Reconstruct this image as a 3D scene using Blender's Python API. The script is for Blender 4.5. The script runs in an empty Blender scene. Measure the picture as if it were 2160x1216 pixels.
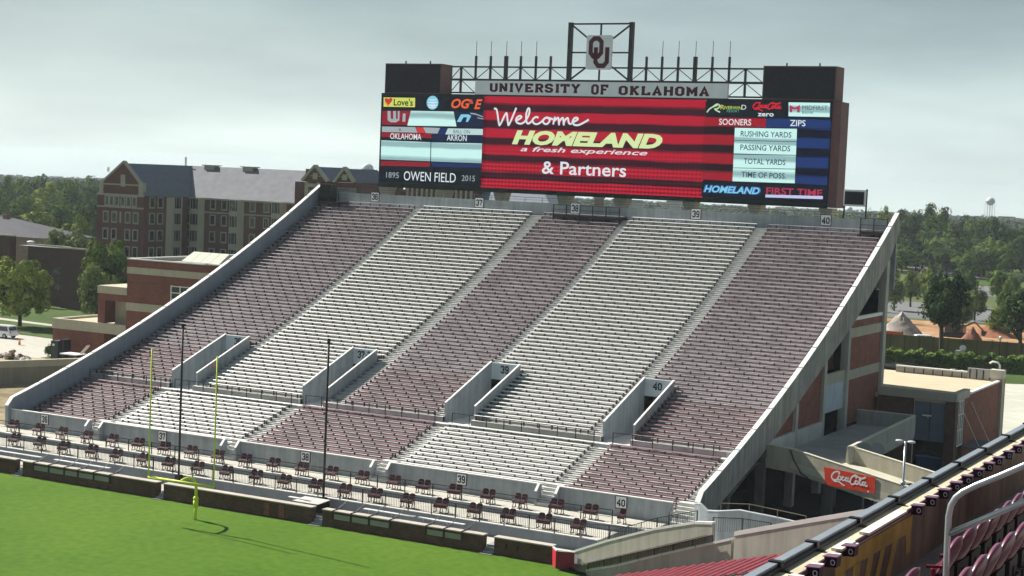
import bpy, math, random
from mathutils import Vector, Matrix, noise
random.seed(7)
R = math.radians
scene = bpy.context.scene
COL = scene.collection
# ------------------------------------------------------------------ camera
CH, CYAW, CPIT, CROL, CF = 25.09, R(-28.33569), R(-3.9033), R(2.42979), 3494.94
CFW = Vector((math.sin(CYAW)*math.cos(CPIT), math.cos(CYAW)*math.cos(CPIT), math.sin(CPIT)))
CRT = Vector((math.cos(CYAW), -math.sin(CYAW), 0))
CUP = CRT.cross(CFW)
cr, sr = math.cos(CROL), math.sin(CROL)
cam_r = CRT*cr + CUP*sr
cam_u = CUP*cr - CRT*sr
cd = bpy.data.cameras.new('camera')
cam = bpy.data.objects.new('camera', cd)
COL.objects.link(cam)
m = Matrix.Identity(4)
for i in range(3):
    m[i][0] = cam_r[i]; m[i][1] = cam_u[i]; m[i][2] = -CFW[i]
m[2][3] = CH
cam.matrix_world = m
cd.sensor_width = 36; cd.lens = CF/2160*36
cd.clip_start = .5; cd.clip_end = 20000
scene.camera = cam
# ------------------------------------------------------------------ light
SUN_EL, SUN_AZ = R(40), R(-8.2)          # direction the light travels in plan, from +X
SUN_DIR = Vector((math.cos(SUN_AZ)*math.cos(SUN_EL), math.sin(SUN_AZ)*math.cos(SUN_EL), -math.sin(SUN_EL)))
sd = bpy.data.lights.new('sun', 'SUN'); sd.energy = 5.0; sd.angle = R(.35); sd.color = (1, .955, .87)
so = bpy.data.objects.new('sun', sd); COL.objects.link(so)
so.rotation_euler = SUN_DIR.to_track_quat('-Z', 'Y').to_euler(); so.location = (-200, 50, 150)
w = bpy.data.worlds.new('World'); scene.world = w; w.use_nodes = True
nt = w.node_tree; nt.nodes.clear()
def N(nt, t, **k):
    n = nt.nodes.new(t)
    for a, b in k.items():
        if a.startswith('i_'):
            n.inputs[a[2:].replace('_', ' ')].default_value = b
        else: setattr(n, a, b)
    return n
L = nt.links.new
sky = N(nt, 'ShaderNodeTexSky', sky_type='NISHITA', sun_disc=False)
sky.sun_elevation = SUN_EL
to_sun = -SUN_DIR
sky.sun_rotation = math.atan2(to_sun.x, to_sun.y)
sky.air_density = 1.3; sky.dust_density = 2.2
bgs = N(nt, 'ShaderNodeBackground'); bgs.inputs['Strength'].default_value = .05
hue = N(nt, 'ShaderNodeHueSaturation'); hue.inputs['Saturation'].default_value = .62
L(sky.outputs[0], hue.inputs['Color']); L(hue.outputs[0], bgs.inputs['Color'])
tc = N(nt, 'ShaderNodeTexCoord')
mp = N(nt, 'ShaderNodeMapping'); mp.inputs['Scale'].default_value = (1.5, 1.5, 6.5)
L(tc.outputs['Generated'], mp.inputs[0])
n1 = N(nt, 'ShaderNodeTexNoise'); n1.inputs['Scale'].default_value = 1.7; n1.inputs['Detail'].default_value = 9; n1.inputs['Roughness'].default_value = .55
n1.inputs['Distortion'].default_value = .6
L(mp.outputs[0], n1.inputs['Vector'])
rp = N(nt, 'ShaderNodeValToRGB'); rp.color_ramp.elements[0].position = .36; rp.color_ramp.elements[1].position = .66
rp.color_ramp.elements[0].color = (.8,)*3+(1,); rp.color_ramp.elements[1].color = (.93,)*3+(1,)
L(n1.outputs['Fac'], rp.inputs[0])
n2 = N(nt, 'ShaderNodeTexNoise'); n2.inputs['Scale'].default_value = 3.2; n2.inputs['Detail'].default_value = 7
L(mp.outputs[0], n2.inputs['Vector'])
rc = N(nt, 'ShaderNodeValToRGB')
rc.color_ramp.elements[0].position = .3; rc.color_ramp.elements[1].position = .72
rc.color_ramp.elements[0].color = (.84, .85, .87, 1); rc.color_ramp.elements[1].color = (1.24, 1.22, 1.20, 1)
L(n2.outputs['Fac'], rc.inputs[0])
bgc = N(nt, 'ShaderNodeBackground'); bgc.inputs['Strength'].default_value = 1.0
# the cloud sheet thins and darkens with height, lowered further above the frame to deepen shadows
sepz = N(nt, 'ShaderNodeSeparateXYZ'); L(tc.outputs['Generated'], sepz.inputs[0])
re_ = N(nt, 'ShaderNodeValToRGB'); ee = re_.color_ramp.elements
ee[0].position = 0; ee[0].color = (.53, .61, .58, 1); ee[1].position = .9; ee[1].color = (.06, .085, .115, 1)
for p_, c_ in ((.03, (.44, .52, .51)), (.07, (.285, .355, .362)), (.115, (.195, .255, .272)), (.25, (.11, .15, .175))):
    q_ = ee.new(p_); q_.color = (*c_, 1)
L(sepz.outputs[2], re_.inputs[0])
mm_ = N(nt, 'ShaderNodeMix', data_type='RGBA', blend_type='MULTIPLY'); mm_.inputs[0].default_value = 1
L(rc.outputs[0], mm_.inputs[6]); L(re_.outputs[0], mm_.inputs[7]); L(mm_.outputs[2], bgc.inputs['Color'])
ms = N(nt, 'ShaderNodeMixShader'); L(rp.outputs[0], ms.inputs[0]); L(bgs.outputs[0], ms.inputs[1]); L(bgc.outputs[0], ms.inputs[2])
wo = N(nt, 'ShaderNodeOutputWorld'); L(ms.outputs[0], wo.inputs['Surface'])
scene.view_settings.view_transform = 'Standard'
scene.view_settings.look = 'None'; scene.view_settings.gamma = 1; scene.view_settings.exposure = .86
scene.view_settings.use_curve_mapping = False
scene.render.engine = 'CYCLES'
scene.cycles.max_bounces = 6; scene.cycles.volume_bounces = 0

# ------------------------------------------------------------------ helpers
def ray(x, y):
    dx, dy = x-1080, y-608
    u = cr*dx + sr*dy; v = -(-sr*dx + cr*dy)
    return CFW*CF + CRT*u + CUP*v
def aty(x, y, Y):
    d = ray(x, y); return Vector((d.x*Y/d.y, Y, CH + d.z*Y/d.y))
def atx(x, y, X):
    d = ray(x, y); return Vector((X, d.y*X/d.x, CH + d.z*X/d.x))
def atz(x, y, z):
    d = ray(x, y); k = (z-CH)/d.z; return Vector((d.x*k, d.y*k, z))
def atp(x, y, P, d):
    n = (-d[1], d[0]); r_ = ray(x, y)
    k = (P[0]*n[0]+P[1]*n[1])/(r_.x*n[0]+r_.y*n[1])
    return Vector((r_.x*k, r_.y*k, CH+r_.z*k))

MATS = {}
def mat(name, col, rough=.75, var=.12, scale=1.5, metal=0., bump=0., kind=None, spec=.3, streak=0., col2=None, emis=None):
    """procedural material: base colour broken by two noises, optional rain streaks and bump"""
    if name in MATS: return MATS[name]
    mt = bpy.data.materials.new(name); mt.use_nodes = True
    t = mt.node_tree; b = t.nodes['Principled BSDF']; l = t.links.new
    b.inputs['Roughness'].default_value = rough; b.inputs['Metallic'].default_value = metal
    b.inputs['Specular IOR Level'].default_value = spec
    g = N(t, 'ShaderNodeNewGeometry')
    a = N(t, 'ShaderNodeTexNoise'); a.inputs['Scale'].default_value = scale; a.inputs['Detail'].default_value = 6; a.inputs['Roughness'].default_value = .6
    l(g.outputs['Position'], a.inputs['Vector'])
    r = N(t, 'ShaderNodeValToRGB')
    c0 = [max(0, c*(1-var)) for c in col]; c1 = [min(1, c*(1+var)) for c in (col2 or col)]
    r.color_ramp.elements[0].position = .3; r.color_ramp.elements[1].position = .7
    r.color_ramp.elements[0].color = (*c0, 1); r.color_ramp.elements[1].color = (*c1, 1)
    l(a.outputs['Fac'], r.inputs[0])
    out = r.outputs[0]
    if streak:
        mpn = N(t, 'ShaderNodeMapping'); mpn.inputs['Scale'].default_value = (2.2, 2.2, .12)
        l(g.outputs['Position'], mpn.inputs[0])
        s = N(t, 'ShaderNodeTexNoise'); s.inputs['Scale'].default_value = 1.3; s.inputs['Detail'].default_value = 5
        l(mpn.outputs[0], s.inputs['Vector'])
        sm = N(t, 'ShaderNodeMapRange'); sm.inputs[1].default_value = .35; sm.inputs[2].default_value = .75
        sm.inputs[3].default_value = 1; sm.inputs[4].default_value = 1-streak
        l(s.outputs['Fac'], sm.inputs[0])
        mx = N(t, 'ShaderNodeMix', data_type='RGBA', blend_type='MULTIPLY'); mx.inputs[0].default_value = 1
        l(out, mx.inputs[6]); l(sm.outputs[0], mx.inputs[7]); out = mx.outputs[2]
    if kind in ('brick', 'brickY'):
        # mortar courses on wall faces: bricks far smaller than a pixel, so colour only
        sp = N(t, 'ShaderNodeSeparateXYZ'); l(g.outputs['Position'], sp.inputs[0])
        ad = N(t, 'ShaderNodeMath', operation='ADD'); l(sp.outputs[0], ad.inputs[0]); l(sp.outputs[1], ad.inputs[1])
        cb = N(t, 'ShaderNodeCombineXYZ'); l(ad.outputs[0], cb.inputs[0]); l(sp.outputs[2], cb.inputs[1])
        bt = N(t, 'ShaderNodeTexBrick'); bt.inputs['Scale'].default_value = 1.0
        bt.inputs['Brick Width'].default_value = .42; bt.inputs['Row Height'].default_value = .16; bt.inputs['Mortar Size'].default_value = .012
        bt.inputs['Color1'].default_value = (1, 1, 1, 1); bt.inputs['Color2'].default_value = (.78, .74, .72, 1); bt.inputs['Mortar'].default_value = (1.25, 1.3, 1.35, 1)
        l(cb.outputs[0], bt.inputs['Vector'])
        mx = N(t, 'ShaderNodeMix', data_type='RGBA', blend_type='MULTIPLY'); mx.inputs[0].default_value = 1
        l(out, mx.inputs[6]); l(bt.outputs['Color'], mx.inputs[7]); out = mx.outputs[2]
    l(out, b.inputs['Base Color'])
    if bump:
        bp = N(t, 'ShaderNodeBump'); bp.inputs['Strength'].default_value = bump; bp.inputs['Distance'].default_value = .05
        n3 = N(t, 'ShaderNodeTexNoise'); n3.inputs['Scale'].default_value = scale*9; n3.inputs['Detail'].default_value = 4
        l(g.outputs['Position'], n3.inputs['Vector']); l(n3.outputs['Fac'], bp.inputs['Height']); l(bp.outputs[0], b.inputs['Normal'])
    if emis:
        b.inputs['Base Color'].default_value = (0, 0, 0, 1)
        for k in list(b.inputs['Base Color'].links): t.links.remove(k)
        b.inputs['Emission Color'].default_value = (*emis, 1); b.inputs['Emission Strength'].default_value = .62
        b.inputs['Base Color'].default_value = (.01, .01, .01, 1)
        b.inputs['Specular IOR Level'].default_value = .1
    MATS[name] = mt
    return mt

def leafmat(name, c0, c1, c2):
    mt = bpy.data.materials.new(name); mt.use_nodes = True
    t = mt.node_tree; b = t.nodes['Principled BSDF']; l = t.links.new
    b.inputs['Roughness'].default_value = .8; b.inputs['Specular IOR Level'].default_value = .04
    oi = N(t, 'ShaderNodeObjectInfo'); g = N(t, 'ShaderNodeNewGeometry')
    n = N(t, 'ShaderNodeTexNoise'); n.inputs['Scale'].default_value = .35; n.inputs['Detail'].default_value = 5
    l(g.outputs['Position'], n.inputs['Vector'])
    wn = N(t, 'ShaderNodeMath', operation='MULTIPLY_ADD'); l(g.outputs['Random Per Island'], wn.inputs[0]); wn.inputs[1].default_value = .36
    l(n.outputs['Fac'], wn.inputs[2])
    m2 = N(t, 'ShaderNodeMath', operation='MULTIPLY_ADD'); l(oi.outputs['Random'], m2.inputs[0]); m2.inputs[1].default_value = .2; l(wn.outputs[0], m2.inputs[2])
    r = N(t, 'ShaderNodeValToRGB'); e = r.color_ramp.elements
    e[0].position = .5; e[0].color = (*c0, 1); e[1].position = .88; e[1].color = (*c2, 1)
    x = e.new(.68); x.color = (*c1, 1)
    l(m2.outputs[0], r.inputs[0]); l(r.outputs[0], b.inputs['Base Color'])
    tr = N(t, 'ShaderNodeBsdfTranslucent'); l(r.outputs[0], tr.inputs['Color'])
    mx = N(t, 'ShaderNodeMixShader'); mx.inputs[0].default_value = .1
    l(b.outputs[0], mx.inputs[1]); l(tr.outputs[0], mx.inputs[2]); l(mx.outputs[0], t.nodes['Material Output'].inputs[0])
    MATS[name] = mt
    return mt

def tag(o, label=None, cat=None, group=None, kind=None):
    if label: o['label'] = label
    if cat: o['category'] = cat
    if group: o['group'] = group
    if kind: o['kind'] = kind
    return o
def thing(name, label, cat, loc=(0, 0, 0), group=None, rz=0):
    o = bpy.data.objects.new(name, None); COL.objects.link(o); o.location = loc; o.rotation_euler.z = rz
    o.empty_display_size = .3
    return tag(o, label, cat, group)
def copy_tree(o, parent=None):
    c = o.copy(); COL.objects.link(c)
    if parent is not None: c.parent = parent
    for ch in o.children: copy_tree(ch, c)
    return c

class MB:
    """mesh collector: every shape added becomes one mesh object on build()"""
    def __init__(s): s.v = []; s.f = []; s.mi = []
    def add(s, vs, fs, mi=0):
        n = len(s.v); s.v += [tuple(p) for p in vs]; s.f += [tuple(i+n for i in f) for f in fs]; s.mi += [mi]*len(fs); return s
    def box(s, x0, x1, y0, y1, z0, z1, mi=0):
        vs = [(x, y, z) for z in (z0, z1) for y in (y0, y1) for x in (x0, x1)]
        return s.add(vs, [(0, 2, 3, 1), (4, 5, 7, 6), (0, 1, 5, 4), (2, 6, 7, 3), (0, 4, 6, 2), (1, 3, 7, 5)], mi)
    def obox(s, c, hx, hy, hz, rz=0, mi=0, mt=None):
        M_ = mt or Matrix.Rotation(rz, 3, 'Z'); c = Vector(c)
        vs = [c + M_ @ Vector((x*hx, y*hy, z*hz)) for z in (-1, 1) for y in (-1, 1) for x in (-1, 1)]
        return s.add(vs, [(0, 2, 3, 1), (4, 5, 7, 6), (0, 1, 5, 4), (2, 6, 7, 3), (0, 4, 6, 2), (1, 3, 7, 5)], mi)
    def bar(s, a, b, w=.1, h=None, mi=0):
        """square bar from a to b"""
        a = Vector(a); b = Vector(b); d = (b-a).normalized(); h = h or w
        u = d.cross(Vector((0, 0, 1)))
        if u.length < 1e-3: u = Vector((1, 0, 0))
        u.normalize(); v = u.cross(d).normalized()
        vs = [p + u*i*w/2 + v*j*h/2 for p in (a, b) for i, j in ((-1, -1), (1, -1), (1, 1), (-1, 1))]
        return s.add(vs, [(0, 1, 2, 3), (7, 6, 5, 4), (0, 4, 5, 1), (1, 5, 6, 2), (2, 6, 7, 3), (3, 7, 4, 0)], mi)
    def tube(s, pts, r=.05, n=8, mi=0, taper=None):
        pts = [Vector(p) for p in pts]; rings = []
        for i, p in enumerate(pts):
            d = (pts[min(i+1, len(pts)-1)] - pts[max(i-1, 0)]).normalized()
            u = d.cross(Vector((.13, .9, .3)));
            if u.length < 1e-2: u = d.cross(Vector((1, 0, 0)))
            u.normalize(); v = d.cross(u)
            rr = r if taper is None else r + (taper-r)*i/(len(pts)-1)
            rings.append([p + (u*math.cos(k*2*math.pi/n) + v*math.sin(k*2*math.pi/n))*rr for k in range(n)])
        vs = [p for q in rings for p in q]; fs = []
        for i in range(len(pts)-1):
            for k in range(n):
                a = i*n+k; b_ = i*n+(k+1) % n
                fs.append((a, b_, b_+n, a+n))
        fs.append(tuple(range(n))[::-1]); fs.append(tuple(range((len(pts)-1)*n, len(pts)*n)))
        return s.add(vs, fs, mi)
    def prism(s, poly, d, mi=0):
        """planar polygon (3D points) pushed along vector d"""
        d = Vector(d); P = [Vector(p) for p in poly]; n = len(P)
        fs = [tuple(range(n)), tuple(range(2*n-1, n-1, -1))] + [(i, i+n, (i+1) % n+n, (i+1) % n) for i in range(n)]
        return s.add(P + [p+d for p in P], fs, mi)
    def quad(s, *p, mi=0): return s.add(p, [tuple(range(len(p)))], mi)
    def ball(s, c, rx, ry, rz, n=12, m_=8, mi=0):
        vs = []; fs = []
        for i in range(m_+1):
            t = math.pi*i/m_
            for k in range(n):
                a = 2*math.pi*k/n
                vs.append((c[0]+rx*math.sin(t)*math.cos(a), c[1]+ry*math.sin(t)*math.sin(a), c[2]+rz*math.cos(t)))
        for i in range(m_):
            for k in range(n):
                fs.append((i*n+k, (i+1)*n+k, (i+1)*n+(k+1) % n, i*n+(k+1) % n))
        return s.add(vs, fs, mi)
    def build(s, name, m_, parent=None, smooth=False, loc=None):
        me = bpy.data.meshes.new(name); me.from_pydata(s.v, [], s.f)
        for q in (m_ if isinstance(m_, (list, tuple)) else [m_]): me.materials.append(q)
        me.polygons.foreach_set('material_index', s.mi)
        if smooth: me.polygons.foreach_set('use_smooth', [True]*len(s.f))
        me.update()
        o = bpy.data.objects.new(name, me); COL.objects.link(o)
        if parent is not None: o.parent = parent; o.matrix_parent_inverse = Matrix.Translation(-Vector(parent.location)) if parent.rotation_euler.z == 0 else parent_inv(parent)
        return o
def parent_inv(p):
    return (Matrix.Translation(p.location) @ p.rotation_euler.to_matrix().to_4x4()).inverted()
def bevel(o, wd=.01, seg=1):
    b = o.modifiers.new('bevel', 'BEVEL'); b.width = wd; b.segments = seg; b.limit_method = 'ANGLE'; return o

# text ----------------------------------------------------------------
def text_mesh(s, shear=0, off=0):
    c = bpy.data.curves.new('t', 'FONT'); c.body = s; c.shear = shear; c.offset = off; c.resolution_u = 3; c.fill_mode = 'FRONT'
    o = bpy.data.objects.new('t', c); COL.objects.link(o)
    bpy.context.view_layer.update()
    dg = bpy.context.evaluated_depsgraph_get()
    me = bpy.data.meshes.new_from_object(o.evaluated_get(dg))
    vs = [v.co.copy() for v in me.vertices]; fs = [tuple(p.vertices) for p in me.polygons]
    bpy.data.objects.remove(o); bpy.data.curves.remove(c); bpy.data.meshes.remove(me)
    return vs, fs
def put2d(vs2, fs, O, U, V, name, m_, parent, fit=None):
    """place 2D points on a plane: origin O, axes U,V (scaled); fit=(w,h) scales the bounding box"""
    if fit:
        x0 = min(v[0] for v in vs2); x1 = max(v[0] for v in vs2); y0 = min(v[1] for v in vs2); y1 = max(v[1] for v in vs2)
        kx = fit[0]/(x1-x0); ky = fit[1]/(y1-y0)
        vs2 = [((v[0]-x0)*kx, (v[1]-y0)*ky) for v in vs2]
    O = Vector(O); U = Vector(U); V = Vector(V)
    b = MB(); b.add([O + U*v[0] + V*v[1] for v in vs2], fs)
    return b.build(name, m_, parent)
def strip(pts, wd, closed=False):
    """mitred ribbon along a 2D polyline"""
    n = len(pts); L_, R_ = [], []
    for i, p in enumerate(pts):
        a = pts[(i-1) % n] if (closed or i > 0) else None; c = pts[(i+1) % n] if (closed or i < n-1) else None
        def nn(p, q):
            dx, dy = q[0]-p[0], q[1]-p[1]; l_ = math.hypot(dx, dy) or 1e-6; return (-dy/l_, dx/l_)
        if a is None: nx, ny = nn(p, c); k = 1
        elif c is None: nx, ny = nn(a, p); k = 1
        else:
            n1_ = nn(a, p); n2_ = nn(p, c); nx, ny = n1_[0]+n2_[0], n1_[1]+n2_[1]; l_ = math.hypot(nx, ny) or 1e-6
            nx /= l_; ny /= l_; k = 1/max(.45, nx*n1_[0]+ny*n1_[1])
        h = wd/2*k
        L_.append((p[0]+nx*h, p[1]+ny*h)); R_.append((p[0]-nx*h, p[1]-ny*h))
    vs = L_+R_; m_ = n if closed else n-1
    return vs, [(i, (i+1) % n, (i+1) % n+n, i+n) for i in range(m_)]
def smooth_line(pts, k=5):
    out = []
    P = [pts[0]]+list(pts)+[pts[-1]]
    for i in range(1, len(P)-2):
        for j in range(k):
            t = j/k
            out.append(tuple(.5*((2*P[i][d])+(-P[i-1][d]+P[i+1][d])*t+(2*P[i-1][d]-5*P[i][d]+4*P[i+1][d]-P[i+2][d])*t*t+(-P[i-1][d]+3*P[i][d]-3*P[i+1][d]+P[i+2][d])*t**3) for d in (0, 1)))
    out.append(pts[-1]); return out
def join2(parts):
    V_, F_ = [], []
    for vs, fs in parts:
        n = len(V_); V_ += [tuple(v)[:2] for v in vs]; F_ += [tuple(i+n for i in f) for f in fs]
    return V_, F_
# block (varsity) letters: centre lines on a 4 x 6 grid, serifs as short bars
def oct_(x0, y0, x1, y1, c=.9): return [(x0+c, y0), (x1-c, y0), (x1, y0+c), (x1, y1-c), (x1-c, y1), (x0+c, y1), (x0, y1-c), (x0, y0+c)]
LT = {
 'U': [[(.6, 6), (.6, .9), (1.4, 0.1), (2.9, .1), (3.7, .9), (3.7, 6)], [(-.2, 5.75), (1.4, 5.75)], [(2.9, 5.75), (4.5, 5.75)]],
 'N': [[(.6, -.2), (.6, 6.1)], [(.6, 6.0), (3.7, 0)], [(3.7, -.1), (3.7, 6.2)], [(-.2, .05), (1.4, .05)], [(2.9, 5.9), (4.5, 5.9)], [(-.2, 5.9), (1., 5.9)]],
 'I': [[(1.2, -.2), (1.2, 6.2)], [(.2, .05), (2.2, .05)], [(.2, 5.95), (2.2, 5.95)]],
 'V': [[(.5, 6), (2.1, .1), (3.7, 6)], [(-.3, 5.95), (1.4, 5.95)], [(2.9, 5.95), (4.6, 5.95)]],
 'E': [[(.8, -.2), (.8, 6.2)], [(-.1, .1), (3.9, .1), (3.9, 1.4)], [(-.1, 5.9), (3.8, 5.9), (3.8, 4.7)], [(.8, 3), (2.8, 3)], [(2.7, 2.3), (2.7, 3.7)]],
 'R': [[(.8, -.2), (.8, 6.2)], [(-.1, 5.9), (2.9, 5.9), (3.7, 5.2), (3.7, 3.6), (2.9, 2.9), (.8, 2.9)], [(2.4, 2.9), (3.8, .05), (4.5, .05)], [(-.1, .05), (1.7, .05)]],
 'S': [[(3.6, 4.4), (3.6, 5.2), (2.9, 5.95), (1.2, 5.95), (.5, 5.2), (.5, 3.9), (1.2, 3.2), (3., 2.8), (3.7, 2.1), (3.7, .9), (3, .1), (1.2, .1), (.5, .9), (.5, 1.8)]],
 'T': [[(2.1, -.2), (2.1, 6.2)], [(.2, 4.4), (.2, 5.9), (4, 5.9), (4, 4.4)], [(1.1, .05), (3.1, .05)]],
 'Y': [[(.5, 6), (2.1, 3), (3.7, 6)], [(2.1, 3.2), (2.1, -.2)], [(-.3, 5.95), (1.3, 5.95)], [(2.9, 5.95), (4.5, 5.95)], [(1.1, .05), (3.1, .05)]],
 'O': ['o'], 'F': [[(.8, -.2), (.8, 6.2)], [(-.1, 5.9), (3.9, 5.9), (3.9, 4.4)], [(.8, 3), (2.8, 3)], [(2.7, 2.3), (2.7, 3.7)], [(-.1, .05), (1.8, .05)]],
 'K': [[(.8, -.2), (.8, 6.2)], [(.8, 2.6), (3.5, 5.9)], [(1.8, 3.6), (3.7, 0)], [(-.1, .05), (1.7, .05)], [(-.1, 5.95), (1.7, 5.95)], [(2.6, 5.95), (4.5, 5.95)], [(2.8, .05), (4.6, .05)]],
 'L': [[(.9, -.2), (.9, 6.2)], [(0, .1), (3.9, .1), (3.9, 1.8)], [(0, 5.95), (1.9, 5.95)]],
 'A': [[(.5, 0), (2.1, 6), (3.7, 0)], [(1, 1.7), (3.2, 1.7)], [(-.3, .05), (1.4, .05)], [(2.8, .05), (4.5, .05)]],
 'H': [[(.6, -.2), (.6, 6.2)], [(3.7, -.2), (3.7, 6.2)], [(.6, 3), (3.7, 3)], [(-.2, .05), (1.4, .05)], [(2.9, .05), (4.5, .05)], [(-.2, 5.95), (1.4, 5.95)], [(2.9, 5.95), (4.5, 5.95)]],
 'M': [[(.6, -.2), (.6, 6.1)], [(4.4, -.2), (4.4, 6.1)], [(.6, 6), (2.5, 2), (4.4, 6)], [(-.2, .05), (1.4, .05)], [(3.6, .05), (5.2, .05)], [(-.3, 5.95), (.7, 5.95)], [(4.3, 5.95), (5.3, 5.95)]],
 '3': [[(.4, 4.6), (.4, 5.2), (1.2, 6), (3, 6), (3.7, 5.2), (3.7, 3.8), (2.9, 3.05), (1.7, 3.05)], [(2.6, 3.05), (3, 3.05), (3.7, 2.3), (3.7, .8), (3, 0), (1.2, 0), (.4, .8), (.4, 1.4)]],
 '6': [[(3.6, 4.8), (3.6, 5.2), (2.9, 6), (1.2, 6), (.5, 5.2), (.5, .8), (1.2, 0), (2.9, 0), (3.6, .8), (3.6, 2.6), (2.9, 3.4), (.5, 3.4)]],
 '7': [[(.4, 4.7), (.4, 5.9), (3.7, 5.9), (3.7, 4.8), (2.1, 2.2), (2.1, -.2)]],
 '8': [[(1.2, 6), (2.9, 6), (3.6, 5.3), (3.6, 3.8), (2.9, 3.1), (1.2, 3.1), (.5, 3.8), (.5, 5.3), (1.2, 6)], [(1.2, 3.0), (2.9, 3.0), (3.7, 2.3), (3.7, .7), (2.9, 0), (1.2, 0), (.4, .7), (.4, 2.3), (1.2, 3.0)]],
 '9': [[(.5, 1.2), (.5, .8), (1.2, 0), (2.9, 0), (3.6, .8), (3.6, 5.2), (2.9, 6), (1.2, 6), (.5, 5.2), (.5, 3.4), (1.2, 2.7), (3.6, 2.7)]],
 '4': [[(2.9, -.2), (2.9, 6), (.3, 2.4), (.3, 1.7), (4.2, 1.7)], [(1.9, .0), (3.9, .0)]],
 '0': ['o'], '-': [[(.6, 2.9), (2.4, 2.9)]],
}
def block(s, wd=1.1, gap=1.5):
    """returns list of stroke layers so that crossing strokes can be put 3 mm apart"""
    x = 0; out = []
    for ch in s:
        if ch == ' ': x += 3.4; continue
        g = LT[ch]; wid = 0
        for k, st in enumerate(g):
            if st == 'o': vs, fs = strip(oct_(.5, 0, 3.7, 6), wd, True)
            else: vs, fs = strip(st, wd)
            out.append(([(a+x, b) for a, b in vs], fs, k)); wid = max([wid]+[a for a, b in vs])
        x += wid + gap*.55
    return out
def put_block(s, O, U, V, w_, h_, name, m_, parent, wd=1.1, gap=1.5, nrm=(0, -1, 0)):
    ly = block(s, wd, gap)
    xs = [a for v, f, k in ly for a, b in v]; ys = [b for v, f, k in ly for a, b in v]
    x0, x1, y0, y1 = min(xs), max(xs), min(ys), max(ys)
    O = Vector(O); U = Vector(U); V = Vector(V); nv = Vector(nrm); b = MB()
    for vs, fs, k in ly:
        b.add([O + U*((a-x0)/(x1-x0)*w_) + V*((c-y0)/(y1-y0)*h_) + nv*(.004*k) for a, c in vs], fs)
    return b.build(name, m_, parent)

# ------------------------------------------------------------------ materials
CONC = mat('concrete_walls', (.35, .38, .40), .9, .14, .7, bump=.25, streak=.26)
CONCL = mat('concrete_light', (.52, .515, .49), .85, .12, .7, streak=.1)
TREAD = mat('concrete_treads', (.60, .585, .565), .9, .2, 1.3, bump=.2)
CAP = mat('wall_cap', (.78, .77, .74), .6, .06, 2)
CREAM = mat('cream_concrete', (.44, .41, .32), .85, .14, .6, bump=.2, streak=.22)
BEAM = mat('stringer_concrete', (.37, .36, .335), .9, .2, .5, bump=.25, streak=.45)
ALU = mat('aluminium_bench', (.68, .685, .675), .45, .1, 1.5, metal=.0, spec=.6)
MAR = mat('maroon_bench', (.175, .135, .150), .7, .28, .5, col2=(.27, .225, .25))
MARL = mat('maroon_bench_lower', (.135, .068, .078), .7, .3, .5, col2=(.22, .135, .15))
MARC = mat('maroon_chair', (.062, .012, .018), .45, .15, 4)
BRICK = mat('red_brick', (.225, .088, .064), .9, .22, 1.2, kind='brick')
BRICKD = mat('dark_brick', (.105, .058, .045), .9, .25, 1.5, kind='brick')
BAND = mat('limestone_band', (.43, .405, .33), .85, .1, 1, streak=.15)
STEEL = mat('dark_steel', (.045, .040, .048), .5, .2, 3, metal=.3)
BLACK = mat('black_metal', (.015, .015, .018), .5, .2, 2)
GALV = mat('galvanised_pipe', (.42, .46, .50), .35, .1, 8, metal=.75)
YEL = mat('yellow_paint', (.62, .72, .07), .4, .06, 3)
WHITE = mat('white_paint', (.78, .79, .80), .5, .05, 2)
NUM = mat('number_ink', (.025, .018, .045), .6, .1, 3)
GLASS = mat('dark_glass', (.02, .028, .035), .12, .3, .6, spec=.8)
# ================================================================== SETTING: ground
def ground_mat(name, c0, c1, c2, s1=.02, s2=.4):
    mt = bpy.data.materials.new(name); mt.use_nodes = True; t = mt.node_tree; b = t.nodes['Principled BSDF']; l = t.links.new
    b.inputs['Roughness'].default_value = .95; b.inputs['Specular IOR Level'].default_value = .1
    g = N(t, 'ShaderNodeNewGeometry')
    a = N(t, 'ShaderNodeTexNoise'); a.inputs['Scale'].default_value = s1; a.inputs['Detail'].default_value = 8
    c = N(t, 'ShaderNodeTexNoise'); c.inputs['Scale'].default_value = s2; c.inputs['Detail'].default_value = 8
    l(g.outputs['Position'], a.inputs['Vector']); l(g.outputs['Position'], c.inputs['Vector'])
    r = N(t, 'ShaderNodeValToRGB'); e = r.color_ramp.elements
    e[0].position = .35; e[0].color = (*c0, 1); e[1].position = .68; e[1].color = (*c2, 1); x = e.new(.5); x.color = (*c1, 1)
    av = N(t, 'ShaderNodeMath', operation='MULTIPLY_ADD'); l(c.outputs['Fac'], av.inputs[0]); av.inputs[1].default_value = .5
    h = N(t, 'ShaderNodeMath', operation='MULTIPLY'); l(a.outputs['Fac'], h.inputs[0]); h.inputs[1].default_value = .5
    l(h.outputs[0], av.inputs[2]); l(av.outputs[0], r.inputs[0]); l(r.outputs[0], b.inputs['Base Color'])
    MATS[name] = mt; return mt
GRASSY = ground_mat('dry_campus_ground', (.05, .08, .025), (.085, .11, .04), (.15, .145, .08))
YARD = ground_mat('pale_concrete_yard', (.40, .40, .33), (.47, .47, .40), (.54, .54, .47), .05, .5)
ROADM = ground_mat('sunlit_road', (.40, .38, .33), (.46, .44, .39), (.52, .5, .45), .05, 1)
ASPH = ground_mat('asphalt', (.13, .135, .14), (.17, .175, .18), (.2, .2, .2), .05, 1)
DIRT = ground_mat('orange_dirt', (.26, .13, .06), (.34, .19, .10), (.45, .33, .2), .06, .5)
LAWN = ground_mat('lawn_green', (.04, .075, .018), (.06, .10, .025), (.10, .135, .04), .05, .8)
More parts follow.
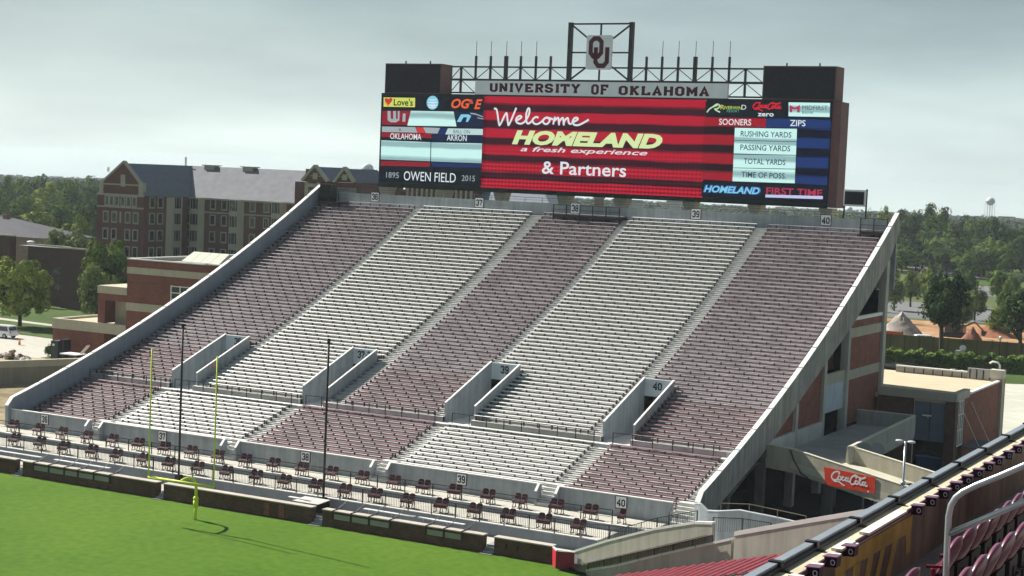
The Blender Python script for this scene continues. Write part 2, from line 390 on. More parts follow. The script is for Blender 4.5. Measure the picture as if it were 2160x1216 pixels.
SHADEG = ground_mat('service_yard', (.055, .055, .055), (.075, .075, .07), (.10, .10, .09), .1, 1)  # yard grey lowered to stand in for the shade around the ramp
TURF = ground_mat('football_turf', (.048, .112, .007), (.066, .140, .010), (.096, .170, .016), .07, 1.6)

# the big sheet falls away gently beyond 1.2 km into a wide shallow valley
b = MB(); nseg = 64; rr_ = [0, 60, 300, 700, 1240, 1500, 1900, 2500, 3200, 3900]
def terrain(r): return min(0, 13-.0105*r)
vs = [(0, 0, -.03)]
for r_ in rr_[1:]:
    for k in range(nseg):
        a = 2*math.pi*k/nseg; z = -.03 + terrain(r_)
        vs.append((r_*math.cos(a), r_*math.sin(a), z))
fs = [(0, 1+k, 1+(k+1) % nseg) for k in range(nseg)]
for i in range(len(rr_)-2):
    for k in range(nseg):
        fs.append((1+i*nseg+k, 1+(i+1)*nseg+k, 1+(i+1)*nseg+(k+1) % nseg, 1+i*nseg+(k+1) % nseg))
b.add(vs, fs); tag(b.build('ground', GRASSY), kind='structure')
def patch(name, pts, m_, z):
    b = MB(); b.quad(*[(p[0], p[1], z) for p in pts]); return tag(b.build(name, m_), kind='structure')
# field: rounded corner by the red box
corner = []
cc = (-52.0, 86.5)
fp = [(-140, 20), (-30, 20), (-30, 78)]
for k in range(0, 9):
    a = R(10*k); fp.append((-43.2-4.2+4.2*math.cos(a)-0*k + .0, 90.2+4.2*math.sin(a)))
fp += [(-47.4, 94.9), (-140, 94.9)]
patch('field', fp, TURF, .0)
patch('pavement', [(-47.4, 94.9), (-43.3, 94.9), (-43.3, 80), (-30, 80), (-20, 100), (-47.4, 110)], SHADEG, -.008)
patch('road', [(-230, 160.5), (-148, 148.6), (-148, 152), (-151, 168), (-230, 178)], ROADM, .0)
patch('lawn', [(-260, 178), (-151, 168.2), (-150, 215), (-260, 240)], LAWN, .0)
patch('path', [(-230, 187), (-152, 179.6), (-152, 181.4), (-230, 189)], ROADM, .01)
patch('service_yard', [(-41, 97), (-10, 90), (-10, 150), (-34, 172), (-60, 172), (-108, 165), (-108, 104), (-41, 104)], SHADEG, -.012)
patch('undercroft_shade_patch', [(-104, 104.8), (-42, 104.8), (-34, 104), (-28, 113), (-30, 140), (-41, 148), (-104, 148)], ground_mat('shade_floor', (.018, .018, .018), (.026, .026, .025), (.04, .04, .038), .1, 1), -.004)  # near-black patch, its colour standing in for deep shade under the stand
patch('concrete_yard', [(-52, 172), (-34, 171.9), (-10, 150), (40, 170), (40, 300), (-30, 236), (-54, 221)], YARD, -.002)
patch('grass_verge', [(-75, 223), (-36, 233), (-30, 246), (-80, 240)], LAWN, .004)
patch('construction_dirt', [(-84, 255.5), (-30, 262), (-30, 330), (-95, 322)], DIRT, .0)
patch('parking_lot', [(-99, 325), (-60, 332), (-60, 372), (-104, 378)], ASPH, .0)
patch('parking_lot', [(-100, 420), (-60, 415), (-60, 560), (-150, 560)], ASPH, .0)
patch('lawn', [(-118, 470), (-70, 452), (-70, 500), (-124, 508)], LAWN, .012)
patch('lawn', [(-134, 545), (-80, 530), (-80, 640), (-150, 640)], LAWN, .012)

# ================================================================== GRANDSTAND
TR, Y1 = .62293, 149.782
def seatz(i): return 21.4626 - .34341*i + .00113*i*i - (.205 if i > 56.6 else 0)
XL, XR = -105.28, -41.5
gs = thing('grandstand', 'large concrete grandstand with maroon and silver bench sections facing the field', 'grandstand', ((XL+XR)/2, 104.9, 0))
upper = list(range(0, 57)); lower = [57.3+k for k in range(1, 15)]
vom = [(-95.95, -93.35), (-81.7, -79.35), (-67.62, -65.0), (-53.42, -51.0)]
VY0, VY1, VZ = 115.0, 122.4, 4.93
FLOOR = .42
# stepped treads, built strip by strip in X so that the four tunnels stay open
cuts = sorted([XL, XR] + [q for v in vom for q in v])
tb = MB(); rs_ = MB()
SECX = [(-96.2, 0), (-95.9, 2), (-92.7, 0), (-91.7, 2), (-81.3, 1), (-78.8, 1), (-77.4, 2), (-67.7, 0), (-66.4, 2), (-53.5, 1), (-52.1, 2), (XR+.1, 0)]
EDG = [XL, -92.8, -91.75, -78.8, -77.45, -68.5, -67.6, -54.6, -53.4, -42.4, XR]; EDM = [0, 2, 1, 2, 0, 2, 1, 2, 0, 2]
EDGL = [XL, -96.21, -94.88, -81.93, -80.66, -67.69, -66.42, -53.56, -52.15, -43.2, XR]
def add_riser(a, c, y, z0, z1):
    E_ = EDG if y > 115.3 else EDGL
    for e0, e1, mi in zip(E_[:-1], E_[1:], EDM):
        p, q = max(a, e0), min(c, e1)
        if q-p > .01: rs_.quad((p, y, z0), (q, y, z0), (q, y, z1), (p, y, z1), mi=mi)
for a, c in zip(cuts[:-1], cuts[1:]):
    tun = any(abs(a-v[0]) < .01 for v in vom)
    rows = [(Y1-i*TR, seatz(i)-FLOOR) for i in upper]
    prev_top = None
    for i in upper:
        y, z = Y1-i*TR, seatz(i)-FLOOR
        if tun and y-.35 < VY1: break
        y0, y1 = y-.36, y-.36+TR
        if i == 0: y1 = 150.72
        zn = seatz(i+1)-FLOOR if i < 56 else VZ
        if tun and y0-TR < VY1: zn = z-.3
        tb.quad((a, y0, z), (c, y0, z), (c, y1, z), (a, y1, z))
        add_riser(a, c, y0, zn, z)
    # cross aisle
    ya = Y1-56*TR-.36; yb = Y1-58.3*TR+.26
    if tun: tb.quad((a, yb, VZ), (c, yb, VZ), (c, VY1+.4, VZ), (a, VY1+.4, VZ))
    else: tb.quad((a, yb, VZ), (c, yb, VZ), (c, ya, VZ), (a, ya, VZ))
    for q in lower:
        y, z = Y1-q*TR, seatz(q)-FLOOR; y0, y1 = y-.36, y-.36+TR
        up = VZ if q == lower[0] else seatz(q-1)-FLOOR
        tb.quad((a, y0, z), (c, y0, z), (c, y1+.003, z), (a, y1+.003, z))
        add_riser(a, c, y1+.003, z, up)
tb.build('tread', TREAD, gs)
rs_.build('riser', [mat('maroon_riser', (.275, .232, .252), .85, .3, 1.2), mat('grey_riser', (.26, .265, .25), .9, .15, 1.2), mat('aisle_riser', (.42, .43, .42), .9, .15, 1.2)], gs)
# aisle half-steps
ai_u = [(-92.8, -91.75), (-78.8, -77.45), (-68.5, -67.65), (-54.6, -53.45), (-42.4, -41.55)]
gapx = [(-96.21, -94.88), (-81.93, -80.66), (-67.69, -66.42), (-53.56, -52.15), (-43.2, -41.55)]
sb_ = MB()
for i in upper[:-1]:
    y, z, zd = Y1-i*TR, seatz(i)-FLOOR, seatz(i+1)-FLOOR
    for a, c in ai_u: sb_.box(a, c, y-.36-.30, y-.362, zd+.002, (z+zd)/2)
for q in lower[:-1]:
    y, z, zd = Y1-q*TR, seatz(q)-FLOOR, seatz(q+1)-FLOOR
    for a, c in gapx: sb_.box(a, c, y-.36-.30, y-.362, zd+.002, (z+zd)/2)
tag(sb_.build('aisle_steps', mat('step_concrete', (.47, .47, .45), .9, .1, 2), gs), kind='stuff')
# benches
segs_u = [[(XL+.35, -92.8), (-91.75, -78.8), (-77.45, -68.5), (-67.6, -54.6), (-53.4, -42.4)]]
vomcut = {0: (XL+.35, -96.05), 1: (-91.75, -81.8), 3: (-64.88, -54.6), 4: (-50.88, -42.4)}
segs_l = [(XL+.35, -96.21), (-94.88, -81.93), (-80.66, -67.69), (-66.42, -53.56), (-52.15, -43.2)]
bench_list = []
for q in lower+[71.9]:
    for k, (a, c) in enumerate(segs_l): bench_list.append((q, k, a, c))
for i in reversed(upper):
    y = Y1-i*TR
    for k, (a, c) in enumerate(segs_u[0]):
        if i == 0 and k == 0: a = -101.8
        if y < VY1+.2:
            if k in vomcut: a, c = vomcut[k]
        bench_list.append((i, k, a, c))
brk = MB(); far_b = MB(); PL = .27
for n, (q, k, a, c) in enumerate(bench_list):
    if q > 71: continue
    y, z = Y1-q*TR, seatz(q)
    mi = 0 if k % 2 == 0 else 1
    row = int(round(q*10)); off = (0 if int(q) % 2 == 0 else .62)
    x = a + .25
    xs = [a+.12]
    x = a+.12+.62+off
    while x < c-.3: xs.append(x); x += 1.25
    xs.append(c-.12)
    for x in xs: brk.box(x-.028, x+.028, y-.07, y+.1, z-FLOOR, z-.095)
    if n < 300+5 and len([1]) and not (n >= 300):
        # two planks with a slot between them
        bb = MB(); bb.prism([(a, y-PL/2, z-.066), (a, y+PL/2, z-.045), (a, y+PL/2, z), (a, y-PL/2+.045, z), (a, y-PL/2, z-.036)], (c-a, 0, 0))
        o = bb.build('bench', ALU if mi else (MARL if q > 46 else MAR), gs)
        if n == 0: pass
    else:
        far_b.prism([(a, y-PL/2, z-.066), (a, y+PL/2, z-.045), (a, y+PL/2, z), (a, y-PL/2+.045, z), (a, y-PL/2, z-.036)], (c-a, 0, 0), mi)
tag(far_b.build('upper_row_benches', [MAR, ALU], gs), kind='stuff')
tag(brk.build('bench_brackets', mat('bench_bracket', (.09, .07, .075), .8, .3, 2), gs), kind='stuff')

# side walls: a curved parapet following the rake
def walltop(Y):
    i = (Y1-Y)/TR; return 21.4626 - .34341*i + .00113*i*i + 1.34
ys = [105.15+k*(150.1-105.15)/26 for k in range(27)]
def rake_wall(x0, x1, name, low, m_):
    b = MB()
    top = [(y, walltop(y)) for y in ys]
    poly = [(x0, 104.55, 3.32)] + [(x0, y, z) for y, z in top] + [(x0, 150.75, 22.3)]
    bot = low
    P = poly + [(x0, y, z) for y, z in bot]
    b.prism(P, (x1-x0, 0, 0)); return b.build(name, m_, gs)
rake_wall(XL-.35, XL, 'left_parapet', [(150.75, 10), (104.55, .0)], mat('blue_grey_wall', (.27, .31, .36), .9, .1, .5, streak=.15))
rw = rake_wall(XR, XR+.35, 'right_parapet', [(150.75, 21.6), (150.1, 20.8), (148.06, 18.9), (143, 16.1), (137.7, 13.5), (130.3, 10.6), (124.35, 8.2), (116.4, 5.07), (110.4, 3.3), (107.5, 2.4), (104.55, 1.2)], BEAM)
def capline(x0, x1, name):
    """white coping slabs with open joints"""
    out = []
    step = 3.3; y = 105.15
    b0 = MB(); P = [(104.55, 3.32), (105.15, walltop(105.15))]
    b0.prism([(x0, 104.50, 3.33), (x1, 104.50, 3.33), (x1, 105.13, walltop(105.13)+.02), (x0, 105.13, walltop(105.13)+.02)], (0, 0, .09)); b0.build('coping_slab', CAP, gs)
    while y < 150:
        ye = min(y+step-.16, 150.2); n = 4; b = MB()
        for k in range(n):
            ya, yb = y+(ye-y)*k/n, y+(ye-y)*(k+1)/n
            za_, zb_ = walltop(ya)+.003, walltop(yb)+.003
            vs = [(x0, ya, za_), (x1, ya, za_), (x1, yb, zb_), (x0, yb, zb_)]
            b.add(vs + [(p[0], p[1], p[2]+.08) for p in vs], [(4, 5, 6, 7), (0, 3, 2, 1), (0, 4, 7, 3), (1, 2, 6, 5)] + ([(0, 1, 5, 4)] if k == 0 else []) + ([(2, 3, 7, 6)] if k == n-1 else []))
        b.build('coping_slab', CAP, gs); y += step
capline(XL-.37, XL+.02, 'l'); capline(XR-.02, XR+.37, 'r')
# back wall with top rail
b = MB(); b.box(XL, XR+.1, 150.76, 151.05, 16, 22.37); b.build('back_wall', CONC, gs)
b = MB()
for k in range(int((XR-XL)/2)):
    b.box(XL+1+k*2-.02, XL+1+k*2+.02, 150.86, 150.9, 22.37, 22.86)
b.bar((XL+.5, 150.88, 22.86), (XR, 150.88, 22.86), .045); b.bar((XL+.5, 150.88, 22.62), (XR, 150.88, 22.62), .03)
b.build('top_rail', mat('weathered_rail', (.16, .16, .15), .6, .2, 4), gs)
# lower front wall, five panels; the gap cheeks slope
ZF, ZP2, YF = 3.02, 1.57, 104.9
fw = [(-105.6, -96.21), (-94.88, -81.93), (-80.66, -67.69), (-66.42, -53.56), (-52.15, -43.3)]
for a, c in fw:
    b = MB(); b.box(a, c, YF, YF+.22, ZP2-.2, ZF)
    for x in ((a, c) if a > -105 else (c,)):
        if x == -43.3: continue
        s = -1 if x == c else 1
        b.prism([(x, YF-.55, ZP2), (x, YF-.003, ZP2), (x, YF-.003, ZF), (x, YF-.08, ZF), (x, YF-.55, ZF-.45)], (s*.18, 0, 0))
    b.build('front_wall', CONC, gs)
    b = MB(); b.box(a-.02, c+.02, YF-.02, YF+.24, ZF+.003, ZF+.06)
    for x in ((a, c) if a > -105 else (c,)):
        if x == -43.3: continue
        s = -1 if x == c else 1
        b.prism([(x-s*.01, YF-.57, ZF-.45+.003), (x-s*.01, YF-.07, ZF+.063), (x-s*.01, YF-.07, ZF+.12), (x-s*.01, YF-.57, ZF-.40)], (s*.2, 0, 0))
    b.build('wall_coping', CAP, gs)
# gap stairs down to the upper platform
for a, c in gapx:
    for k in range(6):
        z = 1.57+.235*(k+1); b = MB(); b.box(a+.003, c-.003, YF-.5+k*.26, YF-.5+(k+1)*.26-.002 if k < 5 else YF+1.4, 1.57, z); b.build('step', mat('step_concrete2', (.58, .58, .55), .9, .1, 2), gs)
# two flat platforms for the chairs
b = MB(); b.box(-112, -43.6, 101.95, YF-.003, .3, ZP2); b.build('upper_platform', TREAD if False else mat('platform_concrete', (.45, .435, .38), .9, .12, .6, streak=0), gs)
b = MB(); b.box(-112, -45.9, 98.5, 101.93, .2, 1.15); b.build('lower_platform', MATS['platform_concrete'], gs)
b = MB(); b.box(-112, -43.6, 101.90, 102.12, 1.575, 1.60); b.box(-112, -45.9, 98.44, 98.72, 1.155, 1.18)
b.build('platform_edge', CAP, gs)
b = MB(); b.box(-112, -43.58, 101.925, 101.945, 1.17, 1.565); b.box(-112, -45.88, 98.46, 98.49, -.2, 1.14); b.build('platform_fascia', mat('fascia_blue', (.24, .27, .31), .85, .1, .6, streak=.15), gs)
# vomitories
for n, (a, c) in enumerate(vom):
    for x0, x1 in ((a-.14, a+.0), (c, c+.14)):
        b = MB()
        b.prism([(x0, VY0, VZ-.2), (x0, VY0, 6.42), (x0, VY0+.05, 6.44), (x0, VY1, 9.2), (x0, VY1, VZ-.2)], (x1-x0, 0, 0))
        b.build('tunnel_wall', CONC, gs)
        b = MB(); x2, x3 = x0-.01, x1+.01
        b.prism([(x2, VY0-.02, 6.43), (x2, VY1, 9.21), (x2, VY1, 9.27), (x2, VY0-.02, 6.49)], (x3-x2, 0, 0)); b.build('tunnel_coping', CAP, gs)
    b = MB(); b.box(a, c, VY1-.02, VY1+.16, 7.75, 9.15); b.build('tunnel_header', mat('header_white', (.62, .68, .72), .7, .08, 1, streak=.15), gs)
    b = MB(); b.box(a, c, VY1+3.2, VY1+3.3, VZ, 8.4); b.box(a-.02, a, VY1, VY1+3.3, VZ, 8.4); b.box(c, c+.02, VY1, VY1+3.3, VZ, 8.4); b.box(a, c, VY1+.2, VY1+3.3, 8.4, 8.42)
    b.build('tunnel_recess', BLACK, gs)  # passage faces coloured black in place of the shade inside
# number boards
SECB = ['leftmost', 'second', 'middle', 'fourth', 'rightmost']
def board(num, c, s, where, m_=WHITE, frame=True):
    t = thing('number_board', where, 'sign', c, group='section number boards')
    x, y, z = c
    b = MB(); b.box(x-s/2, x+s/2, y-.05, y, z-s*.5, z+s*.5)
    b.build('panel', WHITE, t)
    if frame:
        f = MB(); k = .035*s/.6
        f.box(x-s/2-k, x+s/2+k, y-.06, y-.01, z+s*.5, z+s*.5+k); f.box(x-s/2-k, x+s/2+k, y-.06, y-.01, z-s*.5-k, z-s*.5)
        f.box(x-s/2-k, x-s/2, y-.061, y-.011, z-s*.5+.001, z+s*.5-.001); f.box(x+s/2, x+s/2+k, y-.061, y-.011, z-s*.5+.001, z+s*.5-.001)
        f.build('frame', NUM, t)
    put_block(num, (x-s*.4, y-.056, z-s*.36), (1, 0, 0), (0, 0, 1), s*.8, s*.72, 'numerals', NUM, t, wd=1.5)
for n, x in zip((36, 37, 38, 39, 40), (-101.33, -88.41, -74.12, -60.09, -47.15)):
    board(str(n), (x, YF-.01, 2.57), .80, f'white board reading {n}, {SECB[n-36]} of five on the low front wall')
for n, x in zip((36, 37, 38, 39, 40), (791, 1011, 1233, 1468, 1742)):
    p = aty(x, (416, 428, 440, 452, 465)[n-36], 150.7)
    board(str(n), (p.x, 150.74 if n != 38 else 148.60, p.z), .95, f'white board reading {n}, {SECB[n-36]} of five along the top back wall')
for s_, (a, c) in zip(('36', '37-38', '39', '40'), vom):
    nm = {'36': 'leftmost', '37-38': 'second from left', '39': 'third from left', '40': 'rightmost'}[s_]
    p0 = {'36': -94.95, '37-38': -81.25, '39': -66.75, '40': -52.7}[s_]
    zc_ = 8.28
    t = thing('tunnel_sign', f'{s_} painted above the {nm} stand tunnel', 'sign', ((a+c)/2, VY1-.05, 8.45), group='tunnel numbers')
    put_block(s_, (p0, VY1-.04, 8.30), (1, 0, 0), (0, 0, 1), (.78 if len(s_) < 3 else 1.75), .68, 'numerals', NUM, t, wd=1.45)
# railings ------------------------------------------------------------
def railing(name, label, p0, p1, h, sp, mid=0, pick=False, m_=STEEL, r=.03, skip=()):
    t = thing(name, label, 'railing', p0, group=None)
    a, c = Vector(p0), Vector(p1); ln = (c-a).length; n = max(1, round(ln/sp))
    for k in range(n+1):
        p = a + (c-a)*k/n
        b = MB(); b.box(p.x-r, p.x+r, p.y-r, p.y+r, p.z, p.z+h); b.build('post', m_, t)
    b = MB(); b.bar(a+Vector((0, 0, h)), c+Vector((0, 0, h)), r*1.7)
    for k in range(mid): b.bar(a+Vector((0, 0, h*(k+1)/(mid+1))), c+Vector((0, 0, h*(k+1)/(mid+1))), r*1.1)
    b.build('rail', m_, t)
    if pick:
        b = MB(); q = int(ln/.14)
        for k in range(q):
            p = a+(c-a)*(k+.5)/q; b.bar(p+Vector((0, 0, .1)), p+Vector((0, 0, h)), .018)
        b.bar(a+Vector((0, 0, .1)), c+Vector((0, 0, .1)), .03)
        tag(b.build('pickets', m_, t), kind='stuff')
    return t
ax = [(-104.6, -95.95), (-95.9+1.1, -82.2), (-80.6, -68), (-66.2, -53.9), (-52.1, -42.2)]
yr = Y1-58.3*TR+.34
for k, (a, c) in enumerate([(-104.6, -96.3), (-94.7, -82.1), (-80.6, -67.9), (-66.3, -53.7), (-52.1, -42.3)]):
    railing('aisle_railing', f'thin steel railing along the cross aisle, {["leftmost", "second from left", "middle one of five", "fourth from left", "rightmost"][k]}', (a, yr, VZ), (c, yr, VZ), .95, 1.55)
railing('platform_railing', 'front steel railing with fine pickets before the lower chair row', (-111, 98.58, 1.18), (-47.2, 98.58, 1.18), 1.0, 1.95, mid=0, pick=True)
railing('platform_railing', 'steel railing behind the lower chair row on the raised platform edge', (-111, 102.05, 1.60), (-46.5, 102.05, 1.60), .95, 2.4, mid=1)
# chair pairs ----------------------------------------------------------
def make_pair(label, single=False):
    t = thing('double_chair', label, 'chair', (0, 0, 0))
    b = MB(); hw = .52 if not single else .26
    b.box(-hw, hw, -.25, .12, .50, .60); b.box(-hw, hw, -.27, -.20, .36, .52); bevel(b.build('seat', MARC, t), .02)
    for cx in ((-.27, .27) if not single else (0,)):
        b = MB(); n = 7; vs = []; 
        for j, (z, wdt, yy) in enumerate(((.62, .22, .14), (.80, .235, .17), (.95, .22, .20), (1.02, .12, .22))):
            vs += [(cx-wdt, yy, z), (cx+wdt, yy, z), (cx+wdt, yy+.05, z), (cx-wdt, yy+.05, z)]
        fs = [(0, 3, 2, 1), (12, 13, 14, 15)]
        for j in range(3):
            for k in range(4): fs.append((j*4+k, j*4+(k+1) % 4, j*4+(k+1) % 4+4, j*4+k+4))
        b.add(vs, fs); b.build('backrest', MARC, t)
    for cx in ((-.48, 0, .48) if not single else (-.22, .22)):
        b = MB(); b.bar((cx, -.2, 0), (cx, -.05, .5), .045); b.bar((cx, .24, 0), (cx, .1, .55), .045); b.bar((cx, -.25, .02), (cx, .28, .02), .05, .03); b.build('leg', mat('chair_leg', (.05, .02, .025), .5, .2, 4), t)
    for cx in ((-hw, hw)):
        b = MB(); b.box(cx-.025, cx+.025, -.18, .16, .70, .73); b.build('armrest', MARC, t)
    return t
backx = [-102.8, -99.9, -97.3, -94.5, -91.9, -89.1, -86.4, -83.7, -80.9, -78.3, -75.6, -72.8, -70.2, -67.4, -64.7, -62.1, -59.4, -56.6, -54.0, -51.2, -48.5, -46.1]
frontx = [-99.5, -96.8, -94.0, -91.2, -88.5, -85.7, -83.1, -80.3, -77.6, -74.9, -72.2, -69.4, -66.7, -64.1, -61.3, -58.6, -55.9, -53.2, -50.5, -47.8]
ORD = ['leftmost', 'second', 'third', 'fourth', 'fifth', 'sixth', 'seventh', 'eighth']
SEC = ['leftmost', 'second', 'middle', 'fourth', 'rightmost']
def sect(x):
    for k, (a, c) in enumerate([(-200, -95.5), (-95.5, -81.3), (-81.3, -67), (-67, -52.8), (-52.8, 0)]):
        if a <= x < c: return 36+k
pair0 = make_pair('x')
used = [False]
for row, (xs_, yy, zz) in enumerate(((backx, 102.75, ZP2), (frontx, 99.55, 1.15))):
    cnt = {}
    for x in xs_:
        if row == 0 and x == backx[-1]: continue
        s = sect(x); cnt[s] = cnt.get(s, 0)+1
        o = pair0 if not used[0] else copy_tree(pair0); used[0] = True
        o.location = (x+random.uniform(-.06, .06), yy+random.uniform(-.1, .1), zz)
        o.rotation_euler.z = random.uniform(-.07, .07)
        nth = ORD[cnt[s]-1] + ('' if cnt[s] == 1 else ' from left')
        o['label'] = f'maroon double chair, {nth} under the {SEC[s-36]} wall board, {"upper" if row == 0 else "lower"} platform'
        o['group'] = 'double chairs on the front platforms'
sg = make_pair('single maroon chair standing alone below the 40 board', True); sg.name = 'chair'; sg.location = (-46.1, 102.75, ZP2)

# ------------------------------------------------ underside and side of the stand
for y in (148.0, 137.4, 131.2, 124.4, 117.5, 110.2):
    zt = {148.0: 18.85, 137.4: 13.35, 131.2: 10.95, 124.4: 8.2, 117.5: 5.4, 110.2: 3.3}[y]
    b = MB(); hw = .42 if y == 148.0 else .3
    b.box(XR-.35, XR+.3, y-hw, y+hw, 0, zt); b.build('column', mat('column_low_shade', (.14, .135, .125), .9, .15, 1, streak=.3, spec=.1) if y < 120 else mat('column_concrete', (.46, .45, .41), .9, .12, .8, streak=.25), gs)  # undercroft columns take a darker grey that carries their shade
def sidepanel(name, y0, y1, z0, z1, m_, x=XR+.05, z0b=None, z1b=None):
    b = MB(); b.prism([(x-.25, y0, z0), (x-.25, y1, z0b if z0b is not None else z0), (x-.25, y1, z1b if z1b is not None else z1), (x-.25, y0, z1)], (.25, 0, 0)); return b.build(name, m_, gs)
sidepanel('brick_infill', 137.7, 147.58, 4.9, 8.74, BRICK)
sidepanel('stone_band', 137.7, 147.58, 8.75, 9.58, BAND, x=XR+.09)
sidepanel('brick_infill', 137.7, 147.58, 9.59, 12.36, BRICK)
sidepanel('stone_band', 137.7, 147.58, 12.37, 13.2, BAND, x=XR+.09)
sidepanel('brick_infill', 137.7, 147.58, 13.21, 13.84, BRICK)
sidepanel('stone_band', 137.7, 147.58, 13.85, 14.15, CAP, x=XR+.12)
sidepanel('spandrel_beam', 131.5, 137.1, 8.85, 9.75, BAND, x=XR+.09)
sidepanel('white_screen_wall', 131.5, 137.1, 6.5, 8.84, mat('blue_white_screen', (.45, .52, .60), .8, .08, .6, streak=.2))
sidepanel('brick_infill', 131.5, 137.1, 10.2, 13.0, BRICKD, x=XR-1.2, z1=10.9, z1b=13.2) if False else sidepanel('brick_infill', 131.5, 137.1, 9.76, 10.6, BRICKD, x=XR-1.0, z1b=13.1)  # set-back dark panel standing in for the shaded opening above the beam
sidepanel('brick_infill', 124.7, 130.9, 4.8, 8.15, BRICK, z1b=10.7)
sidepanel('brick_infill', 118.4, 124.1, 4.8, 5.35, BRICK, z1b=8.0)
for a, c in ((118, 124.1), (124.7, 130.9)):
    sidepanel('low_wall', a, c, 4.75, 6.0, CONCL, x=XR+.32)
b = MB(); b.box(-42.75, -42.65, 105.2, 149.8, 0, 2.2); b.box(-42.75, -42.65, 118, 149.8, 2.203, 4.5); b.box(-104.9, -42.6, 149.9, 150.7, 0, 15.9); b.box(-104.9, -42.6, 124, 124.3, 0, 4.6); b.build('undercroft_shade_sheet', mat('undercroft', (.012, .012, .014), .98, .2, .6, spec=.0), gs)  # near-black sheets added so the undercroft reads as deep shade
# sloping slab underside so no light leaks down through the stand
b = MB()
for k in range(26):
    ya, yb = ys[k], ys[k+1]
    b.quad((XL, ya, walltop(ya)-3.2 if ya > 123 else min(walltop(ya)-3.2, 4.4)), (XR, ya, walltop(ya)-3.2 if ya > 123 else min(walltop(ya)-3.2, 4.4)), (XR, yb, walltop(yb)-3.2 if yb > 123 else min(walltop(yb)-3.2, 4.4)), (XL, yb, walltop(yb)-3.2 if yb > 123 else min(walltop(yb)-3.2, 4.4)))
b.build('slab_underside', BEAM, gs)
# catwalks on the back wall
def catwalk(label, x0, x1, z, zr):
    t = thing('camera_platform', label, 'platform', ((x0+x1)/2, 149.8, z-1.2))
    b = MB(); b.box(x0, x1, 148.7, 150.6, z-.3, z); b.build('deck', STEEL, t)
    n = max(2, round((x1-x0)/1.5))
    for k in range(n+1):
        x = x0+.05+(x1-x0-.1)*k/n
        b = MB(); b.bar((x, 148.75, z), (x, 148.75, zr), .09); b.build('post', STEEL, t)
        b = MB(); b.bar((x, 148.9, z-.3), (x, 148.9, z-1.15), .14); b.build('leg', STEEL, t)
    b = MB(); b.bar((x0, 148.75, zr), (x1, 148.75, zr), .05); b.bar((x0, 148.75, (z+zr)/2), (x1, 148.75, (z+zr)/2), .04)
    for x in (x0, x1):
        b.bar((x, 148.75, zr), (x, 150.6, zr), .05)
    b.build('rail', STEEL, t)
    return t
cw = catwalk('long black steel camera platform around the 38 board on the back wall', -75.9, -68.5, 21.35, 22.3)
b = MB(); b.bar((-75.5, 148.9, 20.6), (-69, 148.9, 20.6), .14); b.bar((-75.5, 148.9, 20.95), (-69, 148.9, 20.95), .08); b.build('brace', STEEL, cw)
c2 = catwalk('small steel platform at the top left corner of the stand', -104.6, -101.9, 21.35, 22.75)
b = MB(); b.box(-104.7, -103.2, 149.1, 150.2, 21.36, 23.2); b.build('cabinet', BLACK, c2)
catwalk('small steel platform at the top right corner of the stand', -44.3, -41.7, 21.3, 22.5)
# ================================================================== FIELD EDGE
wx = [(-118, -94.81), (-94.0, -80.52), (-79.84, -66.47), (-65.54, -52.62), (-51.76, -47.45)]
wl = ['far left stretch of brick wall at the field edge', 'brick field wall below section 36 with pale hinged panels', 'brick field wall behind the goalpost', 'long brick field wall below section 38 with pale hinged panels', 'short brick field wall between the steps and the red gate']
for n, (a, c) in enumerate(wx):
    t = thing('brick_wall', wl[n], 'wall', ((a+c)/2, 95.2, 0), group='brick walls round the field')
    b = MB(); b.box(a, c, 95.0, 95.55, 0, 1.12); b.build('masonry', BRICKD, t)
    b = MB(); 
    x = a-.03
    while x < c:
        x2 = min(x+1.8, c+.03); b.box(x, x2-.015, 94.95, 95.6, 1.123, 1.2); x = x2
    b.build('coping', mat('pink_coping', (.46, .41, .36), .7, .12, .8), t)
    if n == 1: grp = [-92.8, -91.2, -89.6, -88.2, -86.6, -85.0]
    elif n == 3: grp = [-64.6, -63.1, -61.6, -59.9, -57.0, -55.6, -54.2]
    else: grp = []
    for k, x in enumerate(grp):
        b = MB(); b.bar((x, 94.88, .55), (x, 94.88, 1.22), .07); b.bar((x, 94.88, 1.22), (x, 96.0, 1.26), .05); b.bar((x, 95.4, 1.22), (x+.3, 96.3, 1.75), .035); b.build('hinge_post', STEEL, t)
        if k < len(grp)-1 and grp[k+1]-x < 2:
            b = MB(); b.box(x+.08, grp[k+1]-.08, 94.93, 94.985, .62, .98); b.build('pale_panel', mat('pale_grey_panel', (.29, .285, .26), .7, .1, 1), t)
    if n == 2:
        for x in (-70.6, -69.3):
            b = MB(); b.box(x, x+.5, 94.95, 94.995, .1, 1.0); b.build('gate_panel', BRICK, t)
    if n == 4:
        for x in (-50.9, -50.0):
            b = MB(); b.box(x, x+.12, 94.96, 94.995, .5, .85); b.build('slot', BLACK, t)
for n, (a, c) in enumerate(((-94.81, -94.0), (-80.52, -79.84), (-66.47, -65.54), (-52.62, -51.76))):
    t = thing('field_steps', f'short concrete steps through the brick field wall, {ORD[n]} from left' if n else 'short concrete steps through the brick field wall, leftmost', 'steps', ((a+c)/2, 95.3, 0), group='steps through the field wall')
    for k in range(3):
        b = MB(); b.box(a+.02, c-.02, 95.0+.28*k, 96.6, .0+.16*k+.002, .16*(k+1)); b.build('step', CONC, t)
    b = MB(); b.box(a-.05, c+.05, 94.6, 94.98, .003, .04); b.build('sill', mat('dark_sill', (.2, .2, .19), .9, .1, 2), t)  # sill in a darker grey than the steps
patch('walkway', [(-118, 95.5), (-46.2, 95.5), (-46.2, 98.5), (-118, 98.5)], MATS['platform_concrete'], .3)
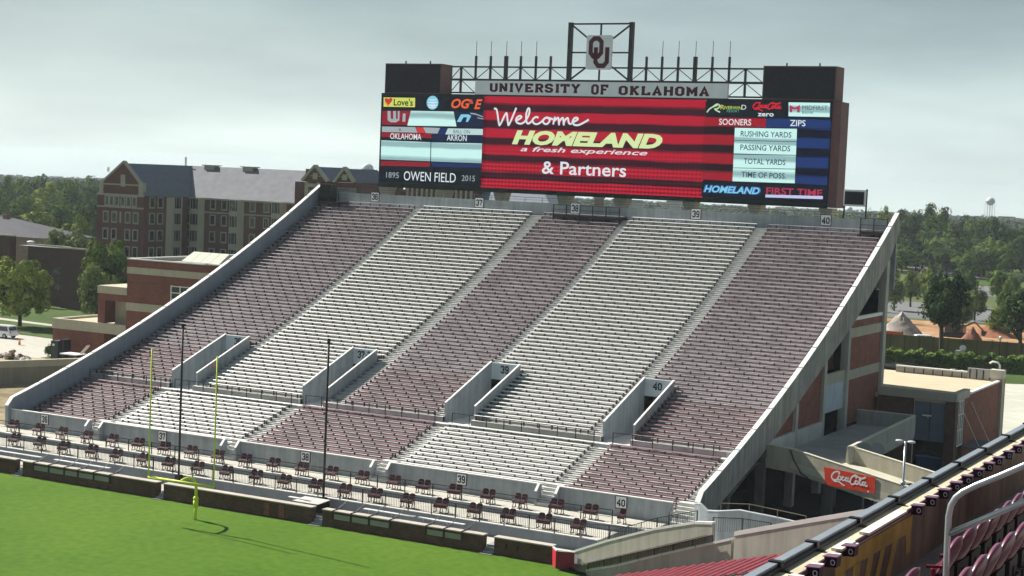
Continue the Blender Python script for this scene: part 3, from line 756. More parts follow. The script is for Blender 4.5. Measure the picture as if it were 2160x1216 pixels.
# silver sideline benches behind the wall
def silver(x0, x1, label):
    t = thing('sideline_bench', label, 'bench', ((x0+x1)/2, 97, .3), group='silver benches behind the field wall')
    for y, z in ((96.35, .95), (97.0, 1.22)):
        x = x0
        while x < x1-.2:
            b = MB(); b.box(x, min(x+1.6, x1), y-.16, y+.16, z-.05, z); b.build('plank', ALU, t); x += 1.66
    x = x0+.4
    while x < x1:
        b = MB(); b.bar((x, 96.35, .3), (x, 96.35, .9), .06); b.bar((x, 97, .3), (x, 97, 1.17), .06); b.bar((x, 96.2, .35), (x, 97.2, .6), .05); b.build('leg', GALV, t); x += 1.9
silver(-99.2, -94.0, 'silver two-tier bench at the far left behind the brick wall')
silver(-92.6, -86.9, 'silver two-tier bench behind the panelled wall below section 36')
silver(-69.9, -67.4, 'short silver bench by the steps below section 38')
silver(-63.4, -59.2, 'silver two-tier bench behind the wall below section 38')
silver(-58.9, -55.2, 'silver two-tier bench right of its twin below section 38')
t = thing('equipment_ramp', 'tan hinged platform lid lying on the field wall by the dark opening', 'lid', (-68, 96.2, 1.2))
b = MB(); b.prism([(-68.7, 95.76, 1.215), (-66.5, 95.76, 1.215), (-66.5, 97.3, 1.3), (-68.7, 97.3, 1.3)], (0, 0, .05)); b.build('lid_panel', CONCL, t)
b = MB(); b.box(-68.7, -66.5, 97.1, 97.25, .3, 1.28); b.build('lid_back', BLACK, t)
# red gate box at the corner
t = thing('red_gate_box', 'red padded gate box at the end of the brick field wall', 'gate', (-46.8, 94.6, 0))
REDP = mat('red_padding', (.50, .025, .045), .5, .1, 3); REDD = mat('dark_red_padding', (.22, .012, .03), .5, .1, 3)
Pa, Pb, Pc = (-47.42, 94.95), (-46.72, 94.1), (-45.55, 94.4)
for name, p, q, m_ in (('side_pad', Pa, Pb, REDP), ('front_pad', Pb, Pc, REDD)):
    b = MB(); d = Vector((q[0]-p[0], q[1]-p[1], 0)).normalized(); nn_ = Vector((-d.y, d.x, 0))*.08
    b.prism([(p[0], p[1], .02), (q[0], q[1], .02), (q[0], q[1], 1.12), (p[0], p[1], 1.12)], nn_); b.build(name, m_, t)
b = MB(); b.prism([(Pa[0], Pa[1], 1.125), (Pb[0], Pb[1], 1.125), (Pb[0]+.1, Pb[1]+.13, 1.125), (Pa[0]+.13, Pa[1]+.06, 1.125)], (0, 0, .05))
b.prism([(Pb[0]+.01, Pb[1], 1.18), (Pc[0], Pc[1], 1.125), (Pc[0], Pc[1]+.12, 1.125), (Pb[0]+.1, Pb[1]+.12, 1.18)], (0, 0, .05)); b.build('rim', CAP, t)
# ------------------------------------------------------------------ goalpost
gp = thing('goalpost', 'yellow football goalpost with one curved support standing on the grass', 'goalpost', (-73.5, 90.97, 0))
GX, GY = -73.2, 88.86
b = MB(); b.tube([(-73.55, 90.97, 0), (-73.53, 90.97, 1.1)], .105, 12); b.build('base_post', YEL, gp, smooth=True)
b = MB(); b.tube([(-73.53, 90.97, .9), (-73.53, 90.97, 1.35)], .19, 12); b.ball((-73.53, 90.97, 1.5), .2, .2, .2); b.build('joint_collar', YEL, gp, smooth=True)
b = MB(); b.tube([(-73.53, 90.97, 1.4), (-73.53, 90.97, 2.2), (-73.52, 90.88, 2.62), (-73.48, 90.62, 2.88), (-73.42, 90.25, 3.03), (-73.36, 89.85, 3.12), (-73.3, 89.45, 3.13), (-73.25, 89.1, 3.09), (GX, GY, 3.03)], .11, 12); b.build('neck', YEL, gp, smooth=True)
b = MB(); b.tube([(GX-2.87, GY, 3.03), (GX+2.87, GY, 3.03)], .085, 12); b.build('crossbar', YEL, gp, smooth=True)
for s in (-1, 1):
    x = GX+s*2.86
    b = MB(); b.tube([(x, GY, 3.0), (x, GY, 11.98)], .055, 10); b.build('upright', YEL, gp, smooth=True)
    b = MB(); b.add([(x, GY, 11.9), (x, GY, 11.78), (x-.25, GY-.03, 11.35), (x-.5, GY+.02, 10.95), (x-.42, GY, 11.25), (x-.2, GY-.02, 11.6)], [(0, 1, 2, 5), (5, 2, 3, 4)])
    b.build('ribbon', mat('red_ribbon', (.8, .12, .10), .6, .1, 5), gp)
for n, (x, lab) in enumerate(((-81.1, 'tall black net pole left, rising in front of the 37 board'), (-67.72, 'tall black net pole right, rising past the 38 board'))):
    t = thing('net_pole', lab, 'pole', (x, 98.2, .3), group='black net poles')
    b = MB(); b.tube([(x, 98.2, .3), (x, 98.2, 12.75)], .085, 10); b.build('pole', BLACK, t, smooth=True)
    b = MB(); b.box(x-.22, x+.22, 98.0, 98.4, .3, 1.25); b.build('base_box', BLACK, t)
    b = MB(); b.tube([(x, 98.2, 12.4), (x, 98.2, 12.8)], .12, 10); b.build('pulley', BLACK, t)
# ================================================================== SCOREBOARD
YS = 152.8
sb = thing('scoreboard', 'huge video scoreboard on concrete legs above the stand', 'scoreboard', (-74.2, 154, 0))
DM = mat('maroon_cabinet', (.155, .072, .078), .6, .12, .8, streak=.1)
SPK = mat('speaker_cloth', (.022, .022, .03), .85, .25, 3)
def sx(x, y): return aty(x, y, YS)
X0, X1, Z0, Z1, ZB = -99.47, -48.93, 23.59, 33.28, 36.61
b = MB(); b.box(X0+.05, X1+1.0, YS+.06, YS+2.4, Z0-.35, Z1+.0); b.build('cabinet', DM, sb)
b = MB(); b.box(X0-.1, X1+.15, YS, YS+.058, Z0-.4, Z1+.12); b.build('bezel', mat('black_bezel', (.012, .016, .02), .5, .2, 2), sb)
for a, c in ((-99.2, aty(930, 170, YS).x), (aty(1609, 170, YS).x, X1+.35)):
    b = MB(); b.box(a, c, YS+.03, YS+2.35, Z1+.125, ZB); b.build('speaker_box', DM, sb)
    b = MB(); b.box(a+.12, c-.12, YS-.02, YS+.028, Z1+.2, ZB-.12); b.build('speaker_grille', SPK, sb)
    for x in (a+2, c-2):
        b = MB(); b.tube([(x, YS+1, ZB), (x, YS+1, ZB+.35)], .08, 8); b.build('lifting_eye', STEEL, sb)
# legs
for k, x in enumerate((-99.0, -91.6, -84.6, -77.1, -70.6, -63.1, -56.2, -49.0)):
    b = MB(); b.box(x-.42, x+.42, 153.1, 154.6, 0, 22.3)
    b.prism([(x-.42, 153.1, 22.3), (x+.42, 153.1, 22.3), (x+.7, 153.1, 23.18), (x-.7, 153.1, 23.18)], (0, 1.5, 0)); b.build('leg', mat('leg_concrete', (.40, .375, .30), .9, .15, .8, streak=.2), sb)
# truss between the speaker boxes
def bar(name, p, q, wd=.14): 
    b = MB(); b.bar(p, q, wd); return b.build(name, STEEL, sb)
xa, xb = aty(945, 150, YS).x, aty(1607, 150, YS).x
zt = aty(950, 141, YS+.5).z; zm = aty(950, 168, YS+.5).z; zl = Z1+.32
bar('top_chord', (xa, YS+.6, zt), (xb, YS+.6, zt), .16); bar('middle_chord', (xa, YS+.6, zm), (xb, YS+.6, zm), .22)
bar('lower_chord', (xa, YS+.6, zl), (xb, YS+.6, zl), .16)
lp = [aty(x, 150, YS+.6).x for x in (973, 1003.5, 1034.5, 1067, 1098, 1130, 1161)]
rpx = [aty(x, 150, YS+.6).x for x in (1363, 1396, 1430, 1466, 1502, 1538, 1573)]
xs0 = [xa]+lp+[aty(1197, 150, YS+.6).x]; xs1 = [aty(1330, 150, YS+.6).x]+rpx+[xb]
for side, xs_ in ((0, xs0), (1, xs1)):
    for i, x in enumerate(xs_[1:-1]):
        thick = i in (3,)
        spike = (1 <= i <= 5) if side == 0 else (1 <= i <= 5)
        top = zt + (1.15 if (side == 0 and i >= 1) or (side == 1 and i <= 5) else 0)
        bar('truss_post', (x, YS+.6, zl if (i == 0 and side == 0) or (i == 6 and side == 1) or thick else zm), (x, YS+.6, top), .34 if thick else .2)
        if spike and top > zt:
            b = MB(); b.tube([(x, YS+.6, top), (x, YS+.6, top+1.55)], .035, 6); b.build('lightning_rod', mat('rod_copper', (.28, .17, .12), .5, .2, 4), sb)
    for i in range(len(xs_)-1):
        p, q = xs_[i], xs_[i+1]
        if i % 2 == 0: bar('diagonal', (p, YS+.6, zm), (q, YS+.6, zt), .07)
        else: bar('diagonal', (p, YS+.6, zt), (q, YS+.6, zm), .07)
for p, q, r_ in ((xa, xs0[1], 0), (xs0[1], xs0[2], 1)):
    bar('diagonal', (p, YS+.6, zl if not r_ else zm), (q, YS+.6, zm if not r_ else zl), .07)
for p, q, r_ in ((xs1[-3], xs1[-2], 0), (xs1[-2], xb, 1)):
    bar('diagonal', (p, YS+.6, zl if not r_ else zm), (q, YS+.6, zm if not r_ else zl), .07)
# logo frame
fx0, fx1 = aty(1204, 50, YS+.3).x, aty(1333, 50, YS+.3).x; fzt = aty(1204, 51, YS+.3).z
for x in (fx0, fx1): bar('frame_post', (x, YS+.4, zl), (x, YS+.4, fzt+.15), .42)
bar('frame_top', (fx0, YS+.4, fzt), (fx1, YS+.4, fzt), .16)
lx0, lx1 = aty(1236, 110, YS).x, aty(1289, 110, YS).x; lz0, lz1 = aty(1262, 147, YS).z, aty(1262, 74.5, YS).z
cx, cz = (lx0+lx1)/2, (lz0+lz1)/2
for p, q in (((fx0, fzt), (lx0, lz1-.3)), ((fx1, fzt), (lx1, lz1-.3)), ((fx0, zm), (lx0, lz0+.3)), ((fx1, zm), (lx1, lz0+.3)), ((fx0, cz), (lx0, cz)), ((fx1, cz), (lx1, cz)), ((cx, fzt), (cx, lz1)), ((cx, zm), (cx, lz0))):
    bar('frame_strut', (p[0], YS+.4, p[1]), (q[0], YS+.4, q[1]), .15)
b = MB(); w_, h_ = (lx1-lx0), (lz1-lz0); c_ = .25; n8 = []
for (qx, qz, a0) in ((lx1-c_, lz0+c_, -90), (lx1-c_, lz1-c_, 0), (lx0+c_, lz1-c_, 90), (lx0+c_, lz0+c_, 180)):
    for k in range(5): n8.append((qx+c_*math.cos(R(a0+22.5*k)), YS+.05, qz+c_*math.sin(R(a0+22.5*k))))
b.prism(n8, (0, .3, 0)); b.build('logo_panel', mat('sign_white', (.70, .74, .80), .5, .05, 1), sb)
LOGO = mat('logo_crimson', (.07, .008, .022), .5, .05, 3)
def lz(u, v): return (lx0 + u*w_/10, lz0 + v*h_/13)
b = MB()
vs, fs = strip([lz(*p) for p in [(2.9, 5.2), (5.2, 5.2), (5.9, 6.2), (5.9, 10.6), (4.9, 11.7), (3.1, 11.7), (2.1, 10.6), (2.1, 6.2)]], w_*.17, True)
vs, fs = strip([lz(*p) for p in [(2.9, 4.9), (4.8, 4.9), (6.0, 6.3), (6.0, 10.4), (4.8, 11.7), (3.0, 11.7), (1.8, 10.4), (1.8, 6.3)]], w_*.165, True)
b.add([(p[0], YS+.035, p[1]) for p in vs], fs)
vs, fs = strip([lz(*p) for p in [(3.9, 8.4), (3.9, 2.8), (5.0, 1.4), (7.2, 1.4), (8.4, 2.8), (8.4, 8.4)]], w_*.165)
b.add([(p[0], YS+.028, p[1]) for p in vs], fs)
b.build('interlocked_ou', LOGO, sb)
# name sign
nx0, nx1 = aty(1002, 185, YS).x, aty(1535, 185, YS).x; nz0, nz1 = aty(1100, 203, YS).z, aty(1100, 171.5, YS).z
b = MB(); b.box(nx0, nx1, YS+.02, YS+.35, nz0, nz1); b.build('name_panel', MATS['sign_white'], sb)
def word(s, xl, xr):
    a, c = aty(xl, 186, YS).x, aty(xr, 189, YS).x; hh = (nz1-nz0)
    put_block(s, (a, YS+.012, nz0+hh*.17), (1, 0, 0), (0, 0, 1), c-a, hh*.68, 'lettering', LOGO, sb, wd=1.6, gap=2.2)
word('UNIVERSITY', 1033, 1223); word('OF', 1247, 1283); word('OKLAHOMA', 1305, 1496)
# ---------------------------------------------------------------- screens
def em(name, c):
    c = tuple(q*.88 for q in c)
    return mat(name, c, emis=c)
def led(name, hi, lo, per, phase, duty=.5, dots=True):
    """LED picture content: soft horizontal bars of colour, breaking into rows of dots low on the screen"""
    mt = bpy.data.materials.new(name); mt.use_nodes = True; t = mt.node_tree; b = t.nodes['Principled BSDF']; l = t.links.new
    b.inputs['Base Color'].default_value = (.008, .008, .008, 1); b.inputs['Specular IOR Level'].default_value = .1
    g = N(t, 'ShaderNodeNewGeometry'); s = N(t, 'ShaderNodeSeparateXYZ'); l(g.outputs['Position'], s.inputs[0])
    nz = N(t, 'ShaderNodeTexNoise'); nz.inputs['Scale'].default_value = .25; nz.inputs['Detail'].default_value = 4; l(g.outputs['Position'], nz.inputs['Vector'])
    def mth(op, a, c=None, v=None):
        n = N(t, 'ShaderNodeMath', operation=op)
        if isinstance(a, (int, float)): n.inputs[0].default_value = a
        else: l(a, n.inputs[0])
        if c is not None:
            if isinstance(c, (int, float)): n.inputs[1].default_value = c
            else: l(c, n.inputs[1])
        return n.outputs[0]
    z = mth('SUBTRACT', s.outputs[2], Z0); z2 = mth('ADD', z, mth('MULTIPLY', nz.outputs['Fac'], .35))
    zx = mth('ADD', z2, mth('MULTIPLY', s.outputs[0], .004))
    wv = mth('SINE', mth('ADD', mth('MULTIPLY', zx, 2*math.pi/per), phase))
    r = N(t, 'ShaderNodeValToRGB'); e = r.color_ramp.elements; e[0].position = .5-duty*.5; e[1].position = .5-duty*.5+.36
    e[0].color = (*lo, 1); e[1].color = (*hi, 1)
    m_ = mth('ADD', mth('ADD', mth('MULTIPLY', wv, .46), .5), mth('MULTIPLY', mth('SINE', mth('MULTIPLY', zx, 2*math.pi/.37)), .07)); l(m_, r.inputs[0]); out = r.outputs[0]
    if dots:
        dx = mth('SINE', mth('MULTIPLY', s.outputs[0], 2*math.pi/.42)); dz = mth('SINE', mth('MULTIPLY', s.outputs[2], 2*math.pi/.40))
        dd = mth('ADD', mth('MULTIPLY', mth('ADD', mth('MULTIPLY', dx, .3), mth('MULTIPLY', dz, .75)), .62), .9)
        low = N(t, 'ShaderNodeMapRange'); low.inputs[1].default_value = 5.4; low.inputs[2].default_value = 1.2; low.inputs[3].default_value = 0; low.inputs[4].default_value = 1
        l(z, low.inputs[0])
        f = N(t, 'ShaderNodeMix', data_type='FLOAT'); l(low.outputs[0], f.inputs[0]); f.inputs[2].default_value = 1; l(dd, f.inputs[3])
        vm = N(t, 'ShaderNodeVectorMath', operation='SCALE'); l(out, vm.inputs[0]); l(f.outputs[0], vm.inputs[3]); out = vm.outputs[0]
    l(out, b.inputs['Emission Color']); b.inputs['Emission Strength'].default_value = .58
    MATS[name] = mt; return mt
MAINR = led('screen_red', (.40, .006, .026), (.035, .004, .012), 1.78, .4)
MAIND = led('screen_dark_red', (.30, .006, .02), (.012, .003, .008), 1.78, .4, dots=False)
BLUES = led('screen_blue', (.010, .032, .14), (.002, .003, .014), 1.78, .4, dots=False)
PALE = led('screen_pale', (.56, .86, .82), (.27, .45, .45), 1.6, 1.2, .7, dots=False)
SW = em('lit_white', (.72, .80, .84)); SWG = em('lit_grey', (.35, .42, .44)); SDK = em('lit_black', (.004, .008, .014)); SRED = em('lit_red', (.60, .03, .03)); SINK = em('lit_ink', (.02, .055, .08))
SDRED = em('lit_dark_red', (.26, .01, .025)); SBLU = em('lit_blue', (.010, .024, .12)); SNAVY = em('lit_navy', (.006, .014, .05)); SYEL = em('lit_yellow', (.62, .70, .12)); SORG = em('lit_orange', (.80, .12, .04))
SLIME = em('lit_lime', (.42, .72, .12)); SCY = em('lit_cyan', (.22, .62, .78)); SGRN = em('lit_green', (.08, .42, .28)); SBL2 = em('lit_mid_blue', (.05, .16, .55)); SPINK = em('lit_crimson', (.42, .03, .09))
def poly(name, pts, m_, lay, parent=None):
    pp = [sx(*p) for p in pts]; y = YS-.012*lay
    b = MB(); b.quad(*[(p.x, y, p.z) for p in pp]); return b.build(name, m_, parent or sb)
def rect(name, x0, y0, x1, y1, m_, lay, parent=None):
    """pixel box whose sides follow the board"""
    a, c = sx(x0, y0), sx(x1, y1); y = YS-.012*lay
    tl = sx(x0, y0); bl = sx(x0, y1)
    za, zb = max(tl.z, bl.z), min(tl.z, bl.z)
    b = MB(); b.quad((a.x, y, zb), (c.x, y, zb), (c.x, y, za), (a.x, y, za)); return b.build(name, m_, parent or sb)
def txt(s, x0, y1, x1, h, m_, lay, shear=0, off=0, parent=None, name='lettering'):
    """fit a word to a pixel box: left x0, baseline y1 at left, right x1, cap height h"""
    a = sx(x0, y1); c = sx(x1, y1); t_ = sx(x0, y1-h)
    vs, fs = text_mesh(s, shear, off)
    return put2d([(v[0], v[1]) for v in vs], fs, (a.x, YS-.012*lay, a.z), (1, 0, 0), (0, 0, 1), name, m_, parent or sb, fit=(c.x-a.x, t_.z-a.z))
def strokes(lines, x0, y1, x1, h, wd, m_, lay, name='script_lettering', parent=None, frame=None):
    """hand-drawn script from smoothed centre lines fitted to a box"""
    al = [p for l_ in lines for p in l_]; ax0, ax1 = min(p[0] for p in al), max(p[0] for p in al); ay0, ay1 = min(p[1] for p in al), max(p[1] for p in al)
    if frame: O, U, V, W_, H_ = frame
    else:
        a = sx(x0, y1); c = sx(x1, y1); t_ = sx(x0, y1-h); O = Vector((a.x, YS-.012*lay, a.z)); U = Vector((1, 0, 0)); V = Vector((0, 0, 1)); W_, H_ = c.x-a.x, t_.z-a.z
    nv = U.cross(V); b = MB()
    for k, l_ in enumerate(lines):
        q = smooth_line([((p[0]-ax0)/(ax1-ax0)*W_, (p[1]-ay0)/(ay1-ay0)*H_) for p in l_], 6)
        vs, fs = strip(q, wd); b.add([O + U*v[0] + V*v[1] + nv*(.003*k) for v in vs], fs)
    return b.build(name, m_, parent or sb)
# base areas (parts: the left, main and right screens)
lft = rect('left_screen', 806.5, 203, 1021, 383, SDK, 1)
zt_, zb_ = Z1-.05, Z0+.05
b = MB(); xm0, xm1 = sx(1018, 300).x, sx(1487, 300).x
b.quad((xm0, YS-.012, zb_), (xm1, YS-.012, zb_), (xm1, YS-.012, zt_), (xm0, YS-.012, zt_)); mn = b.build('main_screen', MAINR, sb)
xr1 = sx(1751, 320).x
b = MB(); b.quad((xm1, YS-.012, zb_), (xr1, YS-.012, zb_), (xr1, YS-.012, zt_), (xm1, YS-.012, zt_)); rg = b.build('right_screen', SDK, sb)
def z1_(x, y): return (800+x/5.79, 190+y/5.79)
def Q(n, pts, m_, l_, p=None): return poly(n, [z1_(*q) for q in pts], m_, l_, p or lft)
Q('sponsor_panel', [(55, 92), (440, 98), (438, 212), (54, 206)], SYEL, 2)
Q('heart_logo', [(115, 190), (72, 140), (66, 112), (86, 98), (112, 112), (140, 96), (164, 108), (160, 136)], SRED, 3)
Q('heart_stripe', [(66, 150), (74, 150), (118, 198), (112, 204)], SORG, 4)
txt("Love's", *z1_(178, 193), 800+412/5.79, 15.2, SDK, 4, off=.02, parent=lft)
c0 = sx(*z1_(652, 157)); r_ = 72/5.79/3495*165*1.0
b = MB(); rad = abs(sx(*z1_(724, 157)).x-c0.x)
ring = [(c0.x+rad*math.cos(R(a)), YS-.024, c0.z+rad*1.0*math.sin(R(a))) for a in range(0, 360, 15)]
b.quad(*ring); b.build('globe_logo', SCY, lft)
for k, (zz, hh) in enumerate(((.45, .07), (.08, .09), (-.32, .1), (-.62, .07))):
    b = MB(); q = rad*math.sqrt(max(.05, 1-zz*zz))*.82
    b.quad((c0.x-q, YS-.036, c0.z+zz*rad-hh*rad), (c0.x, YS-.036, c0.z+zz*rad-hh*rad*2.2), (c0.x+q, YS-.036, c0.z+zz*rad-hh*rad), (c0.x+q*.9, YS-.036, c0.z+zz*rad+hh*rad*.4), (c0.x-q*.9, YS-.036, c0.z+zz*rad+hh*rad*.4)); b.build('globe_stripe', SW, lft)
txt('OG', *z1_(880, 225), 800+1110/5.79, 20.5, SORG, 2, shear=.28, off=.03, parent=lft)
txt('&', *z1_(1105, 170), 800+1150/5.79, 9, SORG, 2, parent=lft)
txt('E', *z1_(1160, 235), 800+1258/5.79, 21, SORG, 2, shear=.3, off=.03, parent=lft)
Q('team_panel', [(38, 258), (392, 255), (345, 430), (36, 425)], SDRED, 2)
Q('team_mark', [(103, 258), (140, 258), (142, 350), (172, 362), (172, 258), (205, 258), (207, 362), (228, 350), (228, 258), (250, 258), (248, 372), (205, 398), (140, 396), (105, 372)], SWG, 3)
Q('team_mark', [(290, 290), (325, 290), (320, 390), (284, 388)], SWG, 3)
Q('score_panel', [(388, 256), (910, 266), (945, 447), (345, 437)], PALE, 3)
Q('team_panel', [(915, 266), (1275, 272), (1270, 455), (950, 447)], SNAVY, 2)
Q('team_mark', [(948, 392), (1000, 300), (1090, 300), (1125, 318), (1085, 392), (1060, 392), (1075, 335), (1030, 335), (998, 392)], SCY, 3)
Q('team_mark', [(1110, 280), (1170, 285), (1272, 325), (1270, 335), (1180, 305), (1120, 296)], SWG, 3)
Q('team_mark', [(1195, 335), (1272, 350), (1272, 362), (1205, 348)], SWG, 3)
Q('status_strip', [(34, 447), (440, 455), (468, 524), (34, 514)], SWG, 2)
Q('status_strip', [(537, 458), (745, 465), (712, 535), (570, 528)], SWG, 2)
Q('status_strip', [(840, 470), (1267, 478), (1266, 552), (806, 545)], em('lit_pale', (.50, .68, .68)), 2)
txt('6', *z1_(240, 500), 800+270/5.79, 5.5, SINK, 4, parent=lft)
txt('BALL ON', *z1_(908, 530), 800+1108/5.79, 7.6, SINK, 4, parent=lft)
Q('red_wedge', [(443, 456), (535, 458), (568, 530), (470, 526)], SRED, 2)
Q('blue_wedge', [(748, 466), (838, 470), (800, 546), (712, 537)], SBLU, 2)
Q('name_strip', [(32, 520), (640, 535), (640, 592), (32, 575)], SDRED, 2)
Q('name_strip', [(641, 535), (1266, 556), (1264, 650), (640, 632)], SNAVY, 2)
txt('OKLAHOMA', *z1_(135, 600), 800+517/5.79, 12.4, SW, 5, parent=lft, off=.01)
txt('AKRON', *z1_(828, 620), 800+1070/5.79, 12.4, SW, 5, parent=lft, off=.01)
Q('score_panel', [(26, 616), (628, 640), (624, 872), (20, 850)], PALE, 3)
Q('score_panel', [(638, 642), (1258, 655), (1250, 896), (634, 874)], PALE, 3)
Q('red_strip', [(20, 868), (620, 885), (620, 942), (20, 925)], SDRED, 2)
Q('blue_strip', [(640, 885), (1246, 905), (1244, 950), (640, 940)], SBLU, 2)
txt('1895', *z1_(85, 1072), 800+240/5.79, 12, SWG, 3, parent=lft)
txt('OWEN FIELD', *z1_(300, 1105), 800+935/5.79, 19.5, SW, 3, parent=lft)
txt('2015', *z1_(1008, 1112), 800+1170/5.79, 12, SWG, 3, parent=lft)
# main screen words
WEL = [[(0, 2.5), (.28, 2.3), (.55, .3), (.7, .2), (1.15, 1.7), (1.3, 1.7), (1.45, .35), (1.6, .3), (2.2, 2.7)],
       [(2.2, .75), (2.6, 1.1), (2.75, 1.35), (2.55, 1.5), (2.25, 1.1), (2.3, .55), (2.7, .35), (3.1, .7), (3.45, 1.7), (3.5, 2.5), (3.35, 2.6), (3.2, 1.8), (3.25, .7), (3.45, .4), (3.8, .8)],
       [(4.4, 1.3), (4.15, 1.4), (3.85, 1.0), (3.95, .5), (4.3, .35), (4.7, .7), (5.0, 1.2), (5.25, 1.35), (5.5, 1.0), (5.3, .45), (5.0, .45), (4.85, .85), (5.1, 1.3), (5.5, 1.25), (5.8, 1.1)],
       [(5.85, .35), (5.95, 1.3), (6.0, 1.0), (6.3, 1.35), (6.4, .4), (6.45, .9), (6.75, 1.35), (6.85, .4), (6.9, .9), (7.2, 1.35), (7.35, .6), (7.6, .5)],
       [(7.6, .65), (8.1, 1.1), (8.15, 1.35), (7.9, 1.4), (7.7, .95), (7.8, .45), (8.2, .35), (8.7, .7), (9.2, 1.2)]]
strokes(WEL, 1041, 262, 1242, 35, .20, SW, 3, parent=mn, name='welcome_script')
txt('HOMELAND', 1080, 305, 1397, 30.5, em('lit_lime_white', (.66, .82, .40)), 3, shear=.25, off=.055, parent=mn)
rect('lettering_fade', 1080, 298, 1390, 299, em('fade', (.6, .8, .3)), 1, mn) if False else None
txt('HOMELAND', 1080, 305, 1397, 15, SLIME, 4, shear=.25, off=.055, parent=mn) if False else None
txt('a fresh experience', 1098, 322.5, 1366, 13.5, SW, 3, shear=.3, off=.012, parent=mn)
txt('& Partners', 1143, 367, 1321, 27, SW, 3, off=.012, parent=mn)
# right screen
def z2_(x, y): return (1460+x/5.066, 200+y/5.066)
def P2(n, pts, m_, l_): return poly(n, [z2_(*q) for q in pts], m_, l_, rg)
def T2(s, x0, yb, x1, h, m_, l_, **k): return txt(s, *z2_(x0, yb), 1460+x1/5.066, h/5.066, m_, l_, parent=rg, **k)
P2('sponsor_strip', [(145, 75), (1490, 82), (1482, 250), (140, 232)], SDK, 2)
strokes([[(0, 0), (.5, .9), (1.4, 1.6), (2.1, 1.9)], [(1.2, 1.5), (2.0, 2.2), (2.6, 1.7), (2.1, 1.0), (1.6, .9), (2.0, .5), (2.7, .1)]], *z2_(160, 190), 1460+300/5.066, 90/5.066, .13, em('lit_pale_green', (.55, .75, .45)), 3, parent=rg, name='river_logo')
T2('R', 305, 158, 345, 48, SYEL, 3); T2('IVERWIN', 345, 156, 530, 34, SYEL, 3); T2('D', 528, 160, 578, 50, SW, 3)
T2('RESORT', 372, 188, 505, 28, SGRN, 3)
COKE = [[(2.2, 2.3), (2.5, 2.75), (2.2, 3.0), (1.4, 2.8), (.6, 2.0), (.3, 1.1), (.7, .5), (1.4, .6), (2.0, 1.1)],
        [(.6, .5), (1.1, .1), (1.9, .3), (2.7, -.1), (3.3, -.5), (3.5, -.3)],
        [(2.6, 1.9), (2.2, 1.7), (2.0, 1.2), (2.3, .8), (2.7, 1.0), (2.8, 1.6), (2.5, 1.9), (3.1, 1.5)],
        [(3.6, 1.7), (3.3, 1.85), (3.0, 1.3), (3.2, .85), (3.7, 1.1), (4.2, 1.8)],
        [(4.5, 1.7), (4.1, 1.8), (3.9, 1.2), (4.2, .8), (4.6, 1.5), (4.7, 1.8), (4.5, 1.1), (4.8, .8), (5.3, 1.4)],
        [(6.6, 2.2), (6.8, 2.7), (6.4, 2.9), (5.7, 2.4), (5.2, 1.5), (5.1, .7), (5.6, .3), (6.3, .8)],
        [(6.1, 2.6), (6.6, 3.05), (7.4, 2.6), (8.2, 2.5), (9.2, 3.1)],
        [(6.9, 1.6), (6.5, 1.4), (6.4, .9), (6.7, .6), (7.1, .9), (7.1, 1.4), (6.8, 1.6), (7.3, 1.3)],
        [(7.3, 1.2), (7.9, 2.2), (7.9, 2.6), (7.6, 2.3), (7.5, 1.0), (7.8, .6), (8.2, 1.1)],
        [(8.8, 1.5), (8.4, 1.6), (8.2, 1.1), (8.5, .7), (8.9, 1.3), (9.0, 1.6), (8.8, 1.0), (9.1, .6), (9.5, 1.0)]]
strokes(COKE, *z2_(650, 172), 1460+955/5.066, 92/5.066, .12, em('lit_cola_red', (.62, .01, .03)), 3, parent=rg, name='cola_script')
T2('zero', 702, 232, 872, 36, SW, 3, off=.02)
P2('bank_panel', [(1032, 83), (1476, 90), (1470, 240), (1030, 232)], PALE, 3)
P2('bank_logo', [(1045, 110), (1098, 140), (1155, 110), (1150, 192), (1125, 192), (1125, 155), (1098, 160), (1072, 155), (1070, 190), (1045, 190)], SPINK, 4)
T2('MIDFIRST', 1178, 162, 1448, 48, SINK, 4); T2('BANK', 1178, 205, 1300, 26, SINK, 4)
P2('team_bar', [(130, 242), (790, 252), (790, 350), (128, 340)], MAIND, 2); P2('team_bar', [(791, 252), (1482, 262), (1480, 360), (791, 350)], BLUES, 2)
T2('SOONERS', 288, 323, 632, 66, SW, 4, off=.01); T2('ZIPS', 1046, 336, 1212, 66, SW, 4, off=.01)
P2('red_column', [(128, 341), (456, 350), (430, 925), (100, 905)], MAIND, 2); P2('blue_column', [(1122, 362), (1480, 365), (1440, 975), (1090, 945)], BLUES, 2)
for (ya, yb, yc, yd), s, xa_, xb_, base in (((355, 486, 365, 500), 'RUSHING YARDS', 520, 1062, 447), ((492, 630, 506, 645), 'PASSING YARDS', 516, 1050, 592), ((640, 780, 652, 793), 'TOTAL YARDS', 553, 998, 740), ((786, 926, 800, 948), 'TIME OF POSS.', 527, 1006, 882)):
    k = (ya-355)/570
    P2('stat_panel', [(458-k*26, ya), (1122-k*26, yc), (1117-k*26, yd), (452-k*26, yb)], PALE, 3)
    T2(s, xa_, base, xb_, 60, SINK, 5, off=.012)
P2('ad_strip', [(105, 925), (1440, 980), (1425, 1135), (98, 1085)], SDK, 4)
T2('HOMELAND', 118, 1045, 735, 84, SBL2, 5, shear=.25, off=.075); T2('HOMELAND', 130, 1040, 722, 70, SCY, 6, shear=.25, off=.02)
T2('FIRST TIME', 792, 1066, 1392, 76, SPINK, 5, off=.02)
P2('ad_bar', [(786, 1068), (1400, 1085), (1398, 1118), (785, 1098)], em('lit_lilac', (.55, .58, .85)), 6)
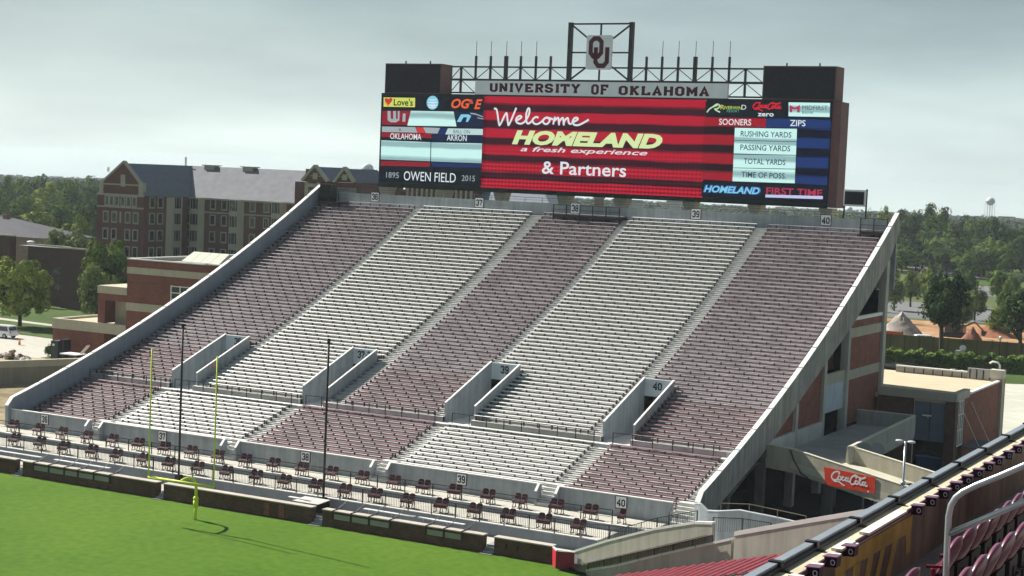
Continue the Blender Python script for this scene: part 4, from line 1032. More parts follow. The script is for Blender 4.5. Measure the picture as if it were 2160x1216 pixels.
# second, small display on posts at the right end
d1 = thing('small_display', 'small dark square display on two thin posts right of the scoreboard', 'display', (-46, 152, 22))
p, q = aty(1780, 400, 152), aty(1826, 437, 152)
b = MB(); b.box(p.x, q.x, 151.9, 152.3, q.z, p.z); bevel(b.build('housing', mat('display_frame', (.75, .76, .80), .5, .05, 2), d1), .12, 2)
b = MB(); b.box(p.x+.17, q.x-.17, 151.86, 151.895, q.z+.17, p.z-.17); b.build('screen', SPK, d1)
for x in (p.x+.1, q.x+.02):
    b = MB(); b.bar((x, 152.1, 22.2), (x, 152.1, q.z+ .1 if x < -46 else p.z+.1), .13); b.build('post', BLACK, d1)
# ================================================================== RAMP (landing + sloping arm)
rp_ = thing('concrete_ramp', 'cream concrete ramp with high parapets leading to the side of the stand', 'ramp', (-38, 120, 0))
DK = 4.75
RD = Vector((.954, -.3, 0)); RN = Vector((-.3, -.954, 0))   # along the arm; outward normal (towards field)
LA, LB = Vector((-39.2, 117.4, 0)), Vector((-35.45, 120.2, 0))
b = MB()
b.prism([(XR+.3, 117.5, DK-.45), (LA.x, 117.5, DK-.45), (LB.x, 120.3, DK-.45), (-36.2, 141, DK-.45), (XR+.3, 141, DK-.45)], (0, 0, .45))
b.build('landing_deck', mat('ramp_deck', (.33, .325, .30), .9, .16, .6, bump=.2), rp_)
SL = -.115
def arm(P, s, z): q = P + RD*s; return (q.x, q.y, z+SL*s)
A0 = LA.copy(); A0.z = 0
b = MB(); s1 = 17
b.prism([arm(LA, 0, DK-.5), arm(LA, s1, DK-.5), arm(LB, s1-1, DK-.5), arm(LB, 0, DK-.5)], (0, 0, .5)); b.build('arm_deck', mat('ramp_deck_light', (.50, .48, .38), .85, .1, .6), rp_)
# parapets
def para(name, P, Q_, zt0, zt1, zb0, zb1, th=.22, m_=CREAM, side=1):
    P = Vector((P[0], P[1], 0)); Q_ = Vector((Q_[0], Q_[1], 0)); d = (Q_-P).normalized(); n = Vector((-d.y, d.x, 0))*th*side
    b = MB(); b.prism([(P.x, P.y, zb0), (Q_.x, Q_.y, zb1), (Q_.x, Q_.y, zt1), (P.x, P.y, zt0)], n); b.build(name, m_, rp_)
    c = MB(); c.prism([(P.x-n.x*.08, P.y-n.y*.08, zt0+.003), (Q_.x-n.x*.08, Q_.y-n.y*.08, zt1+.003), (Q_.x-n.x*.08, Q_.y-n.y*.08, zt1+.06), (P.x-n.x*.08, P.y-n.y*.08, zt0+.06)], n*1.16); c.build('parapet_cap', mat('parapet_cap', (.58, .55, .45), .8, .1, 1), rp_)
para('front_parapet', (XR+.35, 117.48), (-39.2, 117.4), 5.78, 5.68, 4.05, 3.93)
e1 = LA+RD*s1
para('sign_parapet', (-39.19, 117.4), (e1.x, e1.y), 5.68, 5.66+SL*s1-.05, 3.93, 3.85+SL*s1)
e2 = LB+RD*(s1-1)
para('inner_parapet', (LB.x, LB.y), (e2.x, e2.y), 5.9, 5.9+SL*(s1-1), 4.2, 3.9+SL*(s1-1), side=1)
para('side_parapet', (-35.5, 120.3), (-36.2, 141), 5.9, 5.9, 4.0, 4.0, side=1, m_=mat('grey_parapet', (.36, .365, .34), .88, .14, .6, streak=.3))
para('end_parapet', (-36.2, 141.0), (XR+.2, 141.0), 5.92, 5.92, 4.3, 4.3, side=-1, m_=MATS['grey_parapet'])
b = MB(); b.prism([(-35.75, 119.7, 4.9), (-35.4, 119.6, 4.6), (-35.15, 120.2, 4.6), (-35.15, 120.2, 5.98), (-35.75, 120.0, 5.98)], (.0, .45, 0)); b.build('corner_pier', CREAM, rp_)
for p in ((-36.6, 118.4), (-37.6, 122.4), (-30.5, 117.5)):
    b = MB(); b.tube([(p[0], p[1], 0), (p[0], p[1], 4.2)], .45, 16); b.build('round_column', mat('column_shade', (.12, .115, .105), .9, .15, 1), rp_, smooth=True)  # column grey darkened to carry the shade under the ramp
# red drinks sign on the arm parapet
t = thing('cola_sign', 'red Coca-Cola sign with white script on the ramp parapet', 'sign', (-34, 115.8, 4))
s0 = atp(1739, 985, (LA.x, LA.y), RD); s1_ = atp(1848, 1008, (LA.x, LA.y), RD); sb0 = atp(1742, 1023, (LA.x, LA.y), RD); sb1 = atp(1846, 1042, (LA.x, LA.y), RD)
off = RN*.03
b = MB(); b.prism([sb0+off, sb1+off, s1_+off, s0+off], -RN*-.04); b.build('panel', mat('cola_red', (.62, .05, .02), .5, .08, 2), t)
U_ = (s1_-s0).normalized(); V_ = (s0-sb0).normalized()
strokes(COKE, 0, 0, 0, 0, .105, WHITE, 0, frame=(sb0+off*1.0+RN*.048+U_*.62+V_*.26, U_, V_, (s1_-s0).length*.70, (s0-sb0).length*.72), parent=t)
b = MB(); c_ = sb0+RN*.085+U_*((s1_-s0).length*.84)+V_*.2; b.add([c_+U_*(.07*math.cos(R(a)))+V_*(.07*math.sin(R(a))) for a in range(0, 360, 45)], [tuple(range(8))]); b.build('mark', WHITE, t)
# conduit pipes on the parapet
t = thing('conduit', 'grey conduit strapped diagonally on the ramp parapet beside the stand', 'pipe', (-39, 117.3, 4))
b = MB(); b.tube([(-39.25, 117.33, 5.6), (-38.9, 117.25, 4.9), (-38.2, 117.0, 4.0), (-37.6, 116.8, 3.8)], .05, 8); b.build('pipe', STEEL, t, smooth=True)
# lamp by the ramp
lp_ = atz(1905, 1040, 3.6) if False else aty(1905, 1020, 113.6)
t = thing('street_lamp', 'grey twin-head lamp standing in front of the ramp end', 'lamp', (lp_.x, lp_.y, 0))
pt = aty(1909, 932, lp_.y)
b = MB(); b.tube([(lp_.x, lp_.y, 0), (lp_.x, lp_.y, pt.z)], .085, 10); b.tube([(lp_.x, lp_.y, lp_.z-.1), (lp_.x, lp_.y, lp_.z+.15)], .17, 10); b.build('pole', GALV, t, smooth=True)
for s in (-1, 1):
    b = MB(); b.ball((lp_.x+s*.42, lp_.y, pt.z+.02), .30, .2, .10, 12, 8); b.build('lamp_head', mat('lamp_head', (.5, .48, .52), .5, .1, 2), t, smooth=True)
b = MB(); b.bar((lp_.x-.4, lp_.y, pt.z), (lp_.x+.4, lp_.y, pt.z), .07); b.build('arm', GALV, t)
for k, (x, y, r_) in enumerate(((1851, 950, .62), (1826, 947, .5))):
    p = aty(x, y, 123.0)
    t = thing('dish', ('larger' if k == 0 else 'smaller')+' pale round dish peeping above the inner ramp parapet', 'dish', (p.x, p.y, p.z-1))
    b = MB()
    for j in range(4):
        pass
    vs = []; fs = []
    for j in range(5):
        for q in range(16):
            a = 2*math.pi*q/16; rr = r_*j/4; vs.append((p.x+rr*math.cos(a), p.y+.25*(j/4)**2*-.6, p.z+rr*math.sin(a)))
    for j in range(4):
        for q in range(16): fs.append((j*16+q, j*16+(q+1) % 16, (j+1)*16+(q+1) % 16, (j+1)*16+q))
    b.add(vs, fs); b.build('reflector', mat('dish_grey', (.42, .42, .42), .6, .1, 2), t)
    b = MB(); b.tube([(p.x, p.y+.05, 0), (p.x, p.y+.05, p.z)], .07, 8); b.build('mast', GALV, t)
# ================================================================== low brick service building
sv = thing('service_building', 'low flat-roofed brick building with tan gravel roof beside the stand', 'building', (-37.5, 156, 0))
RX, FY, BY = -34.1, 146.6, 166.4; LX = -41.1
b = MB(); b.box(LX-6, RX-.15, FY+.15, BY-.2, 6.5, 6.92); b.build('roof', mat('gravel_roof', (.52, .44, .31), .95, .1, .8, bump=.2), sv)
b = MB(); b.box(LX, -37.85, FY, FY+.4, 0, 6.75); b.build('front_wall', BRICKD, sv)
b = MB(); b.box(-37.8, -35.0, FY+.25, FY+.5, 3.0, 6.72); b.build('blue_panel', mat('blue_grey_panel', (.12, .15, .20), .7, .1, 1), sv)
for x in (-37.84, -36.4, -34.98):
    b = MB(); b.box(x, x+.04, FY+.2, FY+.26, 0 if x < -37 else 3, 6.72); b.build('panel_joint', STEEL if x > -37 else CONCL, sv)
b = MB(); b.box(-37.84, RX-1, FY+4, FY+4.2, 0, 6.4); b.box(-37.84, -37.7, FY+.5, FY+4, 0, 6.4); b.box(-37.6, RX-.4, FY+.5, FY+4, 3.2, 3.3); b.build('bay_recess', BLACK, sv)  # black faces added for the shade inside the open bay
b = MB(); b.box(-35.0, RX, FY+.01, FY+1.1, 0, 6.72); b.build('corner_pier', BRICKD, sv)
b = MB(); b.box(RX-.35, RX-.0, FY+3.2, BY-2.2, 1.45, 6.95); b.build('side_wall', BRICK, sv)
b = MB(); b.box(RX-.3, RX+.06, FY+3.2, BY-1.4, 0, 1.44); b.build('plinth', mat('plinth_concrete', (.34, .35, .33), .9, .1, 1, streak=.2), sv)
b = MB(); b.box(RX-.3, RX-.06, FY+1.15, FY+3.15, 2.6, 6.7); b.build('window_glass', mat('green_glass', (.10, .15, .13), .15, .3, .5, spec=.7), sv)
for y in (FY+1.15, FY+1.8, FY+2.45, FY+3.08):
    b = MB(); b.box(RX-.05, RX+.0, y, y+.08, 2.6, 6.7); b.build('mullion', CAP, sv)
for z in (2.6, 4.0, 5.4, 6.62):
    b = MB(); b.box(RX-.055, RX-.005, FY+1.15, FY+3.15, z, z+.08); b.build('transom', CAP, sv)
b = MB(); b.box(LX+.0, RX+.1, FY-.12, FY+.35, 6.76, 7.5); b.build('fascia', mat('fascia_stone', (.42, .40, .34), .85, .1, 1, streak=.15), sv)
b = MB(); b.box(RX-.45, RX+.12, FY+.355, FY+4.6, 6.8, 7.52); b.build('side_fascia', mat('fascia_stone2', (.46, .44, .38), .85, .1, 1, streak=.15), sv)
b = MB(); b.box(RX-.3, RX+.05, FY+4.61, BY-2.25, 6.96, 7.12); b.build('coping', CAP, sv)
b = MB(); b.box(RX-.9, RX+.25, BY-2.2, BY-1.2, 0, 7.3); b.build('stone_pier', BAND, sv)
b = MB(); b.box(RX-1.0, RX+.3, BY-2.3, BY-1.1, 7.31, 8.1); b.build('pier_cap', mat('pier_cap', (.55, .53, .47), .8, .1, 1), sv)
b = MB(); b.box(RX-.6, RX+.1, BY-1.05, BY-.1, 0, 7.9); b.build('brick_pier', BRICK, sv)
b = MB(); b.box(-37.4, RX-1.0, BY-1.6, BY-1.2, 6.93, 8.0); b.build('high_parapet', mat('grey_panel', (.34, .35, .36), .8, .08, 1), sv)
for k in range(4):
    b = MB(); b.box(-37.2+k*.65, -37.1+k*.65, BY-1.65, BY-1.61, 7.0, 7.9); b.build('vent_slot', BLACK, sv)
# back parapet of capped blocks
x = LX-3.5
while x < -37.5:
    b = MB(); b.box(x, x+.84, BY-1.4, BY-1.1, 6.93, 7.5); b.build('parapet_block', MATS['grey_panel'], sv)
    b = MB(); b.box(x+.84, x+.95, BY-1.38, BY-1.12, 6.93, 7.48); b.build('block_joint', BLACK, sv); x += .95
b = MB(); b.box(LX-3.5, -37.5, BY-1.5, BY-1.0, 7.503, 7.62); b.build('parapet_coping', CAP, sv)
b = MB(); b.tube([(-34.4, BY-1.2, 8.0), (-34.4, BY-1.2, 8.5), (-34.6, BY-1.2, 8.75), (-35.1, BY-1.2, 8.8), (-35.4, BY-1.2, 8.6)], .1, 8); b.build('vent_pipe', CAP, sv, smooth=True)
b = MB(); b.box(RX+.05, RX+1.6, FY+2.6, FY+8.0, 2.35, 2.5); b.build('canopy', mat('canopy_metal', (.12, .13, .15), .5, .1, 2), sv)
for y in (FY+3.4, FY+7.4):
    b = MB(); b.tube([(RX+1.5, y, 2.5), (RX, y-1.5, 6.2)], .03, 6); b.build('canopy_rod', CAP, sv)
b = MB(); b.box(-36.9, -36.1, FY-.5, FY-.3, 5.3, 5.42); b.bar((-36.5, FY-.4, 5.3), (-36.5, FY+.3, 5.0), .05); b.build('wall_light', CAP, sv)
# things in the service yard
YBL = mat('container_blue', (.02, .05, .14), .5, .2, 2)
t = thing('dumpster', 'dark blue rubbish container in the shaded service yard', 'dumpster', (-36.4, 148, 0))
b = MB(); b.prism([(-37.4, 147.4, .15), (-35.4, 147.4, .15), (-35.2, 147.4, 1.6), (-37.6, 147.4, 1.6)], (0, 1.8, 0)); b.build('body', YBL, t)
b = MB(); b.box(-37.6, -35.2, 147.3, 147.38, 1.45, 1.6); b.build('rim', mat('rim_blue', (.10, .16, .30), .5, .1, 2), t)
for x in (-37.55, -36.35):
    b = MB(); b.box(x, x+1.1, 147.45, 149.2, 1.62, 1.7); b.build('lid', BLACK, t)
t = thing('dumpster', 'second blue container nearer the ramp with pale boxes on top', 'dumpster', (-33.6, 133, 0))
b = MB(); b.prism([(-34.8, 132, .1), (-32.0, 132, .1), (-31.8, 132, 1.3), (-35.0, 132, 1.3)], (0, 2.0, 0)); b.build('body', YBL, t)
for k in range(5):
    b = MB(); x = -34.6+k*.6; b.obox((x, 132.8+random.random()*.5, 1.42), .2, .18, .1, random.random()); b.build('box', mat('pale_boxes', (.35, .40, .48), .7, .2, 4), t)
def person_mesh(t, h, shirt, trouser, skin=(.35, .2, .14)):
    """one continuous skinned body with a vest or shirt as its clothing"""
    me = bpy.data.meshes.new('body'); k = h/1.75
    P_ = [(0, 0, .95), (0, 0, 1.15), (0, .01, 1.40), (0, 0, 1.50), (0, .0, 1.62), (0, 0, 1.72), (.1, 0, .9), (.12, -.03, .5), (.12, .02, .08), (.12, -.12, .03), (-.1, 0, .9), (-.12, .04, .5), (-.12, .1, .08), (-.12, -.04, .03), (.19, 0, 1.40), (.27, .02, 1.14), (.25, -.14, .92), (.25, -.2, .84), (-.19, 0, 1.40), (-.27, .02, 1.14), (-.28, -.06, .88), (-.28, -.09, .80)]
    E_ = [(0, 1), (1, 2), (2, 3), (3, 4), (4, 5), (0, 6), (6, 7), (7, 8), (8, 9), (0, 10), (10, 11), (11, 12), (12, 13), (2, 14), (14, 15), (15, 16), (16, 17), (2, 18), (18, 19), (19, 20), (20, 21)]
    RR = [.14, .13, .15, .055, .095, .08, .1, .065, .045, .05, .1, .065, .045, .05, .06, .045, .035, .04, .06, .045, .035, .04]
    me.from_pydata([Vector(p)*k + Vector(t.location) for p in P_], E_, []); 
    o = bpy.data.objects.new('body', me); COL.objects.link(o); o.parent = t; o.matrix_parent_inverse = Matrix.Translation(-Vector(t.location))
    o.modifiers.new('skin', 'SKIN'); sk = me.skin_vertices
    if not sk: me.skin_vertices.new() if hasattr(me.skin_vertices, 'new') else None
    if me.skin_vertices:
        for i, r_ in enumerate(RR): me.skin_vertices[0].data[i].radius = (r_*k, r_*k)
        me.skin_vertices[0].data[0].use_root = True
    s_ = o.modifiers.new('sub', 'SUBSURF'); s_.levels = s_.render_levels = 1
    me.materials.append(trouser)
    x, y, z = t.location
    b = MB(); b.tube([(x, y, z+.93*k), (x, y, z+1.15*k), (x, y+.01, z+1.42*k), (x, y, z+1.47*k)], .185*k, 12); b.build('shirt', shirt, t, smooth=True)
    b = MB(); b.ball((x, y, z+1.64*k), .1*k, .115*k, .135*k, 12, 8); b.build('head', mat('skin', skin, .6, .1, 4), t, smooth=True)
    b = MB(); b.ball((x, y+.01, z+1.69*k), .112*k, .125*k, .10*k, 12, 8); b.build('cap', WHITE, t, smooth=True)
t = thing('person', 'person in a bright green vest and white cap by the service building corner', 'person', tuple(atz(2020, 985, 0)))
person_mesh(t, 1.75, mat('vest_green', (.15, .55, .10), .7, .1, 4), mat('dark_trousers', (.03, .035, .05), .8, .1, 3))
# pickup under the ramp
def car(name, label, cat, loc, rz, body, L_=4.7, W_=1.85, H_=1.7, kind='suv', group=None):
    t = thing(name, label, cat, loc, group, rz)
    def bl(mb, n, m_, **k): return mb.build(n, m_, t, **k)
    M4 = Matrix.Translation(Vector(loc)) @ Matrix.Rotation(rz, 4, 'Z')
    def tr(mb): mb.v = [tuple(M4 @ Vector(p)) for p in mb.v]; return mb
    h2, w2 = L_/2, W_/2
    if kind == 'suv': top = [(-h2+.12, 1.0), (-h2+.35, H_-.05), (-h2+.7, H_), (h2-1.9, H_), (h2-1.15, 1.08)]
    elif kind == 'sedan': top = [(-h2+.5, .95), (-h2+1.15, H_-.03), (-h2+1.5, H_), (h2-1.9, H_-.02), (h2-1.15, .92)]
    else: top = [(-h2+1.9, 1.05), (-h2+2.0, H_-.04), (-h2+2.15, H_), (h2-2.1, H_), (h2-1.5, 1.1)]
    low = [(-h2, .35), (-h2, .95), (-h2+.1, 1.02), (h2-1.2, 1.04), (h2-.15, .88), (h2, .7), (h2, .35)]
    if kind == 'pickup': low = [(-h2, .5), (-h2, 1.05), (h2-1.6, 1.08), (h2-.12, 1.02), (h2, .8), (h2, .45)]
    b = MB(); b.prism([(x, -w2, z) for x, z in low], (0, W_, 0)); o = bl(tr(b), 'body', body); bevel(o, .09, 2)
    b = MB(); b.prism([(x, -w2+.12, z) for x, z in top], (0, W_-.24, 0)); bl(tr(b), 'cabin', body); 
    cut = [(x+(.12 if i < 2 else -.12 if i > 2 else 0), z+(.03 if i in (0, 4) else -.12)) for i, (x, z) in enumerate(top)]
    for s in (-1, 1):
        b = MB(); y = s*(w2-.115); mid = (cut[0][0]+cut[-1][0])/2
        for xa_, xb_ in ((cut[1][0], mid-.06), (mid+.06, cut[3][0]+.2)):
            b.quad((xa_-(.12 if xa_ == cut[1][0] else 0), y, cut[0][1]), (xb_+(.28 if xb_ > mid else 0), y, cut[0][1]), (xb_, y, cut[2][1]), (xa_, y, cut[2][1]))
        bl(tr(b), 'side_window', GLASS)
    b = MB(); b.quad((top[3][0]+.06, -w2+.2, top[3][1]-.06+.02), (top[3][0]+.06, w2-.2, top[3][1]-.06+.02), (top[4][0]+.0, w2-.16, top[4][1]+.06), (top[4][0], -w2+.16, top[4][1]+.06)); bl(tr(b), 'windscreen', GLASS)
    b = MB(); b.quad((top[1][0]-.03, -w2+.2, top[1][1]-.1), (top[1][0]-.03, w2-.2, top[1][1]-.1), (top[0][0]-.01, w2-.16, top[0][1]+.1), (top[0][0]-.01, -w2+.16, top[0][1]+.1)); bl(tr(b), 'rear_window', GLASS)
    for x in (-h2+.85, h2-.9):
        for s in (-1, 1):
            b = MB(); b.tube([(x, s*(w2-.22), .34), (x, s*(w2+.02), .34)], .36, 16); bl(tr(b), 'wheel', mat('tyre', (.018, .018, .02), .8, .1, 5))
            b = MB(); b.tube([(x, s*(w2+.0), .34), (x, s*(w2+.035), .34)], .2, 12); bl(tr(b), 'rim', mat('rim', (.35, .36, .38), .4, .1, 3, metal=.6))
    for s in (-1, 1):
        b = MB(); b.box(h2-.06, h2+.015, s*(w2-.32)-.16, s*(w2-.32)+.16, .66, .82); bl(tr(b), 'headlight', CAP)
        b = MB(); b.box(-h2-.015, -h2+.05, s*(w2-.2)-.1, s*(w2-.2)+.1, .75, 1.0); bl(tr(b), 'tail_light', mat('tail_red', (.3, .01, .01), .4, .1, 3))
    return t
PW = mat('car_white', (.72, .73, .76), .25, .04, 1, spec=.6); PS = mat('car_silver', (.34, .36, .38), .3, .05, 1, metal=.4, spec=.6); PD = mat('car_dark', (.03, .035, .05), .25, .1, 1, spec=.6); PR = mat('car_maroon', (.12, .01, .02), .3, .1, 1, spec=.6)
car('pickup_truck', 'dark pickup parked in the deep shade under the ramp', 'pickup', (-31.9, 120.2, 0), R(60), PS, 5.2, 1.9, 1.8, 'pickup')
# ================================================================== corner walls, lit, climbing along the side stand
wd_ = RD
P0 = atz(1198, 1198, 0)
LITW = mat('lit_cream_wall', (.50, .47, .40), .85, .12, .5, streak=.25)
def climb(name, label, px, base_z, th=.28, m_=LITW, P=P0, capc=CAP, joints=0, capt=.15):
    pts = [atp(x, y, (P.x, P.y), wd_) for x, y in px]
    t = thing(name, label, 'wall', (pts[0].x, pts[0].y, 0))
    n = Vector((-wd_.y, wd_.x, 0))*th
    b = MB(); poly_ = [(p.x, p.y, p.z) for p in pts] + [(pts[-1].x, pts[-1].y, base_z[-1]), (pts[0].x, pts[0].y, base_z[0])]
    b.prism(poly_, n); b.build('panel', m_, t)
    k = 0; J = joints or 1
    for i in range(len(pts)-1):
        for j in range(J):
            a, c = pts[i].lerp(pts[i+1], j/J), pts[i].lerp(pts[i+1], (j+.97)/J if J > 1 else 1)
            b = MB(); q = n*.1; b.prism([(a.x-q.x, a.y-q.y, a.z+.003), (c.x-q.x, c.y-q.y, c.z+.003), (c.x-q.x, c.y-q.y, c.z+capt), (a.x-q.x, a.y-q.y, a.z+capt)], n*1.2); b.build('coping_slab', capc, t)
    return t, pts
t1, p1 = climb('corner_wall', 'long cream corner wall rising from the red gate box toward the stand', [(1204, 1168), (1280, 1144), (1380, 1119), (1465, 1106), (1503, 1107)], [-.2, -.2], joints=2)
PB = atz(1233, 1212, 0)
t2, p2 = climb('corner_wall', 'lower cream wall beside the maroon side benches, second from the field', [(1236, 1206), (1300, 1196), (1397, 1172), (1543, 1140)], [-.5, -.5], P=PB, joints=2)
t3, p3 = climb('corner_wall', 'tall cream wall with white coping above the maroon side benches', [(1549, 1131), (1700, 1105), (1815, 1086), (1900, 1070)], [0, 0], P=PB, joints=1, capt=.26, capc=mat('blush_coping', (.80, .74, .72), .6, .06, 1))
# small notice on wall 1
t = thing('notice_board', 'small grey notice sheet on the wall beside the red gate box', 'sign', tuple(atp(1208, 1175, (P0.x, P0.y), wd_)))
O_ = atp(1201, 1185, (P0.x, P0.y), wd_)-Vector((-wd_.y, wd_.x, 0))*.03
O_ = Vector(O_) + Vector((wd_.y, -wd_.x, 0))*.02
b = MB(); up_ = Vector((0, 0, 1)); b.add([O_, O_+wd_*.75, O_+wd_*.75+up_*.62, O_+up_*.62], [(0, 1, 2, 3)]); b.build('sheet', mat('sheet_grey', (.40, .45, .47), .6, .15, 6), t)
b = MB(); O2 = O_-up_*.12; b.add([O2, O2+wd_*.75, O2+wd_*.75+up_*.08, O2+up_*.08], [(0, 1, 2, 3)]); b.build('bar', BLACK, t)
# curved grey wall right of the stand stairs
cwp = [(1465, 1064), (1477, 1064), (1492, 1079), (1515, 1080), (1560, 1078), (1630, 1092), (1700, 1108), (1760, 1117)]
t = thing('curved_wall', 'blue-grey curved retaining wall at the right foot of the stand', 'wall', (-43, 104.5, 0))
G = [(-43.15, 104.4, 3.0), (-42.7, 104.2, 2.95), (-42.1, 104.0, 2.3), (-41.2, 103.8, 2.15), (-39.3, 103.6, 2.25), (-36.5, 103.0, 2.0), (-34, 102.0, 1.9), (-31, 100.5, 1.9)]
z_of = [aty(px[0], px[1], 104.2).z for px in cwp]
for i in range(len(cwp)-1):
    Ya, Yb = 104.4-i*.28, 104.4-(i+1)*.28
    a, c = aty(*cwp[i], Ya), aty(*cwp[i+1], Yb)
    b = MB(); b.prism([(a.x, a.y, 0), (c.x, c.y, 0), tuple(c), tuple(a)], (0, .22, 0)); b.build('wall_panel', CONC, t)
    b = MB(); b.prism([(a.x, a.y-.02, a.z+.002), (c.x, c.y-.02, c.z+.002), (c.x, c.y-.02, c.z+.06), (a.x, a.y-.02, a.z+.06)], (0, .26, 0)); b.build('coping', mat('coping_pale', (.5, .53, .56), .7, .1, 1), t)
patch('stair_landing', [(-46.2, 97), (-33, 92), (-30, 103), (-44, 104.8)], CONCL, .55)
def rail_px(label, pts3, h, m_=STEEL, pick=True, sp=1.6, r=.025):
    t = thing('railing', label, 'railing', pts3[0])
    for a, c in zip(pts3[:-1], pts3[1:]):
        a, c = Vector(a), Vector(c); n = max(1, round((c-a).length/sp))
        for k in range(n+1):
            if k == n and c != Vector(pts3[-1]): continue
            p = a.lerp(c, k/n); b = MB(); b.bar(p, p+Vector((0, 0, h)), r*2); b.build('post', m_, t)
        b = MB(); b.bar(a+Vector((0, 0, h)), c+Vector((0, 0, h)), r*1.8); b.build('rail', m_, t)
        if pick:
            b = MB(); q = int((c-a).length/.14)
            for k in range(q):
                p = a.lerp(c, (k+.5)/q); b.bar(p+Vector((0, 0, .06)), p+Vector((0, 0, h)), .017)
            tag(b.build('pickets', m_, t), kind='stuff')
    return t
e = lambda x, y, z: tuple(atz(x, y, z))
rail_px('fine black railing along the top of the first corner wall', [(p1[1].x, p1[1].y+.4, p1[1].z-.35), (p1[2].x, p1[2].y+.4, p1[2].z-.25), (p1[3].x, p1[3].y+.4, p1[3].z-.2)], .95)
rail_px('black railing on the end of the lower chair platform', [(-47.1, 98.6, 1.18), (-43.6, 99.6, 1.2), (-41.6, 99.6, 1.4)], .95)
rail_px('black guard rail in front of the curved wall', [aty(1503, 1124, 95.5).to_tuple(), aty(1565, 1126, 96.8).to_tuple(), aty(1625, 1136, 96.0).to_tuple()], .95)
rail_px('grey pipe rail on top of the curved wall by the undercroft', [aty(1520, 1079, 103.8).to_tuple(), aty(1580, 1081, 103.4).to_tuple(), aty(1700, 1107, 102.6).to_tuple()], .55, mat('worn_rail', (.20, .185, .12), .6, .2, 4), pick=False, sp=2.2)
rail_px('long black handrail down the sunken path between the cream walls', [atp(1240, 1202, (P0.x, P0.y-.6), wd_).to_tuple(), atp(1380, 1171, (P0.x, P0.y-.6), wd_).to_tuple(), atp(1503, 1143, (P0.x, P0.y-.6), wd_).to_tuple()], .38, pick=True)
rail_px('stair handrail at the right end of the low front wall', [(-43.25, 104.3, 1.6), (-43.2, 105.3, 2.5)], .9, pick=False)
# path between walls
b = MB(); n_ = Vector((-wd_.y, wd_.x, 0))
a0, a1 = p2[0], p2[-1]
g0, g1 = atp(1199, 1199, (P0.x, P0.y), wd_), atp(1503, 1127, (P0.x, P0.y), wd_); b.add([(g0.x, g0.y-.01, .02), (g1.x, g1.y-.01, g1.z), (g1.x-n_.x*1.05, g1.y-n_.y*1.05, g1.z), (g0.x-n_.x*1.05, g0.y-n_.y*1.05, .02)], [(0, 1, 2, 3)]); tag(b.build('sloping_path', mat('dark_path', (.12, .115, .11), .9, .2, 1)), kind='structure')
# ------------------------------------------------------------------ side stand with maroon benches
ss = thing('side_stand', 'lower corner of the side stand with maroon benches rising to the right', 'grandstand', (-30, 85, 0))
SD = Vector((.07, .9975, 0)); nrow = 30
b = MB(); b.tube([(-4.475, 5, 21.69), (-4.475, 42, 21.69)], .026, 8); b.build('inner_pipe', mat('plum_pipe', (.09, .04, .065), .5, .2, 3), ud_) if False else None
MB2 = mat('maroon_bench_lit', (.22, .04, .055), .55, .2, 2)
def zwall(P):
    """slope of the rake measured along the wall foot"""
    return 0
base = p2[1]
b = MB(); rows_ = []
for k in range(nrow):
    s = 3.0 + k*.72
    q = Vector((PB.x, PB.y, 0)) + wd_*s; z = .02 + (s-1.8)*.305
    if z < 0: z = 0
    rows_.append((q, z))
for k, (q, z) in enumerate(rows_):
    a = q - n_*.05; c = q - SD*22; d_ = wd_*.72; zn = rows_[k+1][1] if k < nrow-1 else z+.2
    b.add([(a.x, a.y, z), (c.x, c.y, z), (c.x+d_.x, c.y+d_.y, z), (a.x+d_.x, a.y+d_.y, z)], [(0, 1, 2, 3)])
    b.add([(a.x+d_.x, a.y+d_.y, z), (c.x+d_.x, c.y+d_.y, z), (c.x+d_.x, c.y+d_.y, zn), (a.x+d_.x, a.y+d_.y, zn)], [(0, 1, 2, 3)])
b.build('tread', mat('side_tread_shade', (.085, .06, .06), .9, .2, 1.2), ss)  # tread colour darkened to stand in for shade between the benches
for k, (q, z) in enumerate(rows_):
    for seg in range(3):
        a = q - SD*(.5+seg*7.4) + wd_*.45; c = q - SD*(.5+seg*7.4+6.5) + wd_*.45
        m4 = wd_*.12
        b = MB(); b.prism([(a.x-m4.x, a.y-m4.y, z+.38), (c.x-m4.x, c.y-m4.y, z+.38), (c.x+m4.x, c.y+m4.y, z+.38), (a.x+m4.x, a.y+m4.y, z+.38)], (0, 0, .05)); b.build('bench', MB2, ss)
b = MB()
for k, (q, z) in enumerate(rows_):
    for seg in range(3):
        for j in range(6):
            p = q - SD*(.7+seg*7.4+j*1.2) + wd_*.45; b.box(p.x-.04, p.x+.04, p.y-.05, p.y+.05, z, z+.375)
tag(b.build('bench_brackets', MATS['bench_bracket'], ss), kind='stuff')
b = MB()
for k, (q, z) in enumerate(rows_[:-1]):
    p = q - SD*7.45; b.obox((p.x+wd_.x*.5, p.y, z+.08), .15, .4, .08); 
tag(b.build('aisle_steps', CAP, ss), kind='stuff')
